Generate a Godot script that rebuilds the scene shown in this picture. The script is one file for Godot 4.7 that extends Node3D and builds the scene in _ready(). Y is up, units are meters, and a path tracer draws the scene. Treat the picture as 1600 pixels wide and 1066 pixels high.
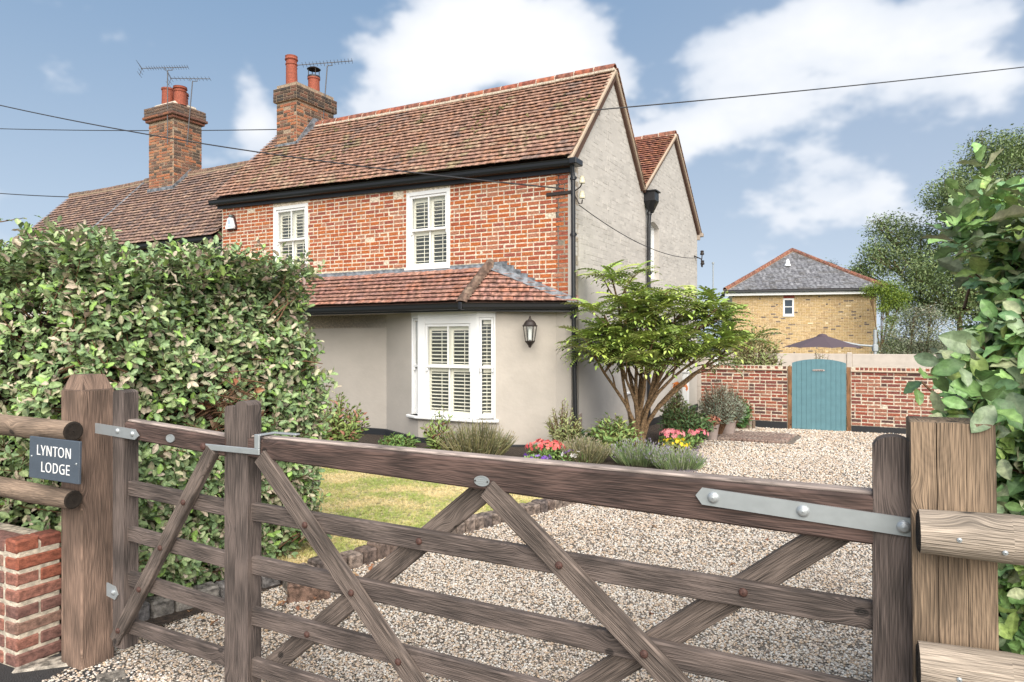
extends Node3D
# A brick and cream cottage behind a five-bar field gate. World: metres, y up, the camera looks along -z.

var rng := RandomNumberGenerator.new()
var M := {}
var used_names := {}
var eye := Vector3(0, 1.55, 0)
const FOCAL := 1067.0

# ------------------------------------------------------------------ mesh building
class MB:
	var st := SurfaceTool.new()
	var off := Vector2.ZERO
	var col := Color.WHITE
	func _init() -> void:
		st.begin(Mesh.PRIMITIVE_TRIANGLES)
	func vert(p: Vector3, n: Vector3, uv: Vector2) -> void:
		st.set_color(col)
		st.set_normal(n)
		st.set_uv(uv + off)
		st.add_vertex(p)
	func tri(a: Vector3, b: Vector3, c: Vector3, na: Vector3, nb: Vector3, nc: Vector3, ua := Vector2.ZERO, ub := Vector2.ZERO, uc := Vector2.ZERO) -> void:
		if (b - a).cross(c - a).dot(na + nb + nc) > 0.0:
			vert(a, na, ua); vert(c, nc, uc); vert(b, nb, ub)
		else:
			vert(a, na, ua); vert(b, nb, ub); vert(c, nc, uc)
	# a triangle with a colour at each corner
	func tric(p: Array, n: Array, c: Array) -> void:
		var order := [0, 1, 2]
		if (p[1] - p[0]).cross(p[2] - p[0]).dot(n[0] + n[1] + n[2]) > 0.0:
			order = [0, 2, 1]
		for k in order:
			col = c[k]
			vert(p[k], n[k], Vector2.ZERO)
	func quad(a: Vector3, b: Vector3, c: Vector3, d: Vector3, n: Vector3, ua := Vector2.ZERO, ub := Vector2.ZERO, uc := Vector2.ZERO, ud := Vector2.ZERO) -> void:
		tri(a, b, c, n, n, n, ua, ub, uc)
		tri(a, c, d, n, n, n, ua, uc, ud)
	func flat(a: Vector3, b: Vector3, c: Vector3, out: Vector3) -> void:
		var n := (b - a).cross(c - a).normalized()
		if n.dot(out) < 0.0:
			n = -n
		tri(a, b, c, n, n, n, Vector2(a.x, a.y), Vector2(b.x, b.y), Vector2(c.x, c.y))
	func uvof(p: Vector3, axis: int, g: int) -> Vector2:
		var a := (g + 1) % 3
		var b := (g + 2) % 3
		if axis == g:
			return Vector2(p[a], p[b])
		return Vector2(p[g], p[a] + p[b])
	# a box with chamfered edges; g is the axis along which wood grain (u) runs
	func box(xf: Transform3D, s: Vector3, bev := 0.0, g := 0) -> void:
		var h := s * 0.5
		var B := xf.basis
		bev = minf(bev, 0.45 * minf(s.x, minf(s.y, s.z)))
		for ax in 3:
			var a := (ax + 1) % 3
			var b := (ax + 2) % 3
			for sg in [-1.0, 1.0]:
				var n := Vector3.ZERO
				n[ax] = sg
				var q: Array[Vector3] = []
				for k in [[-1, -1], [1, -1], [1, 1], [-1, 1]]:
					var p := Vector3.ZERO
					p[ax] = sg * h[ax]
					p[a] = k[0] * (h[a] - bev)
					p[b] = k[1] * (h[b] - bev)
					q.append(p)
				quad(xf * q[0], xf * q[1], xf * q[2], xf * q[3], (B * n).normalized(), uvof(q[0], ax, g), uvof(q[1], ax, g), uvof(q[2], ax, g), uvof(q[3], ax, g))
		if bev <= 0.0:
			return
		for ax in 3:
			var a := (ax + 1) % 3
			var b := (ax + 2) % 3
			for sa in [-1.0, 1.0]:
				for sb in [-1.0, 1.0]:
					var n := Vector3.ZERO
					n[a] = sa
					n[b] = sb
					var q: Array[Vector3] = []
					for k in [[-1, 0], [1, 0], [1, 1], [-1, 1]]:
						var p := Vector3.ZERO
						p[ax] = k[0] * (h[ax] - bev)
						p[a] = sa * (h[a] - (0.0 if k[1] == 0 else bev))
						p[b] = sb * (h[b] - (bev if k[1] == 0 else 0.0))
						q.append(p)
					quad(xf * q[0], xf * q[1], xf * q[2], xf * q[3], (B * n).normalized(), uvof(q[0], a, g), uvof(q[1], a, g), uvof(q[2], b, g), uvof(q[3], b, g))
		for sx in [-1.0, 1.0]:
			for sy in [-1.0, 1.0]:
				for sz in [-1.0, 1.0]:
					var sv := Vector3(sx, sy, sz)
					var i := h - Vector3.ONE * bev
					var p0 := sv * Vector3(h.x, i.y, i.z)
					var p1 := sv * Vector3(i.x, h.y, i.z)
					var p2 := sv * Vector3(i.x, i.y, h.z)
					var n := (B * sv).normalized()
					tri(xf * p0, xf * p1, xf * p2, n, n, n, uvof(p0, 0, g), uvof(p1, 0, g), uvof(p2, 0, g))
	func b(c: Vector3, s: Vector3, bev := 0.0, g := 0) -> void:
		box(Transform3D(Basis.IDENTITY, c), s, bev, g)
	# a box between two x, y, z corners
	func bb(a: Vector3, c: Vector3, bev := 0.0, g := 0) -> void:
		box(Transform3D(Basis.IDENTITY, (a + c) * 0.5), (c - a).abs(), bev, g)
	func tube(pts: Array, rad: Array, sides := 8, caps := true) -> void:
		var rings := []
		var nrm := []
		var us := []
		var up := Vector3.UP
		var u := 0.0
		var pu := Vector3.ZERO
		for i in pts.size():
			var d: Vector3 = (pts[mini(i + 1, pts.size() - 1)] - pts[maxi(i - 1, 0)]).normalized()
			if i == 0:
				up = Vector3.UP if absf(d.y) < 0.9 else Vector3.RIGHT
				pu = (up - d * up.dot(d)).normalized()
			else:
				pu = (pu - d * pu.dot(d)).normalized()
				u += (pts[i] - pts[i - 1]).length()
			var pv := d.cross(pu)
			var r := []
			var nn := []
			for k in sides + 1:
				var a := TAU * k / sides
				var n := pu * cos(a) + pv * sin(a)
				nn.append(n)
				r.append(pts[i] + n * rad[i])
			rings.append(r)
			nrm.append(nn)
			us.append(u)
		for i in pts.size() - 1:
			for k in sides:
				var v0: float = TAU * k / sides * rad[i]
				var v1: float = TAU * (k + 1) / sides * rad[i]
				tri(rings[i][k], rings[i + 1][k], rings[i + 1][k + 1], nrm[i][k], nrm[i + 1][k], nrm[i + 1][k + 1], Vector2(us[i], v0), Vector2(us[i + 1], v0), Vector2(us[i + 1], v1))
				tri(rings[i][k], rings[i + 1][k + 1], rings[i][k + 1], nrm[i][k], nrm[i + 1][k + 1], nrm[i][k + 1], Vector2(us[i], v0), Vector2(us[i + 1], v1), Vector2(us[i], v1))
		if caps:
			for e in [0, pts.size() - 1]:
				var d: Vector3 = (pts[e] - pts[1 if e == 0 else e - 1]).normalized()
				for k in sides:
					var a: Vector3 = rings[e][k] - pts[e]
					var c: Vector3 = rings[e][k + 1] - pts[e]
					tri(pts[e], rings[e][k], rings[e][k + 1], d, d, d, Vector2.ZERO, Vector2(a.dot(nrm[e][0]), a.length()), Vector2(c.dot(nrm[e][0]), c.length()))
	# profile: [radius, height] pairs turned about y
	func lathe(xf: Transform3D, prof: Array, segs := 16) -> void:
		for i in prof.size() - 1:
			var r0: float = prof[i][0]
			var y0: float = prof[i][1]
			var r1: float = prof[i + 1][0]
			var y1: float = prof[i + 1][1]
			var sl := Vector2(y1 - y0, r0 - r1).normalized()
			for k in segs:
				var a := TAU * k / segs
				var c := TAU * (k + 1) / segs
				var da := Vector3(cos(a), 0, sin(a))
				var dc := Vector3(cos(c), 0, sin(c))
				var na := (xf.basis * (da * sl.x + Vector3.UP * sl.y)).normalized()
				var nc := (xf.basis * (dc * sl.x + Vector3.UP * sl.y)).normalized()
				var p0: Vector3 = xf * (da * r0 + Vector3.UP * y0)
				var p1 := xf * (dc * r0 + Vector3.UP * y0)
				var p2 := xf * (dc * r1 + Vector3.UP * y1)
				var p3 := xf * (da * r1 + Vector3.UP * y1)
				tri(p0, p1, p2, na, nc, nc, Vector2(y0, a), Vector2(y0, c), Vector2(y1, c))
				tri(p0, p2, p3, na, nc, na, Vector2(y0, a), Vector2(y1, c), Vector2(y1, a))
	# a polygon in x, y pushed out along z from z0 to z1
	func prism(xf: Transform3D, poly: PackedVector2Array, z0: float, z1: float) -> void:
		var ix := Geometry2D.triangulate_polygon(poly)
		for i in range(0, ix.size(), 3):
			var a := poly[ix[i]]
			var c := poly[ix[i + 1]]
			var d := poly[ix[i + 2]]
			for z in [z0, z1]:
				var n: Vector3 = (xf.basis * Vector3(0, 0, 1 if z == maxf(z0, z1) else -1)).normalized()
				tri(xf * Vector3(a.x, a.y, z), xf * Vector3(c.x, c.y, z), xf * Vector3(d.x, d.y, z), n, n, n, a, c, d)
		var cw := Geometry2D.is_polygon_clockwise(poly)
		for i in poly.size():
			var a := poly[i]
			var c := poly[(i + 1) % poly.size()]
			var e := (c - a).normalized()
			var n2 := Vector3(-e.y, e.x, 0) if cw else Vector3(e.y, -e.x, 0)
			var n := (xf.basis * n2).normalized()
			var l := a.distance_to(c)
			quad(xf * Vector3(a.x, a.y, z0), xf * Vector3(c.x, c.y, z0), xf * Vector3(c.x, c.y, z1), xf * Vector3(a.x, a.y, z1), n, Vector2(0, z0), Vector2(l, z0), Vector2(l, z1), Vector2(0, z1))
	func done() -> ArrayMesh:
		return st.commit()

func V(x: float, y: float, z: float) -> Vector3:
	return Vector3(x, y, z)

func rf(a: float, b: float) -> float:
	return rng.randf_range(a, b)

func T(p: Vector3, yaw := 0.0) -> Transform3D:
	return Transform3D(Basis(Vector3.UP, yaw), p)

# a basis whose x axis is d and whose y axis is as near n as it can be
func frame(d: Vector3, n: Vector3) -> Basis:
	var x := d.normalized()
	var y := n - x * n.dot(x)
	if y.length() < 1e-4:
		y = Vector3(0.3, 0.5, 0.8) - x * x.dot(Vector3(0.3, 0.5, 0.8))
	y = y.normalized()
	return Basis(x, y, x.cross(y))

# ------------------------------------------------------------------ nodes
func numbered(nm: String) -> String:
	var k: int = used_names.get(nm, -1) + 1
	used_names[nm] = k
	return nm if k == 0 else "%s_%03d" % [nm, k]

func child_name(parent: Node, nm: String) -> String:
	var counts: Dictionary = parent.get_meta("_n") if parent.has_meta("_n") else {}
	var k: int = counts.get(nm, -1) + 1
	counts[nm] = k
	parent.set_meta("_n", counts)
	return nm if k == 0 else "%s_%03d" % [nm, k]

func thing(nm: String, label: String, category: String, xf := Transform3D.IDENTITY, group := "") -> Node3D:
	var o := Node3D.new()
	o.name = numbered(nm)
	add_child(o)
	o.transform = xf
	tag(o, label, category, group)
	return o

func tag(o: Node, label: String, category: String, group := "") -> void:
	o.set_meta("label", label)
	o.set_meta("category", category)
	if group:
		o.set_meta("group", group)

func part(nm: String, mesh: Variant, mat: Material, parent: Node3D, xf := Transform3D.IDENTITY, kind := "") -> MeshInstance3D:
	var o := MeshInstance3D.new()
	o.mesh = mesh.done() if mesh is MB else mesh
	o.material_override = mat
	o.transform = xf
	o.name = numbered(nm) if parent == self else child_name(parent, nm)
	parent.add_child(o)
	if kind:
		o.set_meta("kind", kind)
	return o

func lone(nm: String, mesh: Variant, mat: Material, label: String, category: String, xf := Transform3D.IDENTITY, group := "") -> MeshInstance3D:
	var o := part(nm, mesh, mat, self, xf)
	tag(o, label, category, group)
	return o

func ground_piece(nm: String, mesh: Variant, mat: Material) -> MeshInstance3D:
	return part(nm, mesh, mat, self, Transform3D.IDENTITY, "structure")

func world_of(n: Node) -> Transform3D:
	var t := Transform3D.IDENTITY
	while n is Node3D and n != self:
		t = n.transform * t
		n = n.get_parent()
	return t

var mesh_cache := {}
func tinted(shape: Callable, key: String, c: Color) -> Mesh:
	var k := key + c.to_html()
	if not mesh_cache.has(k):
		mesh_cache[k] = shape.call(c)
	return mesh_cache[k]

# Many alike pieces: the ones that show largest become parts of their own, the rest one joined part.
func pieces(parent: Node3D, nm: String, rest_name: String, shape: Callable, key: String, xfs: Array, pal: Array, ci: PackedInt32Array, mat: Material, cap := 300) -> void:
	if xfs.is_empty():
		return
	var w := world_of(parent)
	var order := []
	for i in xfs.size():
		var p: Vector3 = w * xfs[i].origin
		var d := -p.z
		var s := 0.0
		if d > 0.3:
			var px := 800.0 + FOCAL * p.x / d
			var py := 533.0 - FOCAL * (p.y - eye.y) / d
			if px > -30.0 and px < 1630.0 and py > -30.0 and py < 1096.0:
				s = xfs[i].basis.x.length() / d
		order.append([s, i])
	order.sort_custom(func(a, b): return a[0] > b[0] or (a[0] == b[0] and a[1] < b[1]))
	var n := 0
	while n < mini(cap, order.size()) and order[n][0] > 0.0:
		var i: int = order[n][1]
		part(nm, tinted(shape, key, pal[ci[i]]), mat, parent, xfs[i])
		n += 1
	if order.size() - n > 0:
		var mm := MultiMesh.new()
		mm.transform_format = MultiMesh.TRANSFORM_3D
		mm.use_colors = true
		mm.mesh = tinted(shape, key, Color.WHITE)
		mm.instance_count = order.size() - n
		for k in range(n, order.size()):
			var i: int = order[k][1]
			mm.set_instance_transform(k - n, xfs[i])
			var c: Color = pal[ci[i]]
			var j := rf(0.88, 1.1)
			mm.set_instance_color(k - n, Color(c.r * j, c.g * j, c.b * j))
		var o := MultiMeshInstance3D.new()
		o.multimesh = mm
		o.material_override = mat
		o.name = child_name(parent, rest_name)
		parent.add_child(o)
		o.set_meta("kind", "stuff")

func picks(n: int, k: int) -> PackedInt32Array:
	var a := PackedInt32Array()
	for i in n:
		a.append(rng.randi() % k)
	return a

# ------------------------------------------------------------------ textures and materials
func noise_img(seed_: int, freq: float, oct: int, lo: float, hi: float, size := 512, type := FastNoiseLite.TYPE_SIMPLEX_SMOOTH, gain := 0.55) -> Image:
	var f := FastNoiseLite.new()
	f.seed = seed_
	f.noise_type = type
	f.frequency = freq
	f.fractal_type = FastNoiseLite.FRACTAL_FBM if oct > 1 else FastNoiseLite.FRACTAL_NONE
	f.fractal_octaves = oct
	f.fractal_gain = gain
	if type == FastNoiseLite.TYPE_CELLULAR:
		f.cellular_return_type = FastNoiseLite.RETURN_DISTANCE2_SUB
	var im := f.get_seamless_image(size, size)
	im.convert(Image.FORMAT_L8)
	var d := im.get_data()
	var lut := PackedByteArray()
	for i in 256:
		lut.append(int(clampf(lerpf(lo, hi, i / 255.0), 0, 1) * 255))
	for i in d.size():
		d[i] = lut[d[i]]
	return Image.create_from_data(size, size, false, Image.FORMAT_L8, d)

func tex(im: Image) -> ImageTexture:
	return ImageTexture.create_from_image(im)

# wood: growth rings cut lengthwise, fine fibre, a few knots. u runs along 2.4 m, v across 0.3 m. Gives the colour and the relief.
func wood_imgs(seed_: int, knots: int, contrast: float) -> Array:
	var W := 900
	var H := 320
	var a := FastNoiseLite.new()
	a.seed = seed_
	a.frequency = 1.0
	a.fractal_type = FastNoiseLite.FRACTAL_NONE
	var r := RandomNumberGenerator.new()
	r.seed = seed_
	var ks := []
	for i in knots:
		ks.append(Vector3(r.randf() * 2.4, r.randf_range(0.03, 0.27), r.randf_range(0.007, 0.013)))
	var by := PackedByteArray()
	var bu := PackedByteArray()
	by.resize(W * H)
	bu.resize(W * H)
	for x in W:
		var u := 2.4 * x / W
		var cx := cos(TAU * x / W)
		var sx := sin(TAU * x / W)
		var dip0 := a.get_noise_3d(cx * 0.9, sx * 0.9, 1.0) * 0.045
		var mid := 0.15 + a.get_noise_3d(cx * 0.7 + 9.0, sx * 0.7, 3.0) * 0.05
		for y in H:
			var v := 0.3 * y / H
			var vv := v
			var dark := 0.0
			for k in ks:
				var du: float = u - k.x
				var dv: float = v - k.y
				if absf(du) < 0.2 and absf(dv) < 0.1:
					var g := exp(-(du * du) / 0.0018 - dv * dv / 0.0012)
					vv += dv * g * 1.3 * (k.z / 0.01)
					var kr: float = sqrt(du * du * 0.5 + dv * dv) / k.z
					if kr < 1.25:
						dark = maxf(dark, clampf((1.25 - kr) * 2.5, 0, 1) * (0.75 + 0.25 * sin(kr * 14.0)))
			var ring := sqrt((0.04 + dip0) * (0.04 + dip0) + (vv - mid) * (vv - mid)) * 240.0
			var s := 0.5 + 0.5 * sin(ring * PI)
			s *= s
			var fib := a.get_noise_3d(cx * 1.6, sx * 1.6, vv * 210.0)
			var fib2 := a.get_noise_3d(cx * 4.0 + 5.0, sx * 4.0, vv * 420.0)
			var big := a.get_noise_3d(cx * 1.5, sx * 1.5 + 4.0, v * 9.0 + 7.0)
			var val := 0.80 + contrast * (-0.05 * (s - 0.35) + 0.13 * fib + 0.26 * fib2 + 0.22 * big) - 0.5 * dark
			var rel := 0.5 - 0.04 * (s - 0.4) + 0.14 * fib + 0.36 * fib2 - 0.3 * dark
			by[y * W + x] = int(clampf(val, 0.03, 1.0) * 255)
			bu[y * W + x] = int(clampf(rel, 0.0, 1.0) * 255)
	return [tex(Image.create_from_data(W, H, false, Image.FORMAT_L8, by)), tex(Image.create_from_data(W, H, false, Image.FORMAT_L8, bu))]

func mat(c: Color, rough := 0.85, albedo: Texture2D = null, scale := 1.0, bump: Texture2D = null, depth := 0.0) -> StandardMaterial3D:
	var m := StandardMaterial3D.new()
	m.albedo_color = c.linear_to_srgb()
	m.roughness = rough
	if albedo or bump:
		m.uv1_triplanar = true
		m.uv1_world_triplanar = true
		m.uv1_scale = Vector3.ONE * scale
		m.albedo_texture = albedo
		if bump:
			m.heightmap_enabled = true
			m.heightmap_texture = bump
			m.heightmap_scale = depth
	return m

func vmat(rough := 0.85, albedo: Texture2D = null, scale := 1.0, bump: Texture2D = null, depth := 0.0) -> StandardMaterial3D:
	var m := mat(Color.WHITE, rough, albedo, scale, bump, depth)
	m.vertex_color_use_as_albedo = true
	return m

func wood(c: Color, t: Texture2D, bump: Texture2D, depth := 0.25, rough := 0.85) -> StandardMaterial3D:
	var m := StandardMaterial3D.new()
	m.albedo_color = c.linear_to_srgb()
	m.roughness = rough
	m.albedo_texture = t
	m.uv1_scale = Vector3(1.0 / 2.4, 1.0 / 0.3, 1)
	m.heightmap_enabled = true
	m.heightmap_texture = bump
	m.heightmap_scale = depth
	return m

func leaf_mat(rough := 0.45, back := 0.25) -> StandardMaterial3D:
	var m := vmat(rough)
	m.backlight_enabled = true
	m.backlight = Color(back, back, back * 0.7)
	m.cull_mode = BaseMaterial3D.CULL_DISABLED
	return m

func blemished(m: StandardMaterial3D, t: Texture2D, scale: float) -> StandardMaterial3D:
	m.uv1_triplanar = true
	m.uv1_world_triplanar = true
	m.uv1_scale = Vector3.ONE * scale
	m.albedo_texture = t
	return m

func make_materials() -> void:
	var mottle := tex(noise_img(11, 0.02, 5, 0.55, 1.15))
	var blotch := tex(noise_img(12, 0.012, 4, 0.35, 1.3))
	var speck := tex(noise_img(13, 0.09, 4, 0.0, 1.0))
	var fine := tex(noise_img(14, 0.05, 5, 0.0, 1.0))
	var soft := tex(noise_img(15, 0.006, 5, 0.93, 1.02))
	M.brick = vmat(0.92, mottle, 3.0, speck, 0.5)
	M.mortar = mat(Color(0.86, 0.73, 0.58), 0.95, mottle, 2.0, speck, 0.4)
	M.pale_mortar = mat(Color(0.78, 0.68, 0.55), 0.95, mottle, 2.0, speck, 0.5)
	M.dark_mortar = mat(Color(0.46, 0.35, 0.25), 0.95, mottle, 2.0, speck, 0.4)
	M.tile = vmat(0.9, blotch, 1.6, speck, 0.5)
	M.roof_slab = mat(Color(0.10, 0.055, 0.04), 0.95)
	M.render = mat(Color(0.475, 0.435, 0.39), 0.92, soft, 0.35, fine, 0.25)
	M.paint_brick = vmat(0.8, soft, 0.4, fine, 0.3)
	M.paint_wall = mat(Color(0.545, 0.51, 0.475), 0.85, soft, 0.4, fine, 0.3)
	M.white = mat(Color(0.78, 0.79, 0.80), 0.45)
	M.shutter = mat(Color(0.82, 0.80, 0.69), 0.5)
	M.black = mat(Color(0.012, 0.013, 0.016), 0.35)
	M.plinth = mat(Color(0.018, 0.02, 0.024), 0.6, soft, 1.0, fine, 0.2)
	M.lead = mat(Color(0.24, 0.265, 0.30), 0.6, blotch, 1.2, fine, 0.3)
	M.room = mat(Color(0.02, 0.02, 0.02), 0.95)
	M.galv = mat(Color(0.47, 0.50, 0.52), 0.42, soft, 5.0)
	M.galv.metallic = 0.55
	M.rust = mat(Color(0.10, 0.045, 0.035), 0.7, mottle, 9.0)
	M.iron = mat(Color(0.03, 0.022, 0.02), 0.55)
	M.aluminium = mat(Color(0.10, 0.10, 0.11), 0.5)
	M.wire = mat(Color(0.03, 0.03, 0.035), 0.7)
	M.glass = StandardMaterial3D.new()
	M.glass.transparency = BaseMaterial3D.TRANSPARENCY_ALPHA
	M.glass.albedo_color = Color(0.9, 0.95, 0.93, 0.06)
	M.glass.roughness = 0.02
	var w1 := wood_imgs(3, 5, 1.0)
	var wt: Texture2D = w1[0]
	var wb: Texture2D = w1[1]
	var w2 := wood_imgs(8, 7, 0.8)
	var lt: Texture2D = w2[0]
	var lb: Texture2D = w2[1]
	M.gate_wood = wood(Color(0.160, 0.124, 0.110), wt, wb, 0.32)
	M.rail_wood = wood(Color(0.125, 0.078, 0.066), wt, wb, 0.25)
	M.brace_wood = wood(Color(0.195, 0.152, 0.130), wt, wb, 0.35)
	M.post_wood = wood(Color(0.30, 0.20, 0.15), lt, lb, 0.45)
	M.tan_wood = wood(Color(0.345, 0.245, 0.165), lt, lb, 0.4)
	M.cap_wood = wood(Color(0.44, 0.36, 0.325), wt, wb, 0.2)
	M.log_wood = wood(Color(0.52, 0.43, 0.35), lt, lb, 0.4)
	M.dark_log = wood(Color(0.34, 0.245, 0.18), lt, lb, 0.4)
	M.brown_wood = wood(Color(0.32, 0.16, 0.075), lt, lb, 0.2)
	M.end_grain = mat(Color(0.17, 0.12, 0.085), 0.95, speck, 18.0, speck, 1.0)
	M.slate = mat(Color(0.075, 0.095, 0.125), 0.5, soft, 4.0, fine, 0.08)
	M.letter = mat(Color(0.80, 0.80, 0.80), 0.6)
	M.gravel_base = mat(Color(0.70, 0.60, 0.50), 0.95, tex(noise_img(21, 0.07, 3, 0.2, 1.5, 512, FastNoiseLite.TYPE_CELLULAR)), 2.2, speck, 1.0)
	M.pebble = vmat(0.8, mottle, 9.0)
	M.soil = mat(Color(0.09, 0.062, 0.045), 0.95, mottle, 2.0, speck, 2.0)
	M.stone = vmat(0.9, blotch, 3.0, speck, 0.9)
	M.asphalt = mat(Color(0.055, 0.053, 0.055), 0.9, tex(noise_img(24, 0.12, 3, 0.3, 1.5)), 2.5, speck, 1.2)
	M.lawn = mat(Color(0.62, 0.54, 0.27), 0.95, tex(noise_img(31, 0.02, 5, 0.5, 1.25)), 1.0, speck, 1.0)
	M.blade = leaf_mat(0.6, 0.5)
	var spots := tex(noise_img(51, 0.03, 5, 0.74, 1.1, 256))
	M.leaf = blemished(leaf_mat(0.46, 0.3), spots, 9.0)
	M.big_leaf = blemished(leaf_mat(0.42, 0.45), spots, 11.0)
	M.soft_leaf = leaf_mat(0.6, 0.4)
	M.tree_leaf = leaf_mat(0.6, 0.3)
	M.petal = leaf_mat(0.6, 0.5)
	M.bark = mat(Color(0.30, 0.19, 0.10), 0.9, blotch, 4.0, speck, 0.8)
	M.twig = mat(Color(0.16, 0.085, 0.045), 0.85)
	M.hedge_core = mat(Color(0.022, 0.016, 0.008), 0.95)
	M.terracotta = mat(Color(0.40, 0.105, 0.06), 0.8, mottle, 3.0)
	M.pot = mat(Color(0.34, 0.275, 0.25), 0.75, soft, 4.0)
	M.teal = mat(Color(0.11, 0.235, 0.28), 0.5, soft, 2.0, fine, 0.05)
	M.concrete = mat(Color(0.56, 0.50, 0.45), 0.92, soft, 1.5, speck, 0.5)
	M.canopy = mat(Color(0.085, 0.06, 0.075), 0.85)
	M.canopy.backlight_enabled = true
	M.canopy.backlight = Color(0.3, 0.3, 0.3)
	M.grey_metal = mat(Color(0.33, 0.36, 0.38), 0.4)
	M.moss = vmat(0.95, mottle, 10.0)
	M.far_slate = vmat(0.7, blotch, 0.9)
	M.porcelain = mat(Color(0.62, 0.57, 0.42), 0.3)
	M.alarm = mat(Color(0.74, 0.78, 0.82), 0.35)
	M.ground = mat(Color(0.10, 0.12, 0.05), 0.95, mottle, 0.3)

# ------------------------------------------------------------------ sky
func make_sky() -> ImageTexture:
	var W := 2048
	var H := 1024
	var f := FastNoiseLite.new()
	f.seed = 5
	f.frequency = 2.3
	f.fractal_type = FastNoiseLite.FRACTAL_FBM
	f.fractal_octaves = 7
	f.fractal_gain = 0.6
	var g := FastNoiseLite.new()
	g.seed = 77
	g.frequency = 1.3
	g.fractal_type = FastNoiseLite.FRACTAL_FBM
	g.fractal_octaves = 4
	# cloud banks: direction as x, y on the plane one metre ahead, then their half width and height and weight
	var banks := [[0.215, 0.44, 0.055, 0.12, -0.6], [0.20, 0.36, 0.04, 0.05, -0.3], [-0.165, 0.36, 0.075, 0.08, 0.8], [0.02, 0.44, 0.10, 0.06, 0.8], [0.12, 0.37, 0.07, 0.09, 0.75], [-0.04, 0.49, 0.09, 0.05, 0.6], [-0.09, 0.42, 0.08, 0.06, 0.6],
		[0.42, 0.47, 0.12, 0.05, 0.7], [0.56, 0.40, 0.12, 0.07, 0.7], [0.66, 0.48, 0.10, 0.06, 0.5], [0.72, 0.40, 0.06, 0.05, 0.5], [0.34, 0.34, 0.08, 0.07, 0.55], [0.45, 0.30, 0.1, 0.05, 0.4], [0.22, 0.34, 0.06, 0.05, 0.4],
		[0.52, 0.195, 0.07, 0.025, 0.9], [0.40, 0.175, 0.06, 0.03, 0.6], [0.56, 0.23, 0.03, 0.02, 0.5], [0.25, 0.28, 0.06, 0.03, 0.5],
		[-0.385, 0.39, 0.02, 0.05, 0.62], [-0.375, 0.31, 0.035, 0.025, 0.55], [-0.31, 0.455, 0.02, 0.02, 0.45], [-0.36, 0.33, 0.02, 0.03, 0.35]]
	var im := Image.create(W, H, false, Image.FORMAT_RGBF)
	var top := Color(0.095, 0.195, 0.35)
	var low := Color(0.50, 0.59, 0.685)
	for y in H:
		var el := PI * (0.5 - (y + 0.5) / H)
		var sy := sin(el)
		var cy := cos(el)
		if sy < -0.02:
			for x in W:
				im.set_pixel(x, y, Color(0.16, 0.15, 0.12))
			continue
		for x in W:
			var az := TAU * (x + 0.5) / W
			var d := Vector3(sin(az) * cy, sy, -cos(az) * cy)
			var t := pow(clampf(1.0 - sy, 0, 1), 2.7)
			var grey := smoothstep(-0.1, 0.7, d.x) * 0.5
			var c := top.lerp(low, t)
			c = c.lerp(Color(0.29, 0.35, 0.46).lerp(Color(0.50, 0.56, 0.64), pow(1.0 - sy, 6.0)), grey)
			var q := d / (absf(sy) + 0.35)
			var n := f.get_noise_3d(q.x * 0.9, q.z * 0.9, d.y * 1.5)
			var n2 := g.get_noise_3d(q.x * 0.6, q.z * 0.6, 4.0)
			var want := n2 * 1.1 - 0.05
			if d.z < -0.25:
				var X := d.x / -d.z
				var Y := d.y / -d.z
				var inside := smoothstep(1.15, 0.8, absf(X)) * smoothstep(0.75, 0.55, Y)
				var s := -0.46
				for k in banks:
					var a: float = (X - k[0]) / k[2]
					var b: float = (Y - k[1]) / k[3]
					s += k[4] * exp(-0.5 * (a * a + b * b)) * 1.05
				want = lerpf(want, s, inside)
			var dens := smoothstep(-0.12, 0.36, want + n * 1.15 + f.get_noise_3d(q.x * 3.1, q.z * 3.1, d.y * 5.0) * 0.28)
			var thick := smoothstep(0.15, 0.9, want + n * 0.9)
			var shade := clampf(0.5 + f.get_noise_3d(q.x * 0.9 + 0.10, q.z * 0.9 + 0.1, d.y * 1.5 + 0.12) - n, 0, 1)
			var cc := Color(0.56, 0.60, 0.665).lerp(Color(0.75, 0.755, 0.765), clampf(thick * 0.8 + shade * 0.35, 0, 1))
			c = c.lerp(cc, dens * 0.95)
			im.set_pixel(x, y, Color(c.r, c.g, c.b))
	return ImageTexture.create_from_image(im)

func sky_and_light() -> void:
	var cam := Camera3D.new()
	cam.name = "camera"
	cam.position = eye
	cam.fov = 2.0 * rad_to_deg(atan(533.0 / FOCAL))
	cam.near = 0.05
	cam.far = 3000.0
	add_child(cam)
	cam.current = true
	var e := Environment.new()
	e.background_mode = Environment.BG_SKY
	var sky := Sky.new()
	var pm := PanoramaSkyMaterial.new()
	pm.panorama = make_sky()
	pm.energy_multiplier = 0.32
	sky.sky_material = pm
	e.sky = sky
	e.tonemap_mode = Environment.TONE_MAPPER_LINEAR
	e.tonemap_exposure = 4.5
	e.sdfgi_enabled = true
	e.ssao_enabled = true
	e.ssil_enabled = true
	var we := WorldEnvironment.new()
	we.name = "surroundings"
	we.environment = e
	add_child(we)
	var sun := DirectionalLight3D.new()
	sun.name = "sun"
	sun.light_energy = 0.5
	sun.light_color = Color(1.0, 0.965, 0.91)
	sun.light_angular_distance = 70.0
	sun.shadow_enabled = true
	add_child(sun)
	sun.look_at_from_position(Vector3.ZERO, -Vector3(0.10, 0.63, 0.77), Vector3.UP)

# ------------------------------------------------------------------ ground
func G(z: float) -> float:
	return -0.025 * (clampf(-z, -30.0, 22.0) - 3.0)

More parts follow.
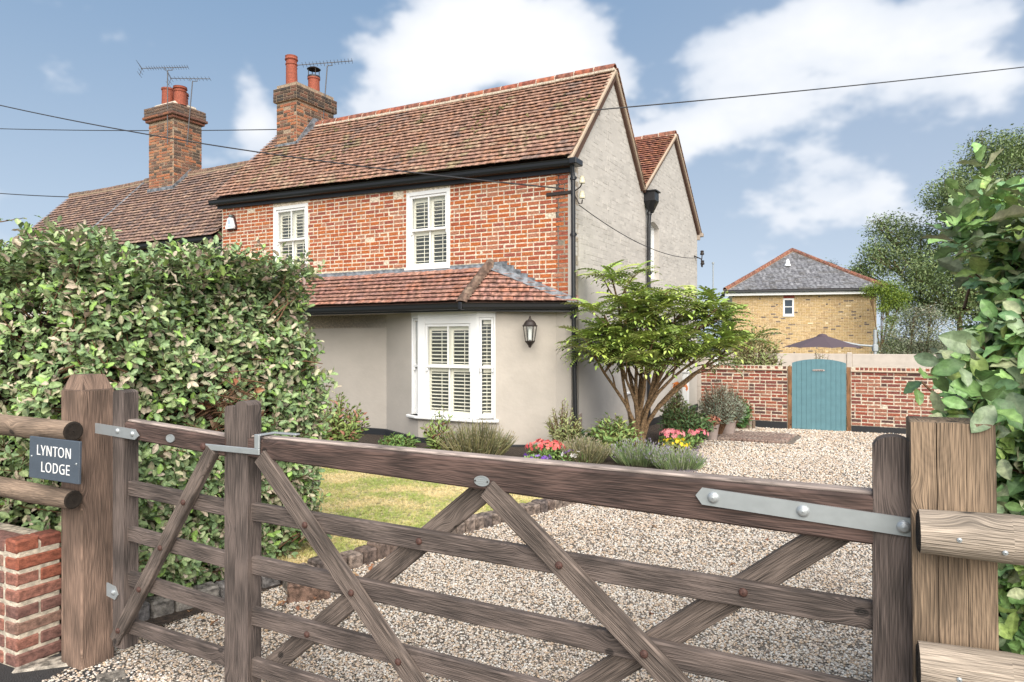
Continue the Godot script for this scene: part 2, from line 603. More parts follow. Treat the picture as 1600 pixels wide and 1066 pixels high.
func sheet(nm: String, poly: PackedVector2Array, m: Material, lift: float) -> MeshInstance3D:
	var mb := MB.new()
	var ix := Geometry2D.triangulate_polygon(poly)
	for i in range(0, ix.size(), 3):
		var p: Array[Vector3] = []
		for k in 3:
			var q := poly[ix[i + k]]
			p.append(V(q.x, G(q.y) + lift, q.y))
		mb.flat(p[0], p[1], p[2], Vector3.UP)
	return ground_piece(nm, mb, m)

func P2(list: Array) -> PackedVector2Array:
	var a := PackedVector2Array()
	for q in list:
		a.append(Vector2(q[0], q[1]))
	return a

func pebble_shape(c: Color) -> Mesh:
	var mb := MB.new()
	mb.col = c
	var sp := SphereMesh.new()
	sp.radius = 0.5
	sp.height = 0.72
	sp.radial_segments = 6
	sp.rings = 3
	var ar := sp.get_mesh_arrays()
	var v: PackedVector3Array = ar[Mesh.ARRAY_VERTEX]
	var ix: PackedInt32Array = ar[Mesh.ARRAY_INDEX]
	for i in range(0, ix.size(), 3):
		var a := v[ix[i]]
		var b := v[ix[i + 1]]
		var d := v[ix[i + 2]]
		if (b - a).cross(d - a).length() > 1e-6:
			mb.tri(a, b, d, a.normalized(), b.normalized(), d.normalized())
	return mb.done()

func chip_shape(c: Color) -> Mesh:
	var mb := MB.new()
	mb.col = c
	mb.box(Transform3D.IDENTITY, V(1.0, 0.3, 0.6), 0.1)
	return mb.done()

var kerb := [Vector2(0.69, -6.98), Vector2(0.37, -6.63), Vector2(-0.355, -5.82), Vector2(-0.88, -5.2), Vector2(-1.09, -4.84), Vector2(-1.42, -4.45)]
var drive := []
var lawn_poly := PackedVector2Array()

func build_ground() -> void:
	var mb := MB.new()
	var far := 900.0
	var zs := [8.0, -22.0, -60.0, -far]
	var xs := [-far, -40.0, 60.0, far]
	for i in 3:
		for j in 3:
			mb.flat(V(xs[i], G(zs[j]), zs[j]), V(xs[i + 1], G(zs[j]), zs[j]), V(xs[i + 1], G(zs[j + 1]), zs[j + 1]), Vector3.UP)
			mb.flat(V(xs[i], G(zs[j]), zs[j]), V(xs[i + 1], G(zs[j + 1]), zs[j + 1]), V(xs[i], G(zs[j + 1]), zs[j + 1]), Vector3.UP)
	ground_piece("ground", mb, M.ground)
	drive = [[-2.0, -3.55], [-2.35, -2.2], [-1.0, -0.6], [3.2, 0.8], [5.0, -1.0], [6.5, -6.0], [9.0, -11.6], [8.6, -12.6], [3.6, -15.4], [3.0, -12.6], [2.65, -10.8], [2.35, -9.0], [1.75, -8.25], [0.9, -7.3], [0.69, -6.98], [0.37, -6.63], [-0.355, -5.82], [-0.88, -5.2], [-1.09, -4.84], [-1.42, -4.45], [-1.7, -4.5]]
	sheet("gravel_drive", P2(drive), M.gravel_base, 0.012)
	lawn_poly = P2([[0.69, -6.98], [0.37, -6.63], [-0.355, -5.82], [-0.88, -5.2], [-1.09, -4.84], [-1.42, -4.45], [-3.2, -5.2], [-6.5, -8.2], [-5.0, -10.6], [-2.9, -9.7], [-0.9, -9.25], [0.9, -8.6], [1.3, -7.8]])
	sheet("lawn", lawn_poly, M.lawn, 0.05)
	sheet("flower_bed", P2([[1.3, -7.8], [0.9, -8.6], [-0.9, -9.25], [-2.9, -9.7], [-5.0, -10.6], [-9.5, -14.0], [-9.0, -16.0], [0.6, -11.8], [2.5, -16.0], [4.3, -15.6], [3.5, -12.6], [2.65, -10.8], [2.35, -9.0], [1.75, -8.25]]), M.soil, 0.03)
	sheet("hedge_bed", P2([[-1.42, -4.45], [-1.7, -4.0], [-2.05, -3.45], [-6.2, -5.3], [-6.2, -7.8], [-3.2, -5.2]]), M.soil, 0.03)
	sheet("pavement", P2([[-2.06, -3.34], [-1.76, -3.2], [-1.2, -1.9], [-3.6, -1.0], [-6.0, -5.0]]), M.asphalt, 0.016)
	build_gravel()
	build_kerbs()
	build_grass()
	scatter_leaves()

func build_gravel() -> void:
	var pal := [Color(0.86, 0.76, 0.64), Color(0.80, 0.68, 0.55), Color(0.90, 0.86, 0.80), Color(0.66, 0.51, 0.38), Color(0.72, 0.64, 0.57), Color(0.54, 0.45, 0.39), Color(0.74, 0.56, 0.40), Color(0.92, 0.88, 0.82), Color(0.84, 0.70, 0.58), Color(0.80, 0.75, 0.68)]
	var drift := FastNoiseLite.new()
	drift.seed = 40
	drift.frequency = 0.8
	drift.fractal_octaves = 3
	drift.fractal_type = FastNoiseLite.FRACTAL_FBM
	var poly := P2(drive)
	var xf := []
	var ci := PackedInt32Array()
	# rings of equal depth: near ones dense with small stones, far ones coarser
	for band in [[1.7, 3.4, 8500.0, 0.008, 0.0155], [3.4, 5.0, 5600.0, 0.009, 0.0175], [5.0, 7.5, 3000.0, 0.012, 0.022], [7.5, 10.5, 1500.0, 0.016, 0.029], [10.5, 15.4, 800.0, 0.02, 0.037]]:
		var x0: float = -0.72 * band[1]
		var x1: float = 0.80 * band[1]
		var n := int((x1 - x0) * (band[1] - band[0]) * band[2])
		for i in n:
			var z := -rf(band[0], band[1])
			var x := rf(x0, x1)
			if x > -z * 0.78 or x < z * 0.78:
				continue
			if not Geometry2D.is_point_in_polygon(Vector2(x, z), poly):
				continue
			var pu := (x - 4.35) * 0.877 + (z + 12.55) * 0.48
			var pv := -(x - 4.35) * 0.48 + (z + 12.55) * 0.877
			if absf(pu) < 0.84 and absf(pv) < 0.75:
				continue
			var s := rf(band[3], band[4])
			var b := Basis(Vector3.UP, rf(0, TAU)) * Basis(Vector3.RIGHT, rf(-0.5, 0.5)) * Basis.from_scale(V(s * rf(0.9, 1.4), s * rf(0.6, 1.0), s * rf(0.7, 1.1)))
			xf.append(Transform3D(b, V(x, G(z) + 0.012 + s * rf(0.05, 0.42), z)))
			# drifts of darker, dirtier stone along the wheel tracks and the edges
			var dn := drift.get_noise_2d(x + z * 0.15, z * 0.35)
			var darker := [3, 5, 6, 4, 1]
			ci.append(darker[rng.randi() % 5] if rng.randf() < clampf(0.06 + dn * 1.3, 0.0, 0.5) else rng.randi() % pal.size())
	# a scatter on the flower-bed edge and the setts
	pieces(self, "pebble", "gravel", pebble_shape, "pebble", xf, pal, ci, M.pebble, 0)
	# slate chippings spilling out along the lavender
	var cx := []
	for i in 900:
		var t := rf(0.0, 1.0)
		var z := lerpf(-8.35, -11.6, t)
		var x := lerpf(1.95, 2.85, t) + rf(-0.05, 0.32)
		var s := rf(0.02, 0.05)
		cx.append(Transform3D(Basis(Vector3.UP, rf(0, TAU)) * Basis(Vector3.RIGHT, rf(-0.5, 0.5)) * Basis.from_scale(Vector3.ONE * s), V(x, G(z) + 0.03, z)))
	pieces(self, "chipping", "slate_chippings", chip_shape, "chip", cx, [Color(0.30, 0.245, 0.27), Color(0.22, 0.19, 0.23), Color(0.40, 0.34, 0.36)], picks(cx.size(), 3), M.pebble, 0)

func stone_block(c: Color, s: Vector3, seed_: int) -> Mesh:
	var r := RandomNumberGenerator.new()
	r.seed = seed_
	var mb := MB.new()
	mb.col = c
	mb.box(Transform3D(Basis.IDENTITY, Vector3.ZERO), s, 0.012)
	return mb.done()

func build_kerbs() -> void:
	# upright stone setts between lawn and gravel
	var k := thing("stone_kerb", "low kerb of upright brown stone setts curving along the lawn edge", "kerb", Transform3D(Basis.IDENTITY, V(-0.3, G(-5.8), -5.8)))
	var xf := []
	for i in kerb.size() - 1:
		var a: Vector2 = kerb[i]
		var b: Vector2 = kerb[i + 1]
		var n := int(a.distance_to(b) / 0.105)
		for j in n:
			var q := a.lerp(b, (j + 0.5) / n)
			var yaw := -atan2(b.y - a.y, b.x - a.x) + rf(-0.05, 0.05)
			var sc := V(a.distance_to(b) / n * rf(0.86, 0.98), rf(0.16, 0.185), rf(0.13, 0.15))
			xf.append(Transform3D(Basis(Vector3.UP, yaw) * Basis(Vector3.BACK, rf(-0.05, 0.05)) * Basis.from_scale(V(sc.x / 0.1, sc.y / 0.17, sc.z / 0.12)), V(q.x, G(q.y) + 0.03 + rf(-0.012, 0.012), q.y) - k.position))
	pieces(k, "stone", "stones", func(c): return stone_block(c, V(0.1, 0.17, 0.12), 1), "kerbstone", xf, [Color(0.26, 0.19, 0.16), Color(0.32, 0.25, 0.21), Color(0.21, 0.165, 0.15), Color(0.37, 0.29, 0.24)], picks(xf.size(), 4), M.stone)
	# grey setts under the hedge beside the small gate
	var g := thing("sett_edging", "row of square grey concrete setts at the foot of the left hedge", "kerb", Transform3D(Basis.IDENTITY, V(-1.8, G(-4.0), -4.0)))
	xf = []
	var p0 := Vector2(-2.13, -3.72)
	var p1 := Vector2(-1.52, -4.42)
	for j in 7:
		var q := p0.lerp(p1, (j + 0.5) / 7.0)
		xf.append(Transform3D(Basis(Vector3.UP, -atan2(p1.y - p0.y, p1.x - p0.x) + rf(-0.06, 0.06)), V(q.x, G(q.y) + 0.04 + rf(-0.01, 0.01), q.y) - g.position))
	pieces(g, "sett", "setts", func(c): return stone_block(c, V(0.124, 0.15, 0.12), 2), "greysett", xf, [Color(0.30, 0.28, 0.26), Color(0.36, 0.33, 0.30), Color(0.26, 0.245, 0.24)], picks(7, 3), M.stone)
	# loose blocks at the corner of the lawn
	var lo := [[-1.24, -4.17, 0.30, "brown stone block lying at the corner of the lawn kerb", Color(0.30, 0.19, 0.145), V(0.25, 0.13, 0.15)], [-1.37, -4.33, 0.55, "grey stone block beside the brown block at the lawn corner", Color(0.33, 0.30, 0.27), V(0.14, 0.17, 0.13)]]
	for b in lo:
		lone("stone_block", stone_block(b[4], b[5], 3), M.stone, b[3], "stone", Transform3D(Basis(Vector3.UP, b[2]), V(b[0], G(b[1]) + 0.06, b[1])), "blocks at the lawn corner")
	# pavers at the foot of the left gate post
	var pv := thing("paver_strip", "weathered grey and buff pavers at the foot of the left gatepost", "paving", Transform3D(Basis.IDENTITY, V(-1.8, 0, -3.2)))
	xf = []
	var dir := Vector2(0.55, 0.835)
	for j in 5:
		var q := Vector2(-1.99, -3.36) + dir * (0.11 + 0.213 * j)
		xf.append(Transform3D(Basis(Vector3.UP, -atan2(dir.y, dir.x) + rf(-0.03, 0.03)) * Basis(Vector3.RIGHT, rf(-0.02, 0.02)), V(q.x, G(q.y) - 0.014 + rf(0, 0.006), q.y) - pv.position))
	pieces(pv, "paver", "pavers", func(c): return stone_block(c, V(0.2, 0.06, 0.13), 4), "paver", xf, [Color(0.36, 0.31, 0.26), Color(0.30, 0.27, 0.235)], picks(5, 2), M.stone)
	lone("mortar_patch", stone_block(Color(0.56, 0.50, 0.43), V(0.36, 0.05, 0.12), 4), M.stone, "pale mortar patch on the ground beside the brick pier", "paving", Transform3D(Basis(Vector3.UP, 0.35), V(-2.17, G(-3.3) + 0.004, -3.27)))
	# brick pavers by the pots
	var br := thing("brick_path", "patch of worn brick paving beside the two flower pots", "paving", Transform3D(Basis.IDENTITY, V(4.2, G(-12.6), -12.6)))
	xf = []
	for i in 7:
		for j in 13:
			var u := -0.75 + i * 0.212 + (0.1 if j % 2 else 0.0)
			var v := -0.70 + j * 0.108
			var lp := V(0.877 * u - 0.48 * v, 0, 0.48 * u + 0.877 * v) * 1.0
			var wp := V(4.35, 0, -12.55) + lp
			xf.append(Transform3D(Basis(Vector3.UP, -0.5) * Basis(Vector3.RIGHT, rf(-0.02, 0.02)), V(wp.x, G(wp.z) + 0.022 + rf(0, 0.006), wp.z) - br.position))
	pieces(br, "brick", "bricks", func(c): return stone_block(c, V(0.204, 0.06, 0.1), 5), "pathbrick", xf, [Color(0.40, 0.29, 0.24), Color(0.36, 0.25, 0.21), Color(0.44, 0.34, 0.29)], picks(xf.size(), 3), M.stone)

func tuft_shape(c: Color) -> Mesh:
	var mb := MB.new()
	mb.col = c
	var r := RandomNumberGenerator.new()
	r.seed = 4
	for i in 7:
		var a := r.randf() * TAU
		var d := V(cos(a), 0, sin(a))
		var w := d.cross(Vector3.UP) * 0.05
		var base := d * r.randf() * 0.3
		var h := r.randf_range(0.6, 1.0)
		var tip := base + d * r.randf_range(0.2, 0.8) + Vector3.UP * h
		mb.flat(base - w, base + w, tip, Vector3.UP + d)
	return mb.done()

func scatter_leaves() -> void:
	# dry leaves blown against the hedge foot, the kerb and over the gravel
	var xf := []
	for i in 150:
		var p := Vector2(rf(-2.1, -0.9), rf(-4.8, -3.6)) if i < 80 else Vector2(rf(-1.2, 3.2), rf(-9.0, -2.6))
		if i >= 80 and not Geometry2D.is_point_in_polygon(p, P2(drive)):
			continue
		xf.append(Transform3D(frame(V(rf(-1, 1), rf(-0.25, 0.25), rf(-1, 1)), V(rf(-0.4, 0.4), 1, rf(-0.4, 0.4))) * Basis.from_scale(Vector3.ONE * rf(0.03, 0.065)), V(p.x, G(p.y) + 0.034, p.y)))
	pieces(self, "fallen_leaf", "fallen_leaves", func(cc): return leaf_mesh(cc, 0.55, 0.5, 0.3), "leaf0.55", xf, [Color(0.62, 0.30, 0.14), Color(0.74, 0.44, 0.22), Color(0.46, 0.22, 0.12), Color(0.80, 0.58, 0.34)], picks(xf.size(), 4), M.soft_leaf, 0)

func build_grass() -> void:
	var pal := [Color(0.50, 0.54, 0.16), Color(0.68, 0.62, 0.27), Color(0.86, 0.70, 0.40), Color(0.38, 0.47, 0.12), Color(0.78, 0.66, 0.33)]
	var n := FastNoiseLite.new()
	n.seed = 9
	n.frequency = 1.3
	n.fractal_octaves = 3
	n.fractal_type = FastNoiseLite.FRACTAL_FBM
	var xf := []
	var ci := PackedInt32Array()
	for i in 70000:
		var z := -lerpf(4.4, 10.0, pow(rng.randf(), 1.3))
		var x := rf(-4.6, 1.3)
		if not Geometry2D.is_point_in_polygon(Vector2(x, z), lawn_poly):
			continue
		var v := n.get_noise_2d(x, z) + rf(-0.25, 0.25)
		var s := rf(0.018, 0.036)
		xf.append(Transform3D(Basis(Vector3.UP, rf(0, TAU)) * Basis.from_scale(V(s, s * rf(0.5, 1.1), s)), V(x, G(z) + 0.05, z)))
		ci.append(3 if v < -0.30 else 0 if v < -0.05 else 1 if v < 0.12 else 4 if v < 0.26 else 2)
	pieces(self, "tuft", "grass", tuft_shape, "tuft", xf, pal, ci, M.blade, 0)

# ------------------------------------------------------------------ gates, posts and rails
var GT := Transform3D(Basis(V(0.8946, 0, 0.4469), Vector3.UP, V(-0.4469, 0, 0.8946)), V(-1.055, 0, -2.8))

func off() -> Vector2:
	return Vector2(rf(0, 2.4), rf(0, 0.3))

# a board from a to b (its middle line), h high across, t thick; cut square
func board(a: Vector3, b: Vector3, h: float, t: float, bev := 0.004) -> MB:
	var mb := MB.new()
	mb.off = off()
	var d := b - a
	var bs := Basis(d.normalized(), Vector3.BACK.cross(d.normalized()).normalized(), Vector3.BACK)
	mb.box(Transform3D(bs, (a + b) * 0.5), V(d.length(), h, t), bev, 0)
	return mb

# a board whose height changes along its length
func taper_board(a: Vector3, b: Vector3, ha: float, hb: float, t: float) -> MB:
	var mb := MB.new()
	mb.off = off()
	var c := 0.006
	var prof := [[-1, -1, 0, 1], [-1, 1, 0, -1], [-1, 1, 1, 0], [1, 1, -1, 0], [1, 1, 0, -1], [1, -1, 0, 1], [1, -1, -1, 0], [-1, -1, 1, 0]]
	var pa: Array[Vector3] = []
	var pb: Array[Vector3] = []
	for q in prof:
		var zz: float = q[0] * t * 0.5 + q[2] * c
		pa.append(a + V(0, q[1] * ha * 0.5 + q[3] * c, zz))
		pb.append(b + V(0, q[1] * hb * 0.5 + q[3] * c, zz))
	var l := a.distance_to(b)
	for k in 8:
		var k2 := (k + 1) % 8
		var mid := (pa[k] + pa[k2]) * 0.5 - a
		var n := (pb[k] - pa[k]).cross(pa[k2] - pa[k]).normalized()
		if n.dot(mid) < 0.0:
			n = -n
		var v0: float = pa[k].y - a.y + pa[k].z
		var v1: float = pa[k2].y - a.y + pa[k2].z
		mb.quad(pa[k], pa[k2], pb[k2], pb[k], n, Vector2(0, v0), Vector2(0, v1), Vector2(l, v1), Vector2(l, v0))
	for e in 2:
		var p := pa if e == 0 else pb
		var n := V(-1, 0, 0) if e == 0 else V(1, 0, 0)
		for k in range(1, 7):
			mb.tri(p[0], p[k], p[k + 1], n, n, n, Vector2(p[0].y, p[0].z), Vector2(p[k].y, p[k].z), Vector2(p[k + 1].y, p[k + 1].z))
	return mb

# an upright with a rounded or arched top, seen from the front as a polygon in x, y
func upright(x0: float, x1: float, y0: float, y1: float, z0: float, z1: float, arch: float, onto: MB = null) -> MB:
	var poly := PackedVector2Array([Vector2(x0, y0)])
	poly.append(Vector2(x1, y0))
	var n := 10
	for i in n + 1:
		var t := float(i) / n
		var x := lerpf(x1, x0, t)
		var u := (x - (x0 + x1) * 0.5) / ((x1 - x0) * 0.5)
		poly.append(Vector2(x, y1 - arch * (1.0 - sqrt(maxf(0.0, 1.0 - u * u * 0.985)))))
	var mb := onto if onto else MB.new()
	if onto == null:
		mb.off = off()
	# grain runs up: swap so that u follows y
	var ix := Geometry2D.triangulate_polygon(poly)
	for z in [z0, z1]:
		var nn := V(0, 0, 1 if z == z1 else -1)
		for i in range(0, ix.size(), 3):
			var p := [poly[ix[i]], poly[ix[i + 1]], poly[ix[i + 2]]]
			mb.tri(V(p[0].x, p[0].y, z), V(p[1].x, p[1].y, z), V(p[2].x, p[2].y, z), nn, nn, nn, Vector2(p[0].y, p[0].x), Vector2(p[1].y, p[1].x), Vector2(p[2].y, p[2].x))
	for i in poly.size():
		var a := poly[i]
		var c := poly[(i + 1) % poly.size()]
		var e := (c - a).normalized()
		var nn := V(e.y, -e.x, 0)
		if nn.dot(V((a.x + c.x) * 0.5 - (x0 + x1) * 0.5, (a.y + c.y) * 0.5 - (y0 + y1) * 0.5, 0)) < 0:
			nn = -nn
		mb.quad(V(a.x, a.y, z0), V(c.x, c.y, z0), V(c.x, c.y, z1), V(a.x, a.y, z1), nn, Vector2(a.y, x0 + z0), Vector2(c.y, x0 + z0), Vector2(c.y, x0 + z1), Vector2(a.y, x0 + z1))
	return mb

func bolt_shape(r: float) -> MB:
	var mb := MB.new()
	mb.lathe(Transform3D(Basis(Vector3.RIGHT, PI / 2), Vector3.ZERO), [[r, -0.002], [r, 0.002], [r * 0.9, r * 0.35], [r * 0.6, r * 0.62], [0.001, r * 0.75]], 12)
	return mb

func oval_plate(p: Node3D, c: Vector3, w: float, h: float, detail: bool) -> void:
	var mb := MB.new()
	mb.lathe(Transform3D(Basis(V(w, 0, 0), V(0, 0, 1), V(0, -h, 0)), c), [[0.001, 0.003], [0.42, 0.003], [0.44, 0.005], [0.5, 0.005], [0.52, 0.003], [0.52, -0.002]], 24)
	var o := part("maker_plate", mb, M.galv, p)
	if detail:
		var d := MB.new()
		for row in 3:
			for k in 5 - absi(row - 1):
				d.b(c + V((k - 2.0 + 0.5 * absi(row - 1)) * w * 0.13, (row - 1) * h * 0.2, 0.0036), V(w * 0.09, h * 0.1, 0.0014), 0.0004)
		part("raised_print", d, M.galv, o)
		for s in [-1, 1]:
			var sc := bolt_shape(0.0028)
			part("screw", sc, M.iron, o, Transform3D(Basis.IDENTITY, c + V(s * w * 0.42, 0, 0.005)))

func bolts(p: Node3D, list: Array, m: Material, r: float) -> void:
	for q in list:
		part("bolt", bolt_shape(r), m, p, Transform3D(Basis.IDENTITY, q))

func build_gates() -> void:
	# the wide gate; local x runs along it, z towards the camera
	var g := thing("field_gate", "wide weathered brown five-bar timber gate across the gravel drive", "gate", GT)
	part("top_rail", taper_board(V(-0.02, 1.117, 0.002), V(2.243, 1.084, 0.002), 0.074, 0.126, 0.066), M.rail_wood, g)
	part("rail_cap", board(V(-0.02, 1.159, -0.008), V(2.243, 1.151, -0.008), 0.012, 0.05, 0.004), M.cap_wood, g)
	for k in 4:
		var yl: float = [0.851, 0.633, 0.424, 0.217][k]
		var yr: float = [0.829, 0.608, 0.395, 0.182][k]
		part("rail", board(V(-0.01, yl, 0), V(2.25, yr, 0), 0.072, 0.032), M.gate_wood, g)
	part("heel_stile", upright(2.241, 2.335, 0.12, 1.305, -0.035, 0.035, 0.032), M.gate_wood, g).set_meta("label", "broad round-topped hinge upright")
	part("head_stile", upright(-0.072, -0.001, 0.1, 1.305, -0.036, 0.036, 0.02), M.gate_wood, g)
	for q in [[V(0.07, 1.09, 0.032), V(0.965, 0.20, 0.032)], [V(1.105, 1.06, 0.032), V(2.2, 0.165, 0.032)]]:
		part("brace", board(q[0], q[1], 0.072, 0.03), M.brace_wood, g)
	for q in [[V(1.08, 1.055, -0.032), V(0.03, 0.19, -0.032)], [V(2.19, 1.06, -0.032), V(1.1, 0.18, -0.032)]]:
		part("brace", board(q[0], q[1], 0.078, 0.03), M.brace_wood, g)
	var fb := []
	for br in [[V(0.07, 1.09, 0.049), V(0.965, 0.20, 0.049)], [V(1.105, 1.06, 0.049), V(2.2, 0.165, 0.049)]]:
		for y in [0.845, 0.622, 0.412, 0.205]:
			var t: float = (br[0].y - y) / (br[0].y - br[1].y)
			fb.append(br[0].lerp(br[1], t))
	for br in [[V(1.08, 1.055, 0.017), V(0.03, 0.19, 0.017)], [V(2.19, 1.06, 0.017), V(1.1, 0.18, 0.017)]]:
		for y in [0.84, 0.615, 0.41]:
			var t: float = (br[0].y - y) / (br[0].y - br[1].y)
			var q: Vector3 = br[0].lerp(br[1], t)
			q.z = 0.0172
			fb.append(q)
	bolts(g, fb, M.rust, 0.0125)
	# galvanised hinge strap with its pointed end
	var st := MB.new()
	st.prism(Transform3D.IDENTITY, P2([[1.79, 1.107], [1.808, 1.082], [2.329, 1.055], [2.331, 1.102], [1.808, 1.130]]), 0.0365, 0.0425)
	var strap := part("hinge_strap", st, M.galv, g)
	for q in [V(1.84, 1.105, 0.0425), V(2.075, 1.093, 0.0425), V(2.31, 1.079, 0.0425)]:
		part("bolt", bolt_shape(0.0165), M.galv, strap, Transform3D(Basis.IDENTITY, q))
	oval_plate(g, V(1.085, 1.082, 0.036), 0.056, 0.034, true)

	# the small gate
	var s := thing("side_gate", "narrow weathered brown timber gate beside the brick pier and left gatepost", "gate", GT)
	part("top_rail", taper_board(V(-0.79, 1.142, 0), V(-0.14, 1.108, 0), 0.075, 0.078, 0.06), M.rail_wood, s)
	part("rail_cap", board(V(-0.79, 1.185, -0.006), V(-0.15, 1.152, -0.006), 0.01, 0.046, 0.003), M.cap_wood, s)
	for k in 4:
		var yl: float = [0.873, 0.663, 0.457, 0.236][k]
		var yr: float = [0.848, 0.63, 0.422, 0.219][k]
		part("rail", board(V(-0.80, yl, 0), V(-0.13, yr, 0), 0.066, 0.03), M.gate_wood, s)
	part("hinge_stile", upright(-0.865, -0.785, 0.14, 1.325, -0.036, 0.036, 0.014), M.gate_wood, s)
	part("meeting_stile", upright(-0.148, -0.079, 0.1, 1.282, -0.02, 0.024, 0.012), M.gate_wood, s)
	var ba := V(-0.20, 1.1, 0.033)
	var bz := V(-0.845, 0.17, 0.033)
	part("brace", board(ba, bz, 0.062, 0.034), M.brace_wood, s)
	var sb := []
	for y in [0.86, 0.645, 0.44, 0.228]:
		var q := ba.lerp(bz, (ba.y - y) / (ba.y - bz.y))
		q.z = 0.051
		sb.append(q)
	bolts(s, sb, M.rust, 0.0125)
	var hs := MB.new()
	hs.prism(Transform3D.IDENTITY, P2([[-0.985, 1.118], [-0.70, 1.105], [-0.672, 1.124], [-0.70, 1.152], [-0.985, 1.165]]), 0.0372, 0.043)
	var h2 := part("hinge_strap", hs, M.galv, s)
	for q in [V(-0.82, 1.138, 0.043), V(-0.715, 1.131, 0.043)]:
		part("bolt", bolt_shape(0.0125), M.galv, h2, Transform3D(Basis.IDENTITY, q))
	var bh := MB.new()
	bh.prism(Transform3D.IDENTITY, P2([[-0.90, 0.37], [-0.84, 0.36], [-0.82, 0.385], [-0.84, 0.42], [-0.90, 0.43]]), 0.0372, 0.043)
	bh.lathe(Transform3D(Basis(Vector3.RIGHT, PI / 2), V(-0.85, 0.393, 0.043)), [[0.012, 0.0], [0.012, 0.004], [0.002, 0.01]], 10)
	part("hinge_plate", bh, M.galv, s)
	oval_plate(s, V(-0.47, 1.125, 0.0335), 0.05, 0.034, false)
	# throw-over latch: a flat bar pivoting on the small gate, cranked over the wide gate's top rail
	var l := MB.new()
	l.bb(V(-0.245, 1.094, 0.0405), V(0.075, 1.119, 0.0485), 0.002)
	l.bb(V(0.048, 1.119, 0.0405), V(0.075, 1.176, 0.0485), 0.002)
	l.bb(V(0.05, 1.1685, -0.06), V(0.075, 1.1755, 0.0405), 0.002)
	l.bb(V(0.075, 1.1685, -0.06), V(0.19, 1.1755, -0.035), 0.002)
	var la := part("latch", l, M.galv, s)
	part("bolt", bolt_shape(0.016), M.rust, la, Transform3D(Basis.IDENTITY, V(-0.245, 1.107, 0.0485)))

	# left gatepost with a four-way weathered top
	var lp := thing("gatepost", "square brown timber gatepost with a sloping top, left of the narrow gate", "gatepost", GT * T(V(-1.108, 0.0, 0.0)))
	var pm := MB.new()
	pm.off = off()
	var w := 0.081
	pm.box(T(V(0, 0.64, 0)), V(2 * w, 1.36, 2 * w), 0.006, 1)
	var q0 := [V(-w + 0.006, 1.319, w - 0.006), V(w - 0.006, 1.319, w - 0.006), V(w - 0.006, 1.319, -w + 0.006), V(-w + 0.006, 1.319, -w + 0.006)]
	var q1 := [V(-0.05, 1.39, 0.05), V(0.05, 1.39, 0.05), V(0.05, 1.39, -0.05), V(-0.05, 1.39, -0.05)]
	for k in 4:
		var k2 := (k + 1) % 4
		var n: Vector3 = (q0[k2] - q0[k]).cross(q1[k] - q0[k]).normalized()
		if n.y < 0:
			n = -n
		pm.quad(q0[k], q0[k2], q1[k2], q1[k], n, Vector2(1.319, 0), Vector2(1.319, 0.16), Vector2(1.39, 0.13), Vector2(1.39, 0.03))
	pm.quad(q1[0], q1[1], q1[2], q1[3], Vector3.UP, Vector2(0, 0), Vector2(0.1, 0), Vector2(0.1, 0.1), Vector2(0, 0.1))
	part("post", pm, M.post_wood, lp)
	var rp := thing("gatepost", "thick tan timber gatepost, cracked, half under leaves at the right", "gatepost", GT * T(V(2.425, 0, 0)))
	var rm := MB.new()
	rm.off = Vector2(0.35, 0.16)
	# the front is split into strips so that the drying cracks are real gaps
	var xs := [-0.087, -0.0335, -0.0315, 0.0275, 0.0288, 0.087]
	for k in 3:
		upright(xs[2 * k], xs[2 * k + 1], -0.05, 1.352, 0.06, 0.085, 0.002, rm)
	rm.bb(V(-0.087, -0.05, -0.085), V(0.087, 1.35, 0.0595), 0.004, 1)
	part("post", rm, M.tan_wood, rp, Transform3D(Basis(Vector3.BACK, 0.012), Vector3.ZERO))

	# half-round rails
	var rr := [[V(2.335, 1.1, 0.15), V(4.8, 1.09, 0.15), 0.054, M.log_wood, "upper pale log rail fixed to the right gatepost"], [V(2.335, 0.785, 0.15), V(4.8, 0.775, 0.15), 0.054, M.log_wood, "lower pale log rail fixed to the right gatepost"],
		[V(-5.4, 1.12, 0.14), V(-0.985, 1.14, 0.14), 0.05, M.dark_log, "upper dark log rail left of the gatepost, above the name plate"], [V(-5.4, 0.84, 0.14), V(-0.985, 0.828, 0.14), 0.046, M.dark_log, "lower dark log rail left of the gatepost, below the name plate"]]
	for q in rr:
		var o := thing("log_rail", q[4], "rail", GT, "log rails")
		var t := MB.new()
		t.off = Vector2(rf(0.0, 0.9), rf(0, 0.3))
		var pts := []
		var rad := []
		for i in 15:
			pts.append(q[0].lerp(q[1], i / 14.0) + V(0, 0.004 * sin(i * 1.3), 0.003 * cos(i * 0.9)))
			rad.append(q[2] * (1.0 + 0.03 * sin(i * 2.1)) * (0.94 if i == 0 or i == 14 else 1.0))
		t.tube(pts, rad, 18, false)
		part("log", t, q[3], o)
		if q[0].x > 0.0:
			for nx in [0.075, 0.16]:
				part("nail", bolt_shape(0.0055), M.galv, o, Transform3D(Basis.IDENTITY, q[0] + V(nx, 0.016 - nx * 0.2, q[2] * 1.0)))
		for e in [0, 14]:
			var c := MB.new()
			var dd: Vector3 = (pts[e] - pts[7]).normalized()
			c.lathe(Transform3D(frame(dd.cross(Vector3.UP), dd), pts[e]), [[rad[e], -0.001], [rad[e] * 0.85, 0.004], [rad[e] * 0.5, 0.001], [0.002, 0.003]], 14)
			part("end_grain", c, M.end_grain, o)
	# slate name plate
	var np := thing("name_plate", "dark slate house name plate hung between the two left rails", "sign", GT * Transform3D(Basis(Vector3.UP, 0.10) * Basis(Vector3.BACK, -0.03), V(-1.03, 1.014, 0.197)))
	var sl := MB.new()
	sl.b(Vector3.ZERO, V(0.325, 0.19, 0.012), 0.002)
	part("slate", sl, M.slate, np)
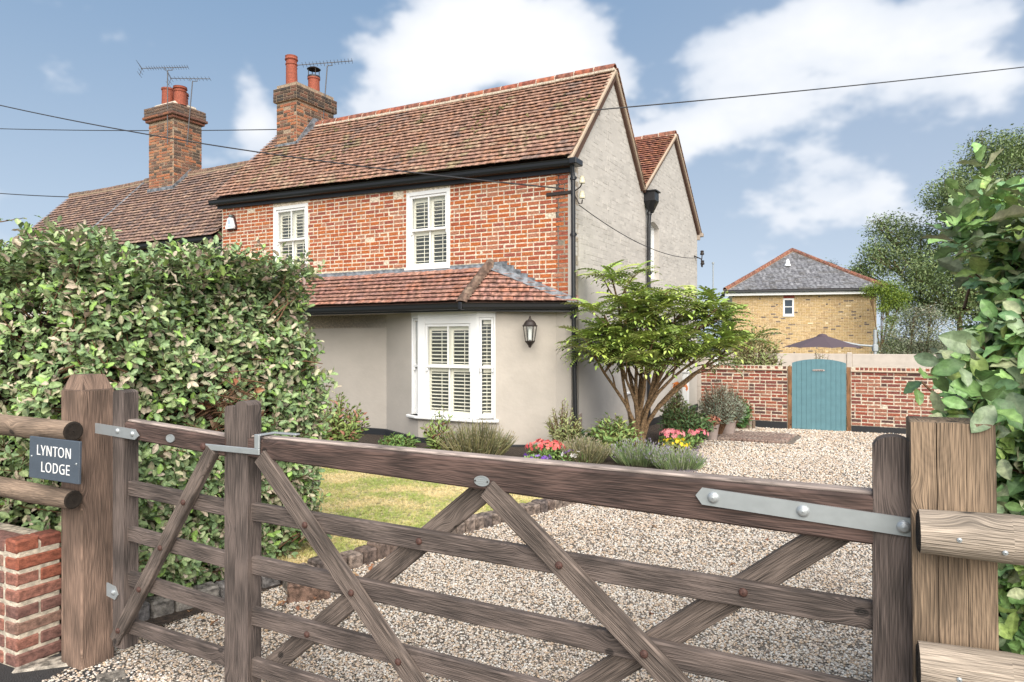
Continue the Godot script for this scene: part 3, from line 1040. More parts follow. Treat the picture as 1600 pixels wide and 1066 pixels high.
	var font := SystemFont.new()
	font.font_names = PackedStringArray(["Droid Sans"])
	for k in 2:
		var tm := TextMesh.new()
		tm.text = ["LYNTON", "LODGE"][k]
		tm.font = font
		tm.font_size = 64
		tm.pixel_size = 0.00098
		tm.depth = 0.0012
		part("lettering", tm, M.letter, np, Transform3D(Basis.from_scale(V(0.98, 1.0, 1)), V(0.0 + 0.012 * k, 0.036 - 0.075 * k, 0.0068)))
	for c in [V(-0.145, 0.005, 0.006), V(0.145, -0.005, 0.006)]:
		part("screw", bolt_shape(0.005), M.galv, np, Transform3D(Basis.IDENTITY, c))

	# the brick pier
	var pr := thing("brick_pier", "low stub wall of old red bricks, left of the gatepost", "wall", GT * T(V(-1.31, 0, 0.105)))
	var core := MB.new()
	core.bb(V(-3.0, -0.1, -0.1), V(-0.006, 0.592, 0.1), 0.01)
	part("mortar", core, M.pale_mortar, pr)
	var xf := []
	var hx := []
	for c in 9:
		var y := -0.035 + c * 0.0765
		var odd := c % 2
		if odd == 0:
			# end face shows a full brick across, the sides stretchers
			for z in [-0.053, 0.053]:
				hx.append([V(-0.0512 - 0.001, y, z), 1])
			for k in 13:
				xf.append([V(-0.215 - 0.2225 * k, y, 0.056), 0])
		else:
			xf.append([V(-0.0515, y, 0.0), 2])
			for k in 13:
				xf.append([V(-0.33 - 0.2225 * k + 0.11, y, 0.056), 0])
			hx.append([V(-0.16, y, 0.03), 1])
	var pal := [Color(0.36, 0.125, 0.085), Color(0.33, 0.15, 0.11), Color(0.40, 0.18, 0.13), Color(0.27, 0.135, 0.11), Color(0.40, 0.13, 0.08), Color(0.34, 0.20, 0.155)]
	var all := []
	for q in xf + hx:
		var bs := Basis.IDENTITY if q[1] == 0 else Basis(Vector3.UP, PI / 2)
		var sc := V(1, 1, 1)
		if q[1] == 1:
			sc = V(0.472, 1, 1)
		all.append(Transform3D(bs * Basis(Vector3.UP, rf(-0.02, 0.02)) * Basis.from_scale(sc), q[0] + V(rf(-0.004, 0.004), rf(-0.002, 0.002), 0)))
	pieces(pr, "brick", "bricks", func(c): return full_brick(c), "fullbrick", all, pal, picks(all.size(), 6), M.brick)

func full_brick(c: Color) -> Mesh:
	var mb := MB.new()
	mb.col = c
	mb.b(Vector3.ZERO, V(0.213, 0.0635, 0.1025), 0.010)
	return mb.done()

# ------------------------------------------------------------------ the cottage; local x runs right along the front, z out of it
var HT := Transform3D(Basis(V(0.877, 0, 0.48), Vector3.UP, V(-0.48, 0, 0.877)), V(0.959, -0.2, -11.0))
const Y0 := 0.2   # heights below are written from the road, the cottage stands 0.2 m lower
const LEFT := -8.36

func brick_face(c: Color, l: float, h := 0.0575) -> Mesh:
	# a brick with chamfered face edges; its face looks along +z
	var mb := MB.new()
	mb.col = c
	var d := 0.05
	var b := 0.004
	var f := [V(-l / 2 + b, -h / 2 + b, d / 2), V(l / 2 - b, -h / 2 + b, d / 2), V(l / 2 - b, h / 2 - b, d / 2), V(-l / 2 + b, h / 2 - b, d / 2)]
	var m := [V(-l / 2, -h / 2, d / 2 - b), V(l / 2, -h / 2, d / 2 - b), V(l / 2, h / 2, d / 2 - b), V(-l / 2, h / 2, d / 2 - b)]
	mb.quad(f[0], f[1], f[2], f[3], Vector3.BACK)
	var ns := [V(0, -1, 0), V(1, 0, 0), V(0, 1, 0), V(-1, 0, 0)]
	for k in 4:
		var k2 := (k + 1) % 4
		mb.quad(f[k], f[k2], m[k2], m[k], (ns[k] + Vector3.BACK).normalized())
		mb.quad(m[k], m[k2], m[k2] - V(0, 0, d), m[k] - V(0, 0, d), ns[k])
	return mb.done()

# Rows of bricks over a face. inside(x0, x1, y) says how much of a brick shows; at() places x, y on the face.
func brick_rows(x0: float, x1: float, y0: float, y1: float, course: float, full: float, ok: Callable, place: Transform3D, wild: float, npal: int, sag := 0.0) -> Array:
	var st := []
	var ci := PackedInt32Array()
	var rows := int((y1 - y0) / course)
	for r in rows:
		var y := y0 + (r + 0.5) * course
		var x := x0 - (full * 0.5 if r % 2 else 0.0)
		var flem := 0
		while x < x1:
			var l := full if (flem + r) % 3 else full * 0.49
			flem += 1
			var a := maxf(x, x0)
			var c := minf(x + l, x1)
			x += l
			if c - a < 0.045:
				continue
			var cut: Array = ok.call(a, c, y)
			for q in cut:
				var w: float = q[1] - q[0] - 0.018
				if w < 0.03:
					continue
				var j := rf(0, 1)
				if j < wild * 0.25:
					continue
				var shrink := 1.0 if j > wild else rf(0.72, 0.95)
				var hh := rf(0.93, 1.04) if j > wild else rf(0.72, 0.95)
				var mid := V((q[0] + q[1]) * 0.5 + (0.0 if j > wild else rf(-0.01, 0.01)), y + sag * (q[0] + q[1]) * 0.5 + rf(-0.002, 0.002), 0)
				st.append(place * Transform3D(Basis(Vector3.BACK, rf(-0.012, 0.012)) * Basis.from_scale(V(w * shrink / full, course / 0.075 * hh, 1)), mid + V(0, 0, rf(-0.003, 0.003))))
				ci.append(rng.randi() % npal)
	return [st, ci]

func tile_shape(c: Color) -> Mesh:
	var mb := MB.new()
	mb.col = c
	# a plain clay tile, slightly cambered; the bottom edge lies at y 0 and lifts off the course below
	var w := 0.079
	var t := 0.012
	var top := []
	for j in 2:
		var row := []
		for i in 4:
			var u := -1.0 + 2.0 * i / 3.0
			row.append(V(u * w, 0.0 if j == 0 else 0.22, 0.060 - 0.054 * j - 0.0035 * u * u))
		top.append(row)
	for i in 3:
		var n: Vector3 = (top[0][i + 1] - top[0][i]).cross(top[1][i] - top[0][i]).normalized()
		mb.quad(top[0][i], top[0][i + 1], top[1][i + 1], top[1][i], n)
		mb.quad(top[0][i], top[0][i + 1], top[0][i + 1] - V(0, 0, t), top[0][i] - V(0, 0, t), V(0, -1, 0))
	for s in [0, 3]:
		mb.quad(top[0][s], top[1][s], top[1][s] - V(0, 0, t), top[0][s] - V(0, 0, t), V(-1 if s == 0 else 1, 0, 0))
	return mb.done()

# tiles over a slope: a to b along the eaves, d to c along the top
func tile_rows(a: Vector3, b: Vector3, c: Vector3, d: Vector3, gauge: float, w: float, npal: int, patch: Variant, wob := 0.004, sag := 0.0) -> Array:
	var xf := []
	var ci := PackedInt32Array()
	var ax := (b - a).normalized()
	var n := ax.cross(((d - a) if (d - a).length() > (c - b).length() else (c - b)).normalized()).normalized()
	if n.y < 0:
		n = -n
	var up := n.cross(ax).normalized()
	if up.y < 0:
		up = -up
	var hh := (d - a).dot(up)
	var rows := int(hh / gauge)
	for r in rows:
		var v := (r + 0.02) / (hh / gauge)
		var l := a.lerp(d, v)
		var rr := b.lerp(c, v)
		var len := (rr - l).dot(ax)
		var s := -w * (0.5 if r % 2 else 0.0)
		while s < len:
			var x0 := maxf(s, 0.0)
			var x1 := minf(s + w, len)
			s += w
			if x1 - x0 < 0.03:
				continue
			var p := l + ax * ((x0 + x1) * 0.5) + n * (rf(0, wob) - sag * sin(PI * clampf((x0 + x1) * 0.5 / maxf(len, 0.1), 0, 1)) * v)
			var bs := Basis(ax, up, n) * Basis(Vector3.BACK, rf(-0.03, 0.03)) * Basis(Vector3.RIGHT, rf(-0.02, 0.025)) * Basis.from_scale(V((x1 - x0 - 0.004) / 0.158, gauge / 0.13, 1))
			xf.append(Transform3D(bs, p + up * rf(-0.004, 0.004)))
			ci.append(patch.call(p) if patch != null else rng.randi() % npal)
	return [xf, ci]

func slab(pts: Array, t: float) -> MB:
	# a roof slab under the tiles: a flat four-sided face and its underside
	var mb := MB.new()
	var n: Vector3 = (pts[1] - pts[0]).cross(pts[2] - pts[0]).normalized()
	if n.y < 0:
		n = -n
	var lo := []
	for p in pts:
		lo.append(p - n * t)
	var k := pts.size()
	for i in range(1, k - 1):
		mb.flat(pts[0], pts[i], pts[i + 1], n)
		mb.flat(lo[0], lo[i], lo[i + 1], -n)
	for i in k:
		var j := (i + 1) % k
		var o: Vector3 = (pts[j] - pts[i]).cross(n)
		mb.flat(pts[i], pts[j], lo[j], o)
		mb.flat(pts[i], lo[j], lo[i], o)
	return mb

func ridge_run(p: Node3D, nm: String, a: Vector3, b: Vector3, n: int, r: float, pal: Array, mort: Material) -> void:
	var d := (b - a) / n
	var shape := func(c: Color):
		var mb := MB.new()
		mb.col = c
		var l := d.length() * 0.97
		for k in 8:
			var a0 := PI * k / 8.0 - 0.12 * (1 - k / 4.0)
			var a1 := PI * (k + 1) / 8.0 - 0.12 * (1 - (k + 1) / 4.0)
			var n0 := V(0, sin(a0), cos(a0))
			var n1 := V(0, sin(a1), cos(a1))
			for rr in [[r, 1.0], [r - 0.016, -1.0]]:
				mb.tri(n0 * rr[0] + V(-l / 2, 0, 0), n1 * rr[0] + V(-l / 2, 0, 0), n1 * rr[0] + V(l / 2, 0, 0), n0 * rr[1], n1 * rr[1], n1 * rr[1])
				mb.tri(n0 * rr[0] + V(-l / 2, 0, 0), n1 * rr[0] + V(l / 2, 0, 0), n0 * rr[0] + V(l / 2, 0, 0), n0 * rr[1], n1 * rr[1], n0 * rr[1])
			for s in [-1, 1]:
				var e := V(s * l / 2, 0, 0)
				mb.quad(n0 * r + e, n1 * r + e, n1 * (r - 0.016) + e, n0 * (r - 0.016) + e, V(s, 0, 0))
		return mb.done()
	var xf := []
	var bs := frame(d, Vector3.UP)
	var m := MB.new()
	for i in n:
		var q := a + d * (i + 0.5) + V(0, -0.03 * sin(PI * (i + 0.5) / n), 0)
		xf.append(Transform3D(bs * Basis(Vector3.BACK, rf(-0.012, 0.012)), q + V(0, rf(-0.004, 0.004), 0)))
		m.box(Transform3D(bs, q - V(0, 0.03, 0) + d * 0.02), V(d.length(), 0.06, r * 1.98), 0.01)
		m.lathe(Transform3D(bs * Basis(Vector3.BACK, -PI / 2), q - d * 0.5), [[r * 0.995, -0.012], [r * 1.01, 0.0], [r * 0.995, 0.012]], 12)
	part("ridge_mortar", m, mort, p)
	pieces(p, nm, nm + "s", shape, "ridge%s%.3f" % [nm, d.length()], xf, pal, picks(n, pal.size()), M.tile)

# a sash window with shutters behind it: w wide, h high, its outer face at z 0, lower left corner at the origin
func sash_window(p: Node3D, nm: String, xf: Transform3D, w: float, h: float, bars: bool, fw: float, louvre: float, panels: int, tilt: float) -> void:
	var win := Node3D.new()
	win.name = child_name(p, nm)
	p.add_child(win)
	win.transform = xf
	var fr := MB.new()
	var hz := 0.055
	fr.bb(V(0, 0, -0.17), V(fw, h, 0), 0.004)
	fr.bb(V(w - fw, 0, -0.17), V(w, h, 0), 0.004)
	fr.bb(V(fw + 0.001, h - fw, -0.14), V(w - fw - 0.001, h, -0.002), 0.004)
	fr.bb(V(-0.015, -0.04, -0.14), V(w + 0.015, 0.0, 0.045), 0.006)
	part("frame", fr, M.white, win)
	var mid := h * 0.5
	var x0 := fw + 0.003
	var x1 := w - fw - 0.003
	for k in 2:
		var zf := -0.022 if k == 1 else -0.066
		var ya := mid - 0.022 if k == 1 else 0.004
		var yb := h - fw - 0.003 if k == 1 else mid + 0.018
		var s := MB.new()
		var sw := 0.04
		var bot := 0.042 if k == 1 else 0.075
		s.bb(V(x0, ya, zf - hz + 0.015), V(x0 + sw, yb, zf), 0.003)
		s.bb(V(x1 - sw, ya, zf - hz + 0.015), V(x1, yb, zf), 0.003)
		s.bb(V(x0 + sw + 0.001, ya, zf - hz + 0.016), V(x1 - sw - 0.001, ya + bot, zf - 0.001), 0.003)
		s.bb(V(x0 + sw + 0.001, yb - 0.042, zf - hz + 0.016), V(x1 - sw - 0.001, yb, zf - 0.001), 0.003)
		if bars:
			s.bb(V((x0 + x1) * 0.5 - 0.011, ya + bot - 0.002, zf - hz + 0.018), V((x0 + x1) * 0.5 + 0.011, yb - 0.04, zf - 0.003), 0.003)
		if k == 1:
			for hx in [x0 + 0.001, x1 - sw + 0.001]:
				s.bb(V(hx, ya - 0.065, zf - hz + 0.017), V(hx + sw - 0.002, ya + 0.002, zf - 0.002), 0.012)
		var sash := part("sash", s, M.white, win)
		var gl := MB.new()
		gl.quad(V(x0 + sw - 0.004, ya + bot - 0.004, zf - 0.02), V(x1 - sw + 0.004, ya + bot - 0.004, zf - 0.02), V(x1 - sw + 0.004, yb - 0.038, zf - 0.02), V(x0 + sw - 0.004, yb - 0.038, zf - 0.02), Vector3.BACK)
		part("pane", gl, M.glass, win)
		# shutter leaves behind each sash
		var zs := -0.135
		var pw := (x1 - x0) / panels
		for i in panels:
			var a := x0 + pw * i + 0.002
			var c := a + pw - 0.004
			var sy0 := ya + bot - 0.03
			var sy1 := yb - 0.02
			var stile := 0.05 if panels == 2 else 0.03
			var f := MB.new()
			f.bb(V(a, sy0, zs - 0.014), V(a + stile, sy1, zs + 0.014), 0.003)
			f.bb(V(c - stile, sy0, zs - 0.014), V(c, sy1, zs + 0.014), 0.003)
			f.bb(V(a + stile + 0.001, sy1 - 0.09, zs - 0.013), V(c - stile - 0.001, sy1, zs + 0.013), 0.003)
			f.bb(V(a + stile + 0.001, sy0, zs - 0.013), V(c - stile - 0.001, sy0 + 0.05, zs + 0.013), 0.003)
			f.bb(V((a + c) * 0.5 + 0.06 if panels == 2 else (a + c) * 0.5, sy0 + 0.06, zs + 0.034), V((a + c) * 0.5 + 0.07 if panels == 2 else (a + c) * 0.5 + 0.008, sy1 - 0.1, zs + 0.042), 0.002)
			part("shutter_frame", f, M.shutter, win)
			var span := (sy1 - 0.09) - (sy0 + 0.05)
			var nl := int(round(span / louvre))
			for j in nl:
				var sl := MB.new()
				var y := sy0 + 0.05 + span * (j + 0.5) / nl
				sl.box(Transform3D(Basis(Vector3.RIGHT, tilt), V((a + c) * 0.5, y, zs)), V(c - a - 2 * stile - 0.002, 0.012, 0.060), 0.005)
				part("slat", sl, M.shutter, win)
	# the dark room behind
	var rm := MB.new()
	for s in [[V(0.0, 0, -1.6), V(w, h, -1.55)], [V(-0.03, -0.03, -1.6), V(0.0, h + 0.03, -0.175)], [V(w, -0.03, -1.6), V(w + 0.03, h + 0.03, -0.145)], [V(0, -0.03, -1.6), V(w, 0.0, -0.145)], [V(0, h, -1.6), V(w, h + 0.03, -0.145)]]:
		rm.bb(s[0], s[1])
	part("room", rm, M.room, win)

func yz(mb: MB, poly: PackedVector2Array, x0: float, x1: float) -> void:
	# a polygon in z, y pushed out along x (a gable end)
	mb.prism(Transform3D(Basis(V(0, 0, 1), V(0, 1, 0), V(-1, 0, 0)), Vector3.ZERO), poly, -x0, -x1)

const RED := [Color(0.55, 0.145, 0.05), Color(0.49, 0.12, 0.05), Color(0.58, 0.18, 0.06), Color(0.46, 0.125, 0.07), Color(0.53, 0.18, 0.09), Color(0.42, 0.12, 0.075), Color(0.60, 0.17, 0.05), Color(0.54, 0.23, 0.14)]
const ROOF := [Color(0.50, 0.285, 0.20), Color(0.46, 0.265, 0.19), Color(0.53, 0.31, 0.22), Color(0.44, 0.25, 0.185), Color(0.48, 0.29, 0.215), Color(0.49, 0.265, 0.17), Color(0.33, 0.225, 0.185), Color(0.54, 0.36, 0.25), Color(0.42, 0.315, 0.19)]

func roof_patch(seed_: int) -> Callable:
	var n := FastNoiseLite.new()
	n.seed = seed_
	n.frequency = 0.75
	n.fractal_octaves = 3
	n.fractal_type = FastNoiseLite.FRACTAL_FBM
	return func(p: Vector3) -> int:
		var v := n.get_noise_3d(p.x, p.y, p.z) + rf(-0.28, 0.28)
		if v > 0.42:
			return 6 if rng.randf() < 0.5 else 4
		if v < -0.40:
			return 7
		if n.get_noise_3d(p.x * 1.7 + 30.0, p.y * 1.7, p.z) > 0.34 and rng.randf() < 0.7:
			return 8
		return rng.randi() % 6

func moss_on(p: Node3D, a: Vector3, b: Vector3, c: Vector3, d: Vector3, count: int, seed_: int, th: float) -> void:
	var n := FastNoiseLite.new()
	n.seed = seed_
	n.frequency = 0.9
	n.fractal_octaves = 2
	n.fractal_type = FastNoiseLite.FRACTAL_FBM
	var nn := (b - a).cross(d - a).normalized()
	if nn.y < 0:
		nn = -nn
	var xf := []
	for i in count:
		var u := rng.randf()
		var v := rng.randf()
		var q := a.lerp(b, u).lerp(d.lerp(c, u), v)
		if n.get_noise_3d(q.x, q.y, q.z) < th - 0.25 * (1.0 - v):
			continue
		var s := rf(0.02, 0.06)
		xf.append(Transform3D(frame(b - a, nn) * Basis(Vector3.UP, rf(0, TAU)) * Basis.from_scale(V(s * rf(1, 2), s * 0.45, s)), q + nn * 0.03))
	pieces(p, "moss", "moss", pebble_shape, "moss", xf, [Color(0.16, 0.145, 0.04), Color(0.22, 0.18, 0.07), Color(0.11, 0.105, 0.045)], picks(xf.size(), 3), M.moss, 0)

func chimney_bricks(p: Node3D, x0: float, x1: float, z0: float, z1: float, y0: float, y1: float, pal: Array, cap := 150) -> void:
	# bricks over the four faces of a stack; z1 is the front
	var all := []
	var ci := PackedInt32Array()
	var yes := func(a, c, _y): return [[a, c]]
	var faces := [[x0, x1, T(V(0, 0, z1 - 0.018))], [-z1, -z0, Transform3D(Basis(Vector3.UP, PI / 2), V(x1 - 0.018, 0, 0))], [z0, z1, Transform3D(Basis(Vector3.UP, -PI / 2), V(x0 + 0.018, 0, 0))], [-x1, -x0, Transform3D(Basis(Vector3.UP, PI), V(0, 0, z0 + 0.018))]]
	for f in faces:
		var r := brick_rows(f[0], f[1], y0, y1, 0.076, 0.225, yes, f[2], 0.1, pal.size())
		all.append_array(r[0])
		ci.append_array(r[1])
	pieces(p, "brick", "bricks", func(c): return brick_face(c, 0.225), "bf225", all, pal, ci, M.brick, cap)

func aerial(label: String, foot: Vector3, h: float, yaw: float, tilt: float, rods: int, l: float, lean := 0.0) -> void:
	var o := thing("tv_aerial", label, "aerial", Transform3D(Basis(Vector3.UP, yaw), foot), "television aerials on the chimneys")
	var m := MB.new()
	m.tube([V(0, 0, 0), V(lean, h, 0)], [0.014, 0.014], 6)
	part("mast", m, M.aluminium, o)
	var bs := Basis(Vector3.BACK, tilt)
	var top := V(lean, h, 0)
	var b := MB.new()
	b.tube([top + bs * V(-l * 0.55, 0.07, 0), top + bs * V(l * 0.45, 0.07, 0)], [0.01, 0.01], 5)
	b.tube([top + bs * V(-0.06, 0.0, 0), top + bs * V(-0.07, 0.07, 0)], [0.01, 0.01], 5)
	b.tube([top + bs * V(0.0, 0.0, 0), top + bs * V(0.12, 0.0, 0), top + bs * V(0.12, 0.07, 0)], [0.01, 0.01, 0.01], 5)
	part("boom", b, M.aluminium, o)
	var r := MB.new()
	for i in rods:
		var x := lerpf(-l * 0.42, l * 0.44, float(i) / (rods - 1))
		r.tube([top + bs * V(x, 0.07, -0.15), top + bs * V(x, 0.07, 0.15)], [0.005, 0.005], 4)
	part("directors", r, M.aluminium, o)
	var rf_ := MB.new()
	for i in 5:
		var y := -0.09 + 0.075 * i
		rf_.tube([top + bs * V(-l * 0.53 - absf(y - 0.07) * 0.5, y, -0.22), top + bs * V(-l * 0.53 - absf(y - 0.07) * 0.5, y, 0.22)], [0.005, 0.005], 4)
	rf_.tube([top + bs * V(-l * 0.6, -0.1, 0), top + bs * V(-l * 0.53, 0.07, 0), top + bs * V(-l * 0.6, 0.23, 0)], [0.007, 0.007, 0.007], 4)
	part("reflector", rf_, M.aluminium, o)

func chimney_pot(p: Node3D, c: Vector3, r: float, h: float, beads: bool, lean := 0.0) -> void:
	var m := MB.new()
	var prof := [[r * 1.05, 0.0], [r, 0.02], [r * 0.93, h * 0.72]]
	if beads:
		prof += [[r * 1.03, h * 0.73], [r * 1.03, h * 0.76], [r * 0.93, h * 0.77], [r * 0.93, h * 0.86], [r * 1.06, h * 0.875], [r * 1.12, h * 0.90], [r * 1.06, h * 0.925], [r * 1.0, h * 0.94], [r * 1.06, h], [r * 0.85, h], [r * 0.8, h * 0.7]]
	else:
		prof += [[r * 0.93, h * 0.9], [r * 1.04, h * 0.92], [r * 1.04, h], [r * 0.82, h], [r * 0.8, h * 0.7]]
	m.lathe(Transform3D(Basis(Vector3.BACK, lean), c), prof, 20)
	part("chimney_pot", m, M.terracotta, p)

func build_cottage() -> void:
	var H := thing("cottage", "red brick and cream cottage with clay tiled roof and bay window", "house", HT)
	var eL := 4.60 + Y0     # eaves height at the left end, sloping down to the right
	var eR := 4.42 + Y0
	var rz := -1.86
	var ry := 6.56 + Y0
	# --- shell: floors and walls with thickness
	var front := MB.new()
	var wins := [[-6.77, -5.79, 2.935, 4.335], [-3.31, -2.35, 2.88, 4.275]]
	var xs := [LEFT, -6.77, -5.79, -3.31, -2.35, 0.0]
	for k in 5:
		var a: float = xs[k]
		var b: float = xs[k + 1]
		var s := 0.002 * (k % 2)
		if k % 2 == 0:
			front.bb(V(a, 2.0, -0.28), V(b, 4.55 + Y0 - 0.016 * b * 0.9, 0.0))
		else:
			var w: Array = wins[k / 2]
			front.bb(V(a, 2.0, -0.28), V(b, w[2] + Y0 - 0.041, -0.001))
			front.bb(V(a, w[3] + Y0, -0.28), V(b, 4.6 + Y0 - 0.016 * b * 0.9, -0.002))
	var fw := part("front_wall", front, M.mortar, H)
	# front bricks, in Flemish-looking bond with patched mortar
	var bay_top := func(x: float) -> float:
		return 2.83 + Y0 if x < -1.52 else 2.83 + Y0 - (x + 1.52) * 0.46
	var shows := func(a: float, c: float, y: float) -> Array:
		var out := []
		var segs := [[a, c]]
		for w in wins:
			var nx := []
			for q in segs:
				if y > w[2] + Y0 - 0.07 and y < w[3] + Y0 + 0.03:
					if q[0] < w[0]:
						nx.append([q[0], minf(q[1], w[0])])
					if q[1] > w[1]:
						nx.append([maxf(q[0], w[1]), q[1]])
				else:
					nx.append(q)
			segs = nx
		for q in segs:
			if y - 0.045 > bay_top.call((q[0] + q[1]) * 0.5):
				out.append(q)
		return out
	var br := brick_rows(LEFT + 0.02, -0.03, 2.05 + Y0, 4.62 + Y0, 0.0757, 0.226, shows, T(V(0, 0, -0.0215)), 0.07, RED.size(), -0.006)
	pieces(fw, "brick", "bricks", func(c): return brick_face(c, 0.226), "bf226", br[0], RED, br[1], M.brick)
	# gable end: two pitches side by side, with an opening for the tall window
	var zv := -3.62
	var yv := 4.72 + Y0
	var z2 := -8.36
	var y2 := 6.46 + Y0
	var gp := P2([[0.0, -0.1], [0.0, eR - 0.02], [rz, ry - 0.1], [zv, yv - 0.05], [-6.02, y2 - 0.08], [z2, 4.42 + Y0], [z2, -0.1]])
	var wz0 := -4.86
	var wz1 := -4.10
	var wy0 := 2.9 + Y0
	var wy1 := 4.14 + Y0
	var arch := PackedVector2Array([Vector2(wz0, wy0)])
	for i in 11:
		var t := i / 10.0
		arch.append(Vector2(lerpf(wz0, wz1, t), wy1 - 0.09 + 0.1 * sin(PI * t)))
	arch.append(Vector2(wz1, wy0))
	var gm := MB.new()
	for band in [[-9.0, wz0], [wz1, 1.0]]:
		for q in Geometry2D.intersect_polygons(gp, P2([[band[0], -1], [band[1], -1], [band[1], 9], [band[0], 9]])):
			yz(gm, q, -0.28, 0.0)
	for band in [[-1.0, wy0], [wy0, 9.0]]:
		for q in Geometry2D.intersect_polygons(gp, P2([[wz0, band[0]], [wz1, band[0]], [wz1, band[1]], [wz0, band[1]]])):
			for q2 in Geometry2D.clip_polygons(q, arch):
				yz(gm, q2, -0.28, -0.001)
	var gw := part("gable_wall", gm, M.paint_wall, H)
	var in_gable := func(a: float, c: float, y: float) -> Array:
		# a and c run along -z
		var z := -(a + c) * 0.5
		var lim := eR + (z / rz) * (ry - eR) if z > rz else (ry + (z - rz) / (zv - rz) * (yv - ry) if z > zv else (yv + (z - zv) / (-6.02 - zv) * (y2 - yv) if z > -6.02 else y2 + (z + 6.02) / (z2 + 6.02) * (4.42 + Y0 - y2)))
		if y > lim - 0.12:
			return []
		if z < wz1 + 0.12 and z > wz0 - 0.12 and y > wy0 and y < wy1 + 0.05:
			return []
		if y < 2.9 and z > -3.4:
			return []
		return [[a, c]]
	var pb := brick_rows(0.02, 8.34, 2.0, 6.7 + Y0, 0.076, 0.228, in_gable, Transform3D(Basis(Vector3.UP, PI / 2), V(-0.0237, 0, 0)), 0.05, 3)
	pieces(gw, "brick", "painted_bricks", func(c): return brick_face(c, 0.228, 0.0685), "bf228", pb[0], [Color(0.545, 0.51, 0.475), Color(0.535, 0.50, 0.465), Color(0.553, 0.518, 0.482)], pb[1], M.paint_brick, 0)
	var other := MB.new()
	other.bb(V(LEFT, -0.1, z2 + 0.01), V(LEFT + 0.28, 4.4 + Y0, -0.29))
	other.bb(V(LEFT + 0.29, -0.1, z2 + 0.01), V(-0.29, 4.4 + Y0, z2 + 0.28))
	other.bb(V(LEFT + 0.29, -0.1, zv - 0.1), V(-0.29, yv - 0.1, zv + 0.1))
	other.bb(V(LEFT + 0.29, 4.2, zv + 0.11), V(-0.29, 4.3, -0.29))
	part("inner_wall", other, M.paint_wall, H)
	var lg := MB.new()
	yz(lg, P2([[0.0, 4.3 + Y0], [rz, ry - 0.1], [zv, yv - 0.05], [-6.02, y2 - 0.08], [z2, 4.42 + Y0]]), LEFT, LEFT + 0.25)
	part("inner_wall", lg, M.paint_wall, H)
	# tall side window in its arched recess
	sash_window(H, "window", Transform3D(Basis(Vector3.UP, PI / 2), V(-0.115, wy0, wz1)), 0.76, wy1 - wy0 + 0.01, false, 0.07, 0.07, 1, 0.35)
	# small low window and side door behind the tree
	sash_window(H, "window", Transform3D(Basis(Vector3.UP, PI / 2), V(0.015, 0.55 + Y0, -2.55)), 0.72, 0.95, true, 0.06, 0.07, 1, 0.35)
	# --- main roof
	var a := V(LEFT - 0.14, eL + 0.05, 0.17)
	var b := V(0.06, eR + 0.05, 0.17)
	var c := V(0.06, ry, rz)
	var d := V(LEFT - 0.14, ry + 0.12, rz)
	var rf1 := part("main_roof", slab([a - V(0, 0.06, 0.05), b - V(0, 0.06, 0.05), c - V(0, 0.07, 0), d - V(0, 0.07, 0)], 0.10), M.roof_slab, H)
	var tl := tile_rows(a, b, c, d, 0.128, 0.163, ROOF.size(), roof_patch(3), 0.008, 0.03)
	pieces(rf1, "tile", "tiles", tile_shape, "tile", tl[0], ROOF, tl[1], M.tile)
	moss_on(rf1, a, b, c, d, 1900, 6, 0.33)
	var e1 := V(0.06, yv, zv)
	var e2 := V(LEFT - 0.14, yv + 0.1, zv)
	part("main_roof", slab([c, e1, e2, d], 0.10), M.roof_slab, H)
	ridge_run(rf1, "ridge_tile", V(LEFT + 0.85, ry + 0.085, rz), V(0.07, ry + 0.012, rz), 19, 0.105, [Color(0.42, 0.13, 0.075), Color(0.38, 0.115, 0.075), Color(0.46, 0.16, 0.09), Color(0.34, 0.13, 0.09)], M.pale_mortar)
	# rear roof
	var a2 := V(LEFT, yv, zv)
	var b2 := V(0.06, yv, zv)
	var c2 := V(0.06, y2, -6.02)
	var d2 := V(LEFT, y2, -6.02)
	var rf2 := part("rear_roof", slab([a2, b2, c2, d2], 0.10), M.roof_slab, H)
	var t2 := tile_rows(V(-3.4, yv, zv), b2, c2, V(-3.4, y2, -6.02), 0.128, 0.163, 6, null, 0.006)
	pieces(rf2, "tile", "tiles", tile_shape, "tile", t2[0], [Color(0.520, 0.217, 0.131), Color(0.455, 0.182, 0.116), Color(0.559, 0.252, 0.152), Color(0.390, 0.168, 0.123), Color(0.494, 0.238, 0.145), Color(0.429, 0.182, 0.131)], t2[1], M.tile, 200)
	part("rear_roof", slab([c2, d2, V(LEFT, 4.42 + Y0, z2 - 0.12), V(0.06, 4.42 + Y0, z2 - 0.12)], 0.10), M.roof_slab, H)
	ridge_run(rf2, "ridge_tile", V(-3.6, y2 + 0.01, -6.02), V(0.07, y2 + 0.01, -6.02), 9, 0.10, [Color(0.40, 0.17, 0.11), Color(0.36, 0.15, 0.10)], M.pale_mortar)
	# mortared verges along both gables
	var vg := MB.new()
	for q in [[V(0.045, eR + 0.03, 0.16), V(0.045, ry - 0.03, rz)], [V(0.045, ry - 0.03, rz), V(0.045, yv - 0.02, zv)], [V(0.045, yv - 0.02, zv), V(0.045, y2 - 0.02, -6.02)], [V(0.045, y2 - 0.02, -6.02), V(0.045, 4.42 + Y0, z2 - 0.12)]]:
		var dd: Vector3 = q[1] - q[0]
		vg.box(Transform3D(frame(dd, Vector3.UP), (q[0] + q[1]) * 0.5 + V(0, 0.0, 0)), V(dd.length() + 0.02, 0.06, 0.085), 0.012)
	part("verge", vg, mat(Color(0.42, 0.33, 0.25), 0.9), H)
	# edge tiles along the verges
	var et := []
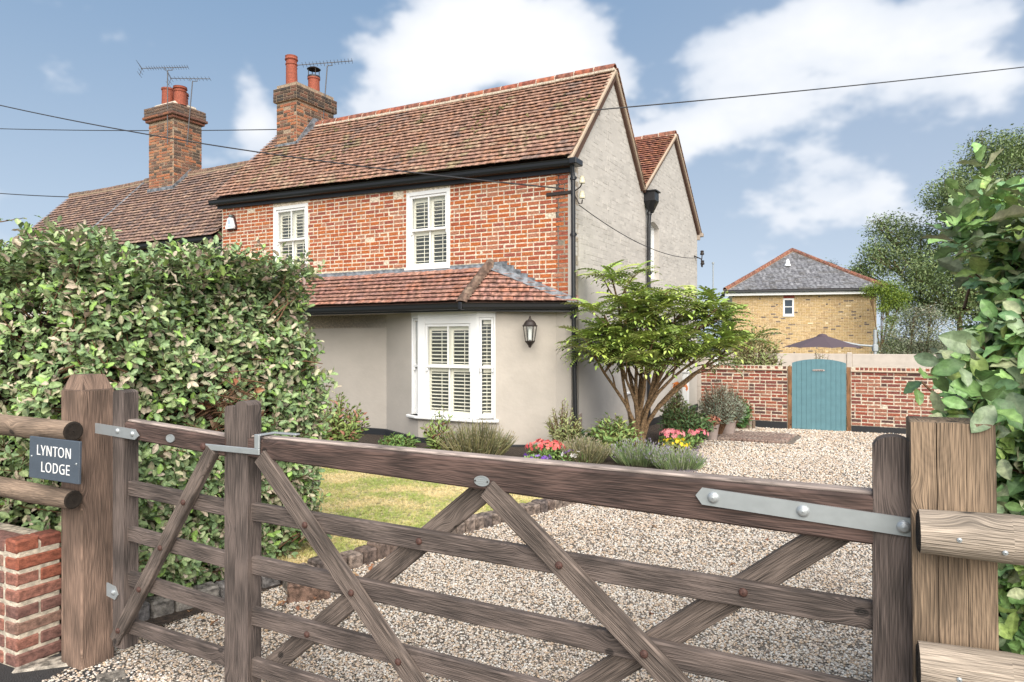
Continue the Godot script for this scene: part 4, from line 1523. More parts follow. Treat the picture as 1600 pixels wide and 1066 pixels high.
	for q in [[V(0.075, ry + 0.03, rz - 0.05), V(0.075, yv + 0.02, zv + 0.06)], [V(0.075, y2 + 0.02, -6.07), V(0.075, 4.46 + Y0, z2 - 0.1)]]:
		var dd: Vector3 = q[1] - q[0]
		var n := int(dd.length() / 0.1)
		for i in n:
			et.append(Transform3D(frame(dd, Vector3.UP) * Basis(Vector3.BACK, 0.12), q[0] + dd * ((i + 0.5) / n)))
	pieces(H, "verge_tile", "verge_tiles", func(cc): return edge_tile(cc), "edge", et, [Color(0.32, 0.17, 0.12), Color(0.26, 0.16, 0.115), Color(0.36, 0.21, 0.14)], picks(et.size(), 3), M.tile, 0)
	# --- gutter and fascia on the front
	var fa := MB.new()
	fa.prism(T(V(0, 0, 0)), P2([[LEFT - 0.1, 4.45 + Y0], [0.02, 4.265 + Y0], [0.02, eR + 0.03], [LEFT - 0.1, eL + 0.03]]), 0.004, 0.05)
	fa.prism(T(V(0, 0, 0)), P2([[LEFT - 0.12, eL - 0.045], [0.02, eR - 0.045], [0.02, eR - 0.02], [LEFT - 0.12, eL - 0.02]]), 0.051, 0.12)
	part("fascia", fa, M.black, H)
	gutter(H, V(LEFT - 0.2, eL - 0.03, 0.145), V(0.07, eR - 0.03, 0.145))
	var gr := MB.new()
	gr.box(T(V(0.11, eR - 0.02, 0.08)), V(0.13, 0.10, 0.28), 0.012)
	part("gutter_end", gr, M.black, H)
	var dp := MB.new()
	dp.tube([V(0.06, eR - 0.06, 0.12), V(0.06, eR - 0.16, 0.1), V(0.06, eR - 0.26, 0.075), V(0.07, 2.2, 0.075), V(0.11, 0.0, 0.085)], [0.036, 0.036, 0.036, 0.036, 0.036], 12)
	for y in [eR - 0.3, 3.42, 2.1, 1.35, 0.45]:
		dp.lathe(T(V(0.067 + (0.02 if y < 1.5 else 0.0), y, 0.078)), [[0.037, 0], [0.047, 0.004], [0.047, 0.055], [0.037, 0.06]], 12)
		dp.bb(V(0.0, y + 0.015, 0.058), V(0.12, y + 0.045, 0.066))
	part("downpipe", dp, M.black, H)
	# hopper head and pipe between the two gables
	var hp := MB.new()
	var hb := V(0.12, yv - 0.02, zv - 0.25)
	hp.box(T(hb + V(0, -0.13, 0)), V(0.25, 0.2, 0.28), 0.01)
	hp.box(T(hb + V(0.01, -0.02, 0)), V(0.30, 0.03, 0.33), 0.006)
	hp.lathe(Transform3D(Basis(Vector3.UP, PI / 4), hb + V(0, -0.46, 0)), [[0.055, 0.0], [0.065, 0.02], [0.175, 0.23]], 4)
	part("hopper", hp, M.black, H)
	var hp2 := MB.new()
	hp2.tube([hb + V(-0.03, -0.42, 0), hb + V(-0.05, -0.7, 0), V(0.07, 0.0, zv - 0.25)], [0.042, 0.04, 0.04], 12)
	for y in [hb.y - 0.5, 3.15, 1.5]:
		hp2.lathe(T(V(0.08, y, zv - 0.25)), [[0.04, 0], [0.056, 0.004], [0.056, 0.06], [0.04, 0.065]], 12)
	part("downpipe", hp2, M.black, H)
	var re := MB.new()
	re.box(T(V(0.06, 4.40 + Y0, z2 - 0.1)), V(0.16, 0.1, 0.12), 0.01)
	re.box(T(V(0.02, 4.33 + Y0, z2 - 0.03)), V(0.1, 0.14, 0.08), 0.01)
	part("rear_gutter_end", re, mat(Color(0.35, 0.29, 0.24), 0.8), H)
	# --- upper windows
	for w in wins:
		sash_window(H, "window", T(V(w[0], w[2] + Y0, 0.012)), w[1] - w[0], w[3] - w[2], true, 0.07, 0.068, 2, 0.10)
	# pale render strip at the corner
	var cs := MB.new()
	cs.bb(V(-0.055, 2.25, 0.004), V(0.004, 4.42, 0.016))
	part("corner_strip", cs, M.paint_wall, H)
	build_bay(H)
	build_chimney(H, ry, rz)
	# painted plinth along the gable, and an air brick
	var pl := MB.new()
	pl.bb(V(0.002, -0.1, z2), V(0.03, 0.07, -0.05))
	part("plinth", pl, M.plinth, H)
	var ab := MB.new()
	ab.bb(V(0.001, 0.30, -0.42), V(0.008, 0.55, -0.33))
	for i in 6:
		ab.bb(V(0.008, 0.32 + i * 0.036, -0.41), V(0.012, 0.338 + i * 0.036, -0.34))
	part("air_brick", ab, M.pot, H)

func edge_tile(c: Color) -> Mesh:
	var mb := MB.new()
	mb.col = c
	mb.b(Vector3.ZERO, V(0.13, 0.018, 0.06), 0.003)
	return mb.done()

func gutter(p: Node3D, a: Vector3, b: Vector3) -> void:
	# an ogee-like channel
	var mb := MB.new()
	var prof := [[-0.05, 0.055], [-0.05, -0.03], [-0.02, -0.05], [0.03, -0.045], [0.045, -0.01], [0.05, 0.03], [0.062, 0.055], [0.05, 0.055], [0.035, 0.0], [0.0, -0.03], [-0.038, -0.02], [-0.04, 0.055]]
	var d := (b - a).normalized()
	var out := d.cross(Vector3.UP).normalized()
	for k in prof.size():
		var q: Array = prof[k]
		var q2: Array = prof[(k + 1) % prof.size()]
		var e := Vector2(q2[0] - q[0], q2[1] - q[1]).normalized()
		var n := out * -e.y + Vector3.UP * e.x
		var p0: Vector3 = out * q[0] + Vector3.UP * q[1]
		var p1: Vector3 = out * q2[0] + Vector3.UP * q2[1]
		mb.quad(a + p0, a + p1, b + p1, b + p0, -n)
	for e in [a, b]:
		mb.box(Transform3D(frame(d, Vector3.UP), e), V(0.006, 0.1, 0.1), 0.0)
	part("gutter", mb, M.black, p)

func build_bay(H: Node3D) -> void:
	var A := V(-1.42, 0, 0.60)     # right corner of the bay front
	var B := V(-2.60, 0, 0.60)     # left corner
	var R := V(-0.27, 0, 0.0)
	var L := V(-3.78, 0, 0.0)
	var top := 2.06 + Y0
	# cream walls: below and beside the windows, the straight part to the left and the two canted sides
	var w := MB.new()
	w.bb(V(LEFT, -0.1, -0.3), V(L.x, top, 0.0))
	w.bb(V(L.x, -0.1, -0.3), V(R.x, 0.2, -0.02))
	w.bb(V(R.x, -0.1, -0.3), V(0.0, top + 0.02, 0.003))
	var cant := func(p: Vector3, q: Vector3, y0: float, y1: float, t0: float, t1: float):
		var u := p.lerp(q, t0)
		var v := p.lerp(q, t1)
		var n := (v - u).cross(Vector3.UP).normalized()
		if n.z < 0:
			n = -n
		w.box(Transform3D(frame(v - u, Vector3.UP), (u + v) * 0.5 - n * 0.1 + V(0, (y0 + y1) * 0.5, 0)), V(u.distance_to(v), y1 - y0, 0.2), 0.0)
	cant.call(A, R, -0.1, top + 0.01, 0.235, 1.0)
	cant.call(A, R, -0.1, 0.44, 0.0, 0.235)
	cant.call(L, B, -0.1, top + 0.01, 0.0, 0.80)
	cant.call(L, B, -0.1, 0.44, 0.80, 1.0)
	w.bb(V(B.x, -0.1, 0.4), V(A.x, 0.44, 0.6), 0.0)
	part("bay_wall", w, M.render, H)
	var dado := MB.new()
	for q in [[V(LEFT, 0, 0.0), L], [L, B], [B, A], [A, R], [R, V(0.02, 0, 0.003)]]:
		var dd: Vector3 = q[1] - q[0]
		var hgt := 0.06 if q[0].x > -2.5 else 0.10
		dado.box(Transform3D(frame(dd, Vector3.UP), (q[0] + q[1]) * 0.5 + V(0, hgt * 0.5 - 0.05, 0.01)), V(dd.length() + 0.03, hgt + 0.1, 0.05), 0.012)
	part("plinth", dado, M.plinth, H)
	# the three bay windows
	var y0 := 0.27 + Y0
	var hh := 1.70
	sash_window(H, "bay_window", T(V(B.x, y0, 0.602)), A.x - B.x, hh, true, 0.13, 0.061, 2, 0.10)
	var dr := (R - A).normalized()
	sash_window(H, "bay_side_window", Transform3D(Basis(dr, Vector3.UP, dr.cross(Vector3.UP)), A + V(0, y0, 0) + dr * 0.005), 0.30, hh, false, 0.03, 0.061, 1, 0.10)
	var dl := (B - L).normalized()
	sash_window(H, "bay_side_window", Transform3D(Basis(dl, Vector3.UP, dl.cross(Vector3.UP)), B + V(0, y0, 0) - dl * 0.27), 0.265, hh, false, 0.03, 0.061, 1, 0.10)
	# sill board round the bay and head above the windows
	var sl := MB.new()
	for q in [[B - dl * 0.30, B], [B, A], [A, A + dr * 0.33]]:
		var dd: Vector3 = q[1] - q[0]
		var n := dd.normalized().cross(Vector3.UP)
		sl.box(Transform3D(frame(dd, Vector3.UP), (q[0] + q[1]) * 0.5 + V(0, y0 - 0.025, 0) - n * 0.02), V(dd.length() + 0.06, 0.05, 0.20), 0.012)
		sl.box(Transform3D(frame(dd, Vector3.UP), (q[0] + q[1]) * 0.5 + V(0, y0 + hh + 0.045, 0) - n * 0.055), V(dd.length() - 0.003, 0.09, 0.11), 0.004)
	part("sill", sl, M.white, H)
	# --- lean-to roof over the bay
	var ev := 2.16 + Y0
	var GC := V(-1.53, ev, 0.84)    # gutter corner
	var RC := V(0.16, ev - 0.02, 0.06)
	var tw := 2.80 + Y0
	var hip := V(-1.50, tw + 0.01, 0.03)
	var LE := V(LEFT, ev, 0.84)
	var LT := V(LEFT, tw + 0.04, 0.03)
	var r1 := part("bay_roof", slab([LE, GC, hip, LT], 0.06), M.roof_slab, H)
	part("bay_roof", slab([GC, RC, hip], 0.06), M.roof_slab, H)
	var sof := MB.new()
	sof.prism(Transform3D(Basis(Vector3.RIGHT, PI / 2), V(0, ev - 0.09, 0)), P2([[LEFT, 0.0], [0.1, 0.0], [0.1, 0.05], [-1.53, 0.80], [LEFT, 0.80]]), 0.0, 0.02)
	part("soffit", sof, M.render, H)
	var pal := [Color(0.49, 0.255, 0.195), Color(0.45, 0.24, 0.185), Color(0.52, 0.28, 0.21), Color(0.42, 0.215, 0.17), Color(0.48, 0.27, 0.22), Color(0.53, 0.25, 0.17)]
	var t1 := tile_rows(V(-7.2, ev + 0.01, 0.86), GC + V(0, 0.01, 0.02), hip, V(-7.2, tw + 0.03, 0.03), 0.118, 0.163, 6, null, 0.004)
	var t2 := tile_rows(GC + V(0, 0.01, 0.02), RC + V(0, 0.01, 0.01), hip + V(0.02, 0, 0), hip, 0.118, 0.163, 6, null, 0.004)
	t1[0].append_array(t2[0])
	t1[1].append_array(t2[1])
	pieces(r1, "tile", "tiles", tile_shape, "tile", t1[0], pal, t1[1], M.tile)
	# bonnet tiles on the hip
	var bx := []
	var n := 13
	for i in n:
		var q := (GC + V(0, 0.03, 0.03)).lerp(hip + V(0, 0.05, 0), (i + 0.4) / n)
		bx.append(Transform3D(frame(hip - GC, Vector3.UP) * Basis(Vector3.BACK, 0.32), q + V(0, 0.02, 0)))
	pieces(r1, "bonnet_tile", "bonnet_tiles", bonnet, "bonnet", bx, [Color(0.23, 0.16, 0.12), Color(0.27, 0.19, 0.145), Color(0.20, 0.13, 0.10)], picks(n, 3), M.tile)
	# lead flashing: a straight apron and a stepped piece down to the right
	var ld := MB.new()
	ld.bb(V(LEFT, tw - 0.02, 0.012), V(-1.5, tw + 0.085, 0.022))
	ld.box(Transform3D(Basis(Vector3.RIGHT, 0.72), V((LEFT - 1.5) * 0.5, tw + 0.0, 0.075)), V(-1.5 - LEFT, 0.008, 0.16))
	var steps := 9
	var poly := PackedVector2Array()
	poly.append(Vector2(-1.5, tw - 0.02))
	poly.append(Vector2(-1.5, tw + 0.10))
	poly.append(Vector2(-1.18, tw + 0.10))
	for i in steps:
		var x := lerpf(-1.18, 0.0, (i + 1.0) / steps)
		var y := tw + 0.10 - 0.076 * (i + 1)
		poly.append(Vector2(lerpf(-1.18, 0.0, float(i) / steps), y + 0.018))
		poly.append(Vector2(x, y))
	poly.append(Vector2(0.0, ev + 0.0))
	poly.append(Vector2(-0.12, ev + 0.02))
	ld.prism(Transform3D.IDENTITY, poly, 0.010, 0.022)
	var fr := RC - hip
	ld.box(Transform3D(frame(fr, V(0.2, 0.8, 0.6)), (RC + hip) * 0.5 + V(-0.02, 0.035, 0.06)), V(fr.length(), 0.012, 0.15), 0.003)
	part("lead_flashing", ld, M.lead, H)
	gutter(H, LE + V(0, -0.055, 0.06), GC + V(0.01, -0.055, 0.06))
	gutter(H, GC + V(0.012, -0.055, 0.058), RC + V(0.0, -0.035, 0.05))
	var fa := MB.new()
	fa.bb(LE + V(0, -0.13, -0.055), GC + V(-0.01, -0.02, -0.02))
	var dd := RC - GC
	fa.box(Transform3D(frame(dd, Vector3.UP), (GC + RC) * 0.5 + V(-0.03, -0.075, -0.03)), V(dd.length(), 0.11, 0.03))
	fa.b(GC + V(0.01, -0.05, 0.07), V(0.07, 0.12, 0.11), 0.01)
	part("fascia", fa, M.black, H)

func bonnet(c: Color) -> Mesh:
	var mb := MB.new()
	mb.col = c
	var t := 0.014
	for k in 6:
		var a0 := PI * (k / 6.0) * 0.9 + PI * 0.05
		var a1 := PI * ((k + 1) / 6.0) * 0.9 + PI * 0.05
		var q := []
		for e in [[0.0, 0.115], [0.17, 0.08]]:
			for an in [a0, a1]:
				q.append(V(e[0] - 0.085, sin(an) * e[1] * 0.62, cos(an) * e[1]))
		var n: Vector3 = V(0, sin((a0 + a1) * 0.5), cos((a0 + a1) * 0.5))
		mb.quad(q[0], q[1], q[3], q[2], n)
		mb.quad(q[0], q[1], q[1] - n * t, q[0] - n * t, V(-1, 0, 0))
		mb.quad(q[0] - n * t, q[1] - n * t, q[3] - n * t, q[2] - n * t, -n)
	return mb.done()

func build_chimney(H: Node3D, ry: float, rz: float) -> void:
	var pal := [Color(0.476, 0.176, 0.098), Color(0.378, 0.176, 0.111), Color(0.560, 0.216, 0.104), Color(0.168, 0.115, 0.085), Color(0.308, 0.162, 0.111), Color(0.112, 0.081, 0.065), Color(0.518, 0.270, 0.156)]
	var ch := thing("chimney_stack", "narrow brick chimney with two red pots at the cottage's left ridge end", "chimney", HT * T(V(-8.02, 5.47 + Y0, -1.22)))
	# local: x from 0 to 0.66, z from -1.25 (back) to 0 (front)
	var core := MB.new()
	core.bb(V(0.004, 0.0, -1.20), V(0.636, 2.02, -0.004))
	part("mortar", core, M.dark_mortar, ch)
	chimney_bricks(ch, 0.0, 0.64, -1.204, 0.0, 0.2, 1.62, pal, 130)
	var cap := MB.new()
	cap.bb(V(-0.05, 1.62, -1.25), V(0.69, 1.93, 0.05))
	part("oversail", cap, M.dark_mortar, ch)
	chimney_bricks(ch, -0.055, 0.695, -1.255, 0.055, 1.625, 1.93, [Color(0.12, 0.085, 0.065), Color(0.16, 0.10, 0.075), Color(0.24, 0.12, 0.08), Color(0.08, 0.065, 0.055)], 70)
	var fl := MB.new()
	fl.bb(V(0.03, 1.93, -1.18), V(0.61, 2.04, -0.03), 0.05)
	part("flaunching", fl, M.pale_mortar, ch)
	chimney_pot(ch, V(0.28, 1.98, -0.20), 0.135, 0.75, true, 0.02)
	chimney_pot(ch, V(0.36, 1.96, -0.82), 0.145, 0.46, false)
	# the second pot carries a steel cowl
	var cw := MB.new()
	cw.lathe(T(V(0.36, 2.42, -0.82)), [[0.15, 0.0], [0.15, 0.04], [0.12, 0.04]], 16)
	cw.lathe(T(V(0.36, 2.62, -0.82)), [[0.15, 0.0], [0.165, 0.01], [0.10, 0.05], [0.002, 0.07]], 16)
	for k in 4:
		var q := V(cos(k * TAU / 4 + 0.5), 0, sin(k * TAU / 4 + 0.5)) * 0.13
		cw.tube([V(0.36, 2.45, -0.82) + q, V(0.36, 2.63, -0.82) + q], [0.01, 0.01], 5)
	part("cowl", cw, M.iron, ch)
	var ld := MB.new()
	ld.bb(V(-0.03, 0.30, 0.004), V(0.68, 0.64, 0.03))
	ld.prism(Transform3D(Basis(V(0, 0, 1), V(0, 1, 0), V(-1, 0, 0)), V(0.642, 0, 0)), P2([[0.03, 0.30], [-0.66, 1.0], [-0.66, 1.34], [-0.5, 1.32], [0.03, 0.64]]), -0.03, 0.0)
	part("lead_flashing", ld, M.lead, ch)
	aerial("television aerial on a tall mast beside the cottage chimney", HT * V(-7.4, 6.55 + Y0, -2.05), 1.60, 0.15, 0.14, 15, 1.35, 0.12)

# ------------------------------------------------------------------ neighbours and what stands behind
func build_neighbour() -> void:
	var N := thing("cottage", "lower tiled cottage adjoining the brick one, behind the left hedge", "house", HT)
	var ey := 3.80 + Y0
	var ry := 6.02 + Y0
	var rz := -1.9
	var xr := LEFT - 0.01
	var xl := -17.7
	var w := MB.new()
	w.bb(V(xl + 0.1, -0.1, -4.0), V(xr, ey - 0.05, 0.0))
	yz(w, P2([[0.0, ey - 0.051], [-3.95, ey - 0.051], [rz, ry - 0.1]]), xl + 0.1, xl + 0.3)
	part("wall", w, M.paint_wall, N)
	var b := MB.new()
	b.bb(V(xl, ey - 0.28, 0.002), V(xr, ey - 0.06, 0.03))
	part("fascia", b, M.black, N)
	gutter(N, V(xl, ey - 0.02, 0.2), V(xr - 0.02, ey - 0.02, 0.2))
	for k in 3:
		sash_window(N, "window", T(V(-16.3 + 2.7 * k, 2.0, 0.01)), 0.95, 1.25, true, 0.07, 0.08, 2, 0.3)
	var pal := [Color(0.390, 0.247, 0.195), Color(0.450, 0.285, 0.217), Color(0.345, 0.225, 0.188), Color(0.495, 0.330, 0.247), Color(0.285, 0.203, 0.180)]
	for q in [[xl, -13.95, 0.0, 0.0], [-13.95, xr, 0.03, 0.02]]:
		var A := V(q[0], ey + q[2], 0.22)
		var B := V(q[1], ey + q[2], 0.22)
		var C := V(q[1], ry + q[2], rz)
		var D := V(q[0], ry + q[2], rz)
		var r := part("roof", slab([A - V(0, 0.05, 0.05), B - V(0, 0.05, 0.05), C - V(0, 0.06, 0), D - V(0, 0.06, 0)], 0.09), M.roof_slab, N)
		part("roof", slab([C, D, V(q[0], ey, -4.1), V(q[1], ey, -4.1)], 0.09), M.roof_slab, N)
		var t := tile_rows(A, B, C, D, 0.128, 0.163, 5, null, 0.006, 0.02)
		pieces(r, "tile", "tiles", tile_shape, "tile", t[0], pal, t[1], M.tile, 150)
		ridge_run(r, "ridge_tile", D + V(0, 0.02, 0), C + V(0, 0.02, 0), int((q[1] - q[0]) / 0.42), 0.095, [Color(0.25, 0.16, 0.12), Color(0.29, 0.18, 0.13), Color(0.21, 0.15, 0.12)], M.dark_mortar)
	var fl := MB.new()
	var dd := V(0, ry - ey, rz - 0.22)
	fl.box(Transform3D(Basis(V(1, 0, 0), dd.normalized(), V(1, 0, 0).cross(dd.normalized())), V(-13.95, (ey + ry) * 0.5 + 0.05, (rz + 0.22) * 0.5 + 0.035)), V(0.09, dd.length(), 0.03), 0.005)
	part("lead_flashing", fl, M.lead, N)
	# big chimney astride the ridge
	var pal2 := [Color(0.486, 0.195, 0.106), Color(0.351, 0.169, 0.112), Color(0.567, 0.221, 0.106), Color(0.203, 0.130, 0.100), Color(0.297, 0.169, 0.119), Color(0.135, 0.098, 0.075), Color(0.540, 0.286, 0.163)]
	var c := thing("chimney_stack", "broad old brick chimney with three red pots on the lower cottage", "chimney", HT * T(V(-13.12, 5.3 + Y0, -1.42)))
	var core := MB.new()
	core.bb(V(0.004, 0, -0.84), V(1.05, 2.35, -0.004))
	part("mortar", core, M.dark_mortar, c)
	chimney_bricks(c, 0.0, 1.055, -0.845, 0.0, 0.1, 2.15, pal2, 160)
	var cap := MB.new()
	cap.bb(V(-0.055, 2.15, -0.90), V(1.11, 2.226, 0.055), 0.01)
	cap.bb(V(-0.11, 2.227, -0.955), V(1.165, 2.303, 0.11), 0.01)
	cap.bb(V(-0.08, 2.304, -0.92), V(1.13, 2.54, 0.08), 0.03)
	part("oversail", cap, mat(Color(0.22, 0.14, 0.10), 0.95), c)
	chimney_bricks(c, -0.06, 1.115, -0.905, 0.06, 2.15, 2.228, [Color(0.34, 0.13, 0.08), Color(0.28, 0.12, 0.08)], 30)
	chimney_bricks(c, -0.115, 1.17, -0.96, 0.115, 2.228, 2.305, [Color(0.38, 0.16, 0.09), Color(0.24, 0.12, 0.09)], 30)
	chimney_bricks(c, -0.085, 1.135, -0.925, 0.085, 2.306, 2.54, [Color(0.20, 0.145, 0.115), Color(0.15, 0.115, 0.095), Color(0.26, 0.17, 0.125)], 30)
	var f2 := MB.new()
	f2.bb(V(0.05, 2.5, -0.80), V(1.0, 2.66, -0.05), 0.07)
	part("flaunching", f2, M.pale_mortar, c)
	chimney_pot(c, V(0.30, 2.58, -0.36), 0.165, 0.58, false)
	chimney_pot(c, V(0.62, 2.58, -0.55), 0.165, 0.46, true)
	chimney_pot(c, V(0.90, 2.58, -0.30), 0.165, 0.50, true)
	var ld := MB.new()
	ld.bb(V(-0.03, 0.02, 0.004), V(1.09, 0.36, 0.03))
	ld.prism(Transform3D(Basis(V(0, 0, 1), V(0, 1, 0), V(-1, 0, 0)), V(1.059, 0, 0)), P2([[0.03, 0.1], [-0.5, 0.62], [-0.5, 0.92], [0.03, 0.36]]), -0.03, 0.0)
	part("lead_flashing", ld, M.lead, c)
	aerial("television aerial in front of the broad left chimney, reaching highest", HT * V(-12.2, 6.75 + Y0, -1.34), 1.95, 0.25, 0.13, 17, 1.15)
	aerial("lower television aerial leaning from the right side of the broad left chimney", HT * V(-11.98, 6.8 + Y0, -1.75), 1.72, 0.2, 0.06, 10, 1.0, 0.14)

func build_back_wall() -> void:
	var WT := HT * T(V(0, 0, -4.95))
	var gy := -0.27 + Y0
	var W := thing("garden_wall", "old red brick garden wall on both sides of the teal gate", "wall", WT)
	var core := MB.new()
	core.bb(V(0.9, gy - 0.1, -0.2), V(2.67, 0.94 + Y0, -0.006))
	core.bb(V(3.84, gy - 0.1, -0.2), V(8.6, 0.94 + Y0, -0.006))
	core.bb(V(0.9, 0.965 + Y0, -0.2), V(2.67, 1.035 + Y0, -0.012))
	core.bb(V(3.84, 0.965 + Y0, -0.2), V(8.6, 1.035 + Y0, -0.012))
	part("mortar", core, M.pale_mortar, W)
	var led := MB.new()
	led.bb(V(0.9, 0.941 + Y0, -0.22), V(2.66, 0.964 + Y0, 0.035), 0.006)
	led.bb(V(3.85, 0.941 + Y0, -0.22), V(8.6, 0.964 + Y0, 0.035), 0.006)
	part("creasing", led, mat(Color(0.50, 0.40, 0.31), 0.9), W)
	var shows := func(a: float, c: float, _y: float) -> Array:
		if c <= 2.67 or a >= 3.84:
			return [[a, c]]
		if a < 2.67:
			return [[a, 2.67]]
		if c > 3.84:
			return [[3.84, c]]
		return []
	var pal := [Color(0.38, 0.10, 0.06), Color(0.33, 0.095, 0.07), Color(0.43, 0.13, 0.075), Color(0.27, 0.085, 0.07), Color(0.41, 0.17, 0.11), Color(0.46, 0.21, 0.14), Color(0.14, 0.07, 0.06)]
	var br := brick_rows(0.9, 8.55, -0.12 + Y0, 0.94 + Y0, 0.0706, 0.224, shows, T(V(0, 0, -0.0275)), 0.09, 7)
	# bricks on edge along the top
	var x := 0.95
	while x < 8.5:
		if x < 2.63 or x > 3.9:
			if rng.randf() > 0.12:
				br[0].append(Transform3D(Basis.from_scale(V(0.27, 0.95, 1)), V(x, 1.0 + Y0, -0.034)))
				br[1].append(rng.randi() % 7)
		x += 0.079
	pieces(W, "brick", "bricks", func(c): return brick_face(c, 0.226), "bf226", br[0], pal, br[1], M.brick)
	var pl := MB.new()
	pl.bb(V(1.9, gy - 0.1, -0.19), V(2.66, -0.118 + Y0, 0.02))
	pl.bb(V(3.85, gy - 0.1, -0.19), V(8.6, -0.118 + Y0, 0.02))
	part("plinth", pl, M.plinth, W)
	# arched teal gate
	var g := thing("garden_gate", "teal painted plank gate with an arched top in the brick wall", "gate", WT * T(V(3.255, gy, 0.0)))
	var n := 11
	var bw := 1.0 / n
	for i in n:
		var x0 := -0.5 + bw * i
		var x1 := x0 + bw - 0.005
		var poly := PackedVector2Array([Vector2(x0, 0.03), Vector2(x1, 0.03)])
		for k in 4:
			var xx := lerpf(x1, x0, k / 3.0)
			poly.append(Vector2(xx, 1.255 + 0.20 * sqrt(maxf(0.0, 1.0 - pow(xx / 0.62, 2.0))) - 0.0))
		var mb := MB.new()
		mb.off = off()
		mb.prism(Transform3D.IDENTITY, poly, -0.035, 0.0 + rf(-0.001, 0.001))
		part("plank", mb, M.teal, g)
	var bk := MB.new()
	bk.bb(V(-0.5, 0.2, -0.07), V(0.5, 0.32, -0.036))
	bk.bb(V(-0.5, 1.05, -0.07), V(0.5, 1.17, -0.036))
	var arc := PackedVector2Array([Vector2(-0.498, 0.04), Vector2(0.498, 0.04)])
	for k in 13:
		var xx := lerpf(0.498, -0.498, k / 12.0)
		arc.append(Vector2(xx, 1.25 + 0.20 * sqrt(maxf(0.0, 1.0 - pow(xx / 0.62, 2.0)))))
	bk.prism(Transform3D.IDENTITY, arc, -0.0345, -0.012)
	part("ledge", bk, M.teal, g)
	var sg := MB.new()
	sg.prism(Transform3D.IDENTITY, P2([[-0.10, 1.215], [0.10, 1.215], [0.12, 1.23], [0.10, 1.245], [0.04, 1.25], [-0.04, 1.25], [-0.10, 1.245], [-0.12, 1.23]]), 0.002, 0.012)
	var plate := part("gate_plate", sg, mat(Color(0.42, 0.36, 0.34), 0.6), g)
	var mk := MB.new()
	for q in [[-0.085, 0.016], [-0.05, 0.022], [-0.01, 0.028], [0.03, 0.024], [0.065, 0.026]]:
		mk.b(V(q[0], 1.231, 0.0125), V(q[1], 0.016, 0.002), 0.0005)
	part("raised_print", mk, M.iron, plate)
	for s in [-1, 1]:
		var p := MB.new()
		p.off = off()
		p.b(V(s * 0.545, 0.62, -0.02), V(0.072, 1.36, 0.075), 0.006, 1)
		part("gate_post", p, M.brown_wood, g)
	var th := MB.new()
	for i in 6:
		th.b(V(-0.44 + 0.176 * i, -0.005, 0.02), V(0.168, 0.05, 0.1), 0.006)
	part("threshold", th, M.pale_mortar, g)
	# log roll edging of the bed left of the gate
	var le := thing("log_edging", "short stretch of grey log roll edging at the foot of the garden wall", "edging", WT * T(V(2.0, gy, 0.28)))
	for i in 9:
		var t := i / 8.0
		var m := MB.new()
		var q := V(-0.45 + 0.5 * t, 0, 0.22 - 0.2 * t * t)
		m.tube([q, q + V(0, 0.17 + rf(-0.01, 0.01), 0)], [0.034, 0.034], 8)
		part("log", m, M.log_wood if i % 2 else M.dark_log, le)

	# concrete post and panel fence behind
	var F := thing("concrete_fence", "pale concrete panel fence behind the garden wall", "fence", HT * T(V(0, 0, -8.6)))
	var x0 := -0.2
	for i in 6:
		var a := x0 + 1.93 * i
		for k in 4:
			var m := MB.new()
			m.bb(V(a + 0.06, -0.4 + 0.46 * k, -0.025), V(a + 1.87, 0.055 + 0.46 * k, 0.025), 0.008)
			part("panel", m, M.concrete, F)
		var p := MB.new()
		p.bb(V(a - 0.055, -0.5, -0.05), V(a + 0.055, 1.47, 0.05), 0.008)
		part("post", p, M.concrete, F)

	# parasol on a side pole
	var U := thing("parasol", "open dark plum garden parasol hung from a side pole", "parasol", T(V(9.09, -0.55, -20.0)))
	var rim := 1.36 + 0.55
	var ap := 1.74 + 0.55
	var cv := MB.new()
	for k in 8:
		var a := TAU * k / 8 + 0.2
		var c := TAU * (k + 1) / 8 + 0.2
		var p0 := V(cos(a) * 1.12, rim, sin(a) * 1.12)
		var p1 := V(cos(c) * 1.12, rim, sin(c) * 1.12)
		var mid := (p0 + p1) * 0.5 * V(0.96, 1, 0.96) + V(0, 0.02, 0)
		var top := V(0, ap, 0)
		cv.flat(p0, mid, top, (p0 + p1) + Vector3.UP * 3)
		cv.flat(mid, p1, top, (p0 + p1) + Vector3.UP * 3)
	cv.lathe(T(V(0, ap - 0.03, 0)), [[0.16, -0.02], [0.12, 0.03], [0.002, 0.06]], 8)
	part("canopy", cv, M.canopy, U)
	for k in 8:
		var a := TAU * k / 8 + 0.2
		var m := MB.new()
		m.tube([V(0, ap - 0.06, 0), V(cos(a) * 1.1, rim - 0.012, sin(a) * 1.1)], [0.01, 0.008], 5)
		part("rib", m, M.grey_metal, U)
	var pole := MB.new()
	pole.tube([V(1.28, 0, 0.5), V(1.28, 2.42, 0.5)], [0.045, 0.045], 10)
	pole.tube([V(1.28, 1.95, 0.5), V(0.9, 1.98, 0.36), V(0, ap - 0.1, 0)], [0.03, 0.03, 0.02], 6)
	pole.b(V(1.28, 1.9, 0.5), V(0.14, 0.2, 0.12), 0.02)
	part("pole", pole, M.grey_metal, U)

	# yellow brick house
	var Y := thing("house", "yellow brick house with a hipped slate roof and one small window", "house", T(V(14.05, -0.7, -33.0), deg_to_rad(-14.0)))
	var ey := 4.05 + 0.7
	var m := MB.new()
	m.bb(V(-3.25, -0.3, -9.0), V(3.25, ey - 0.15, -0.012))
	part("wall", m, mat(Color(0.70, 0.57, 0.38), 0.95), Y)
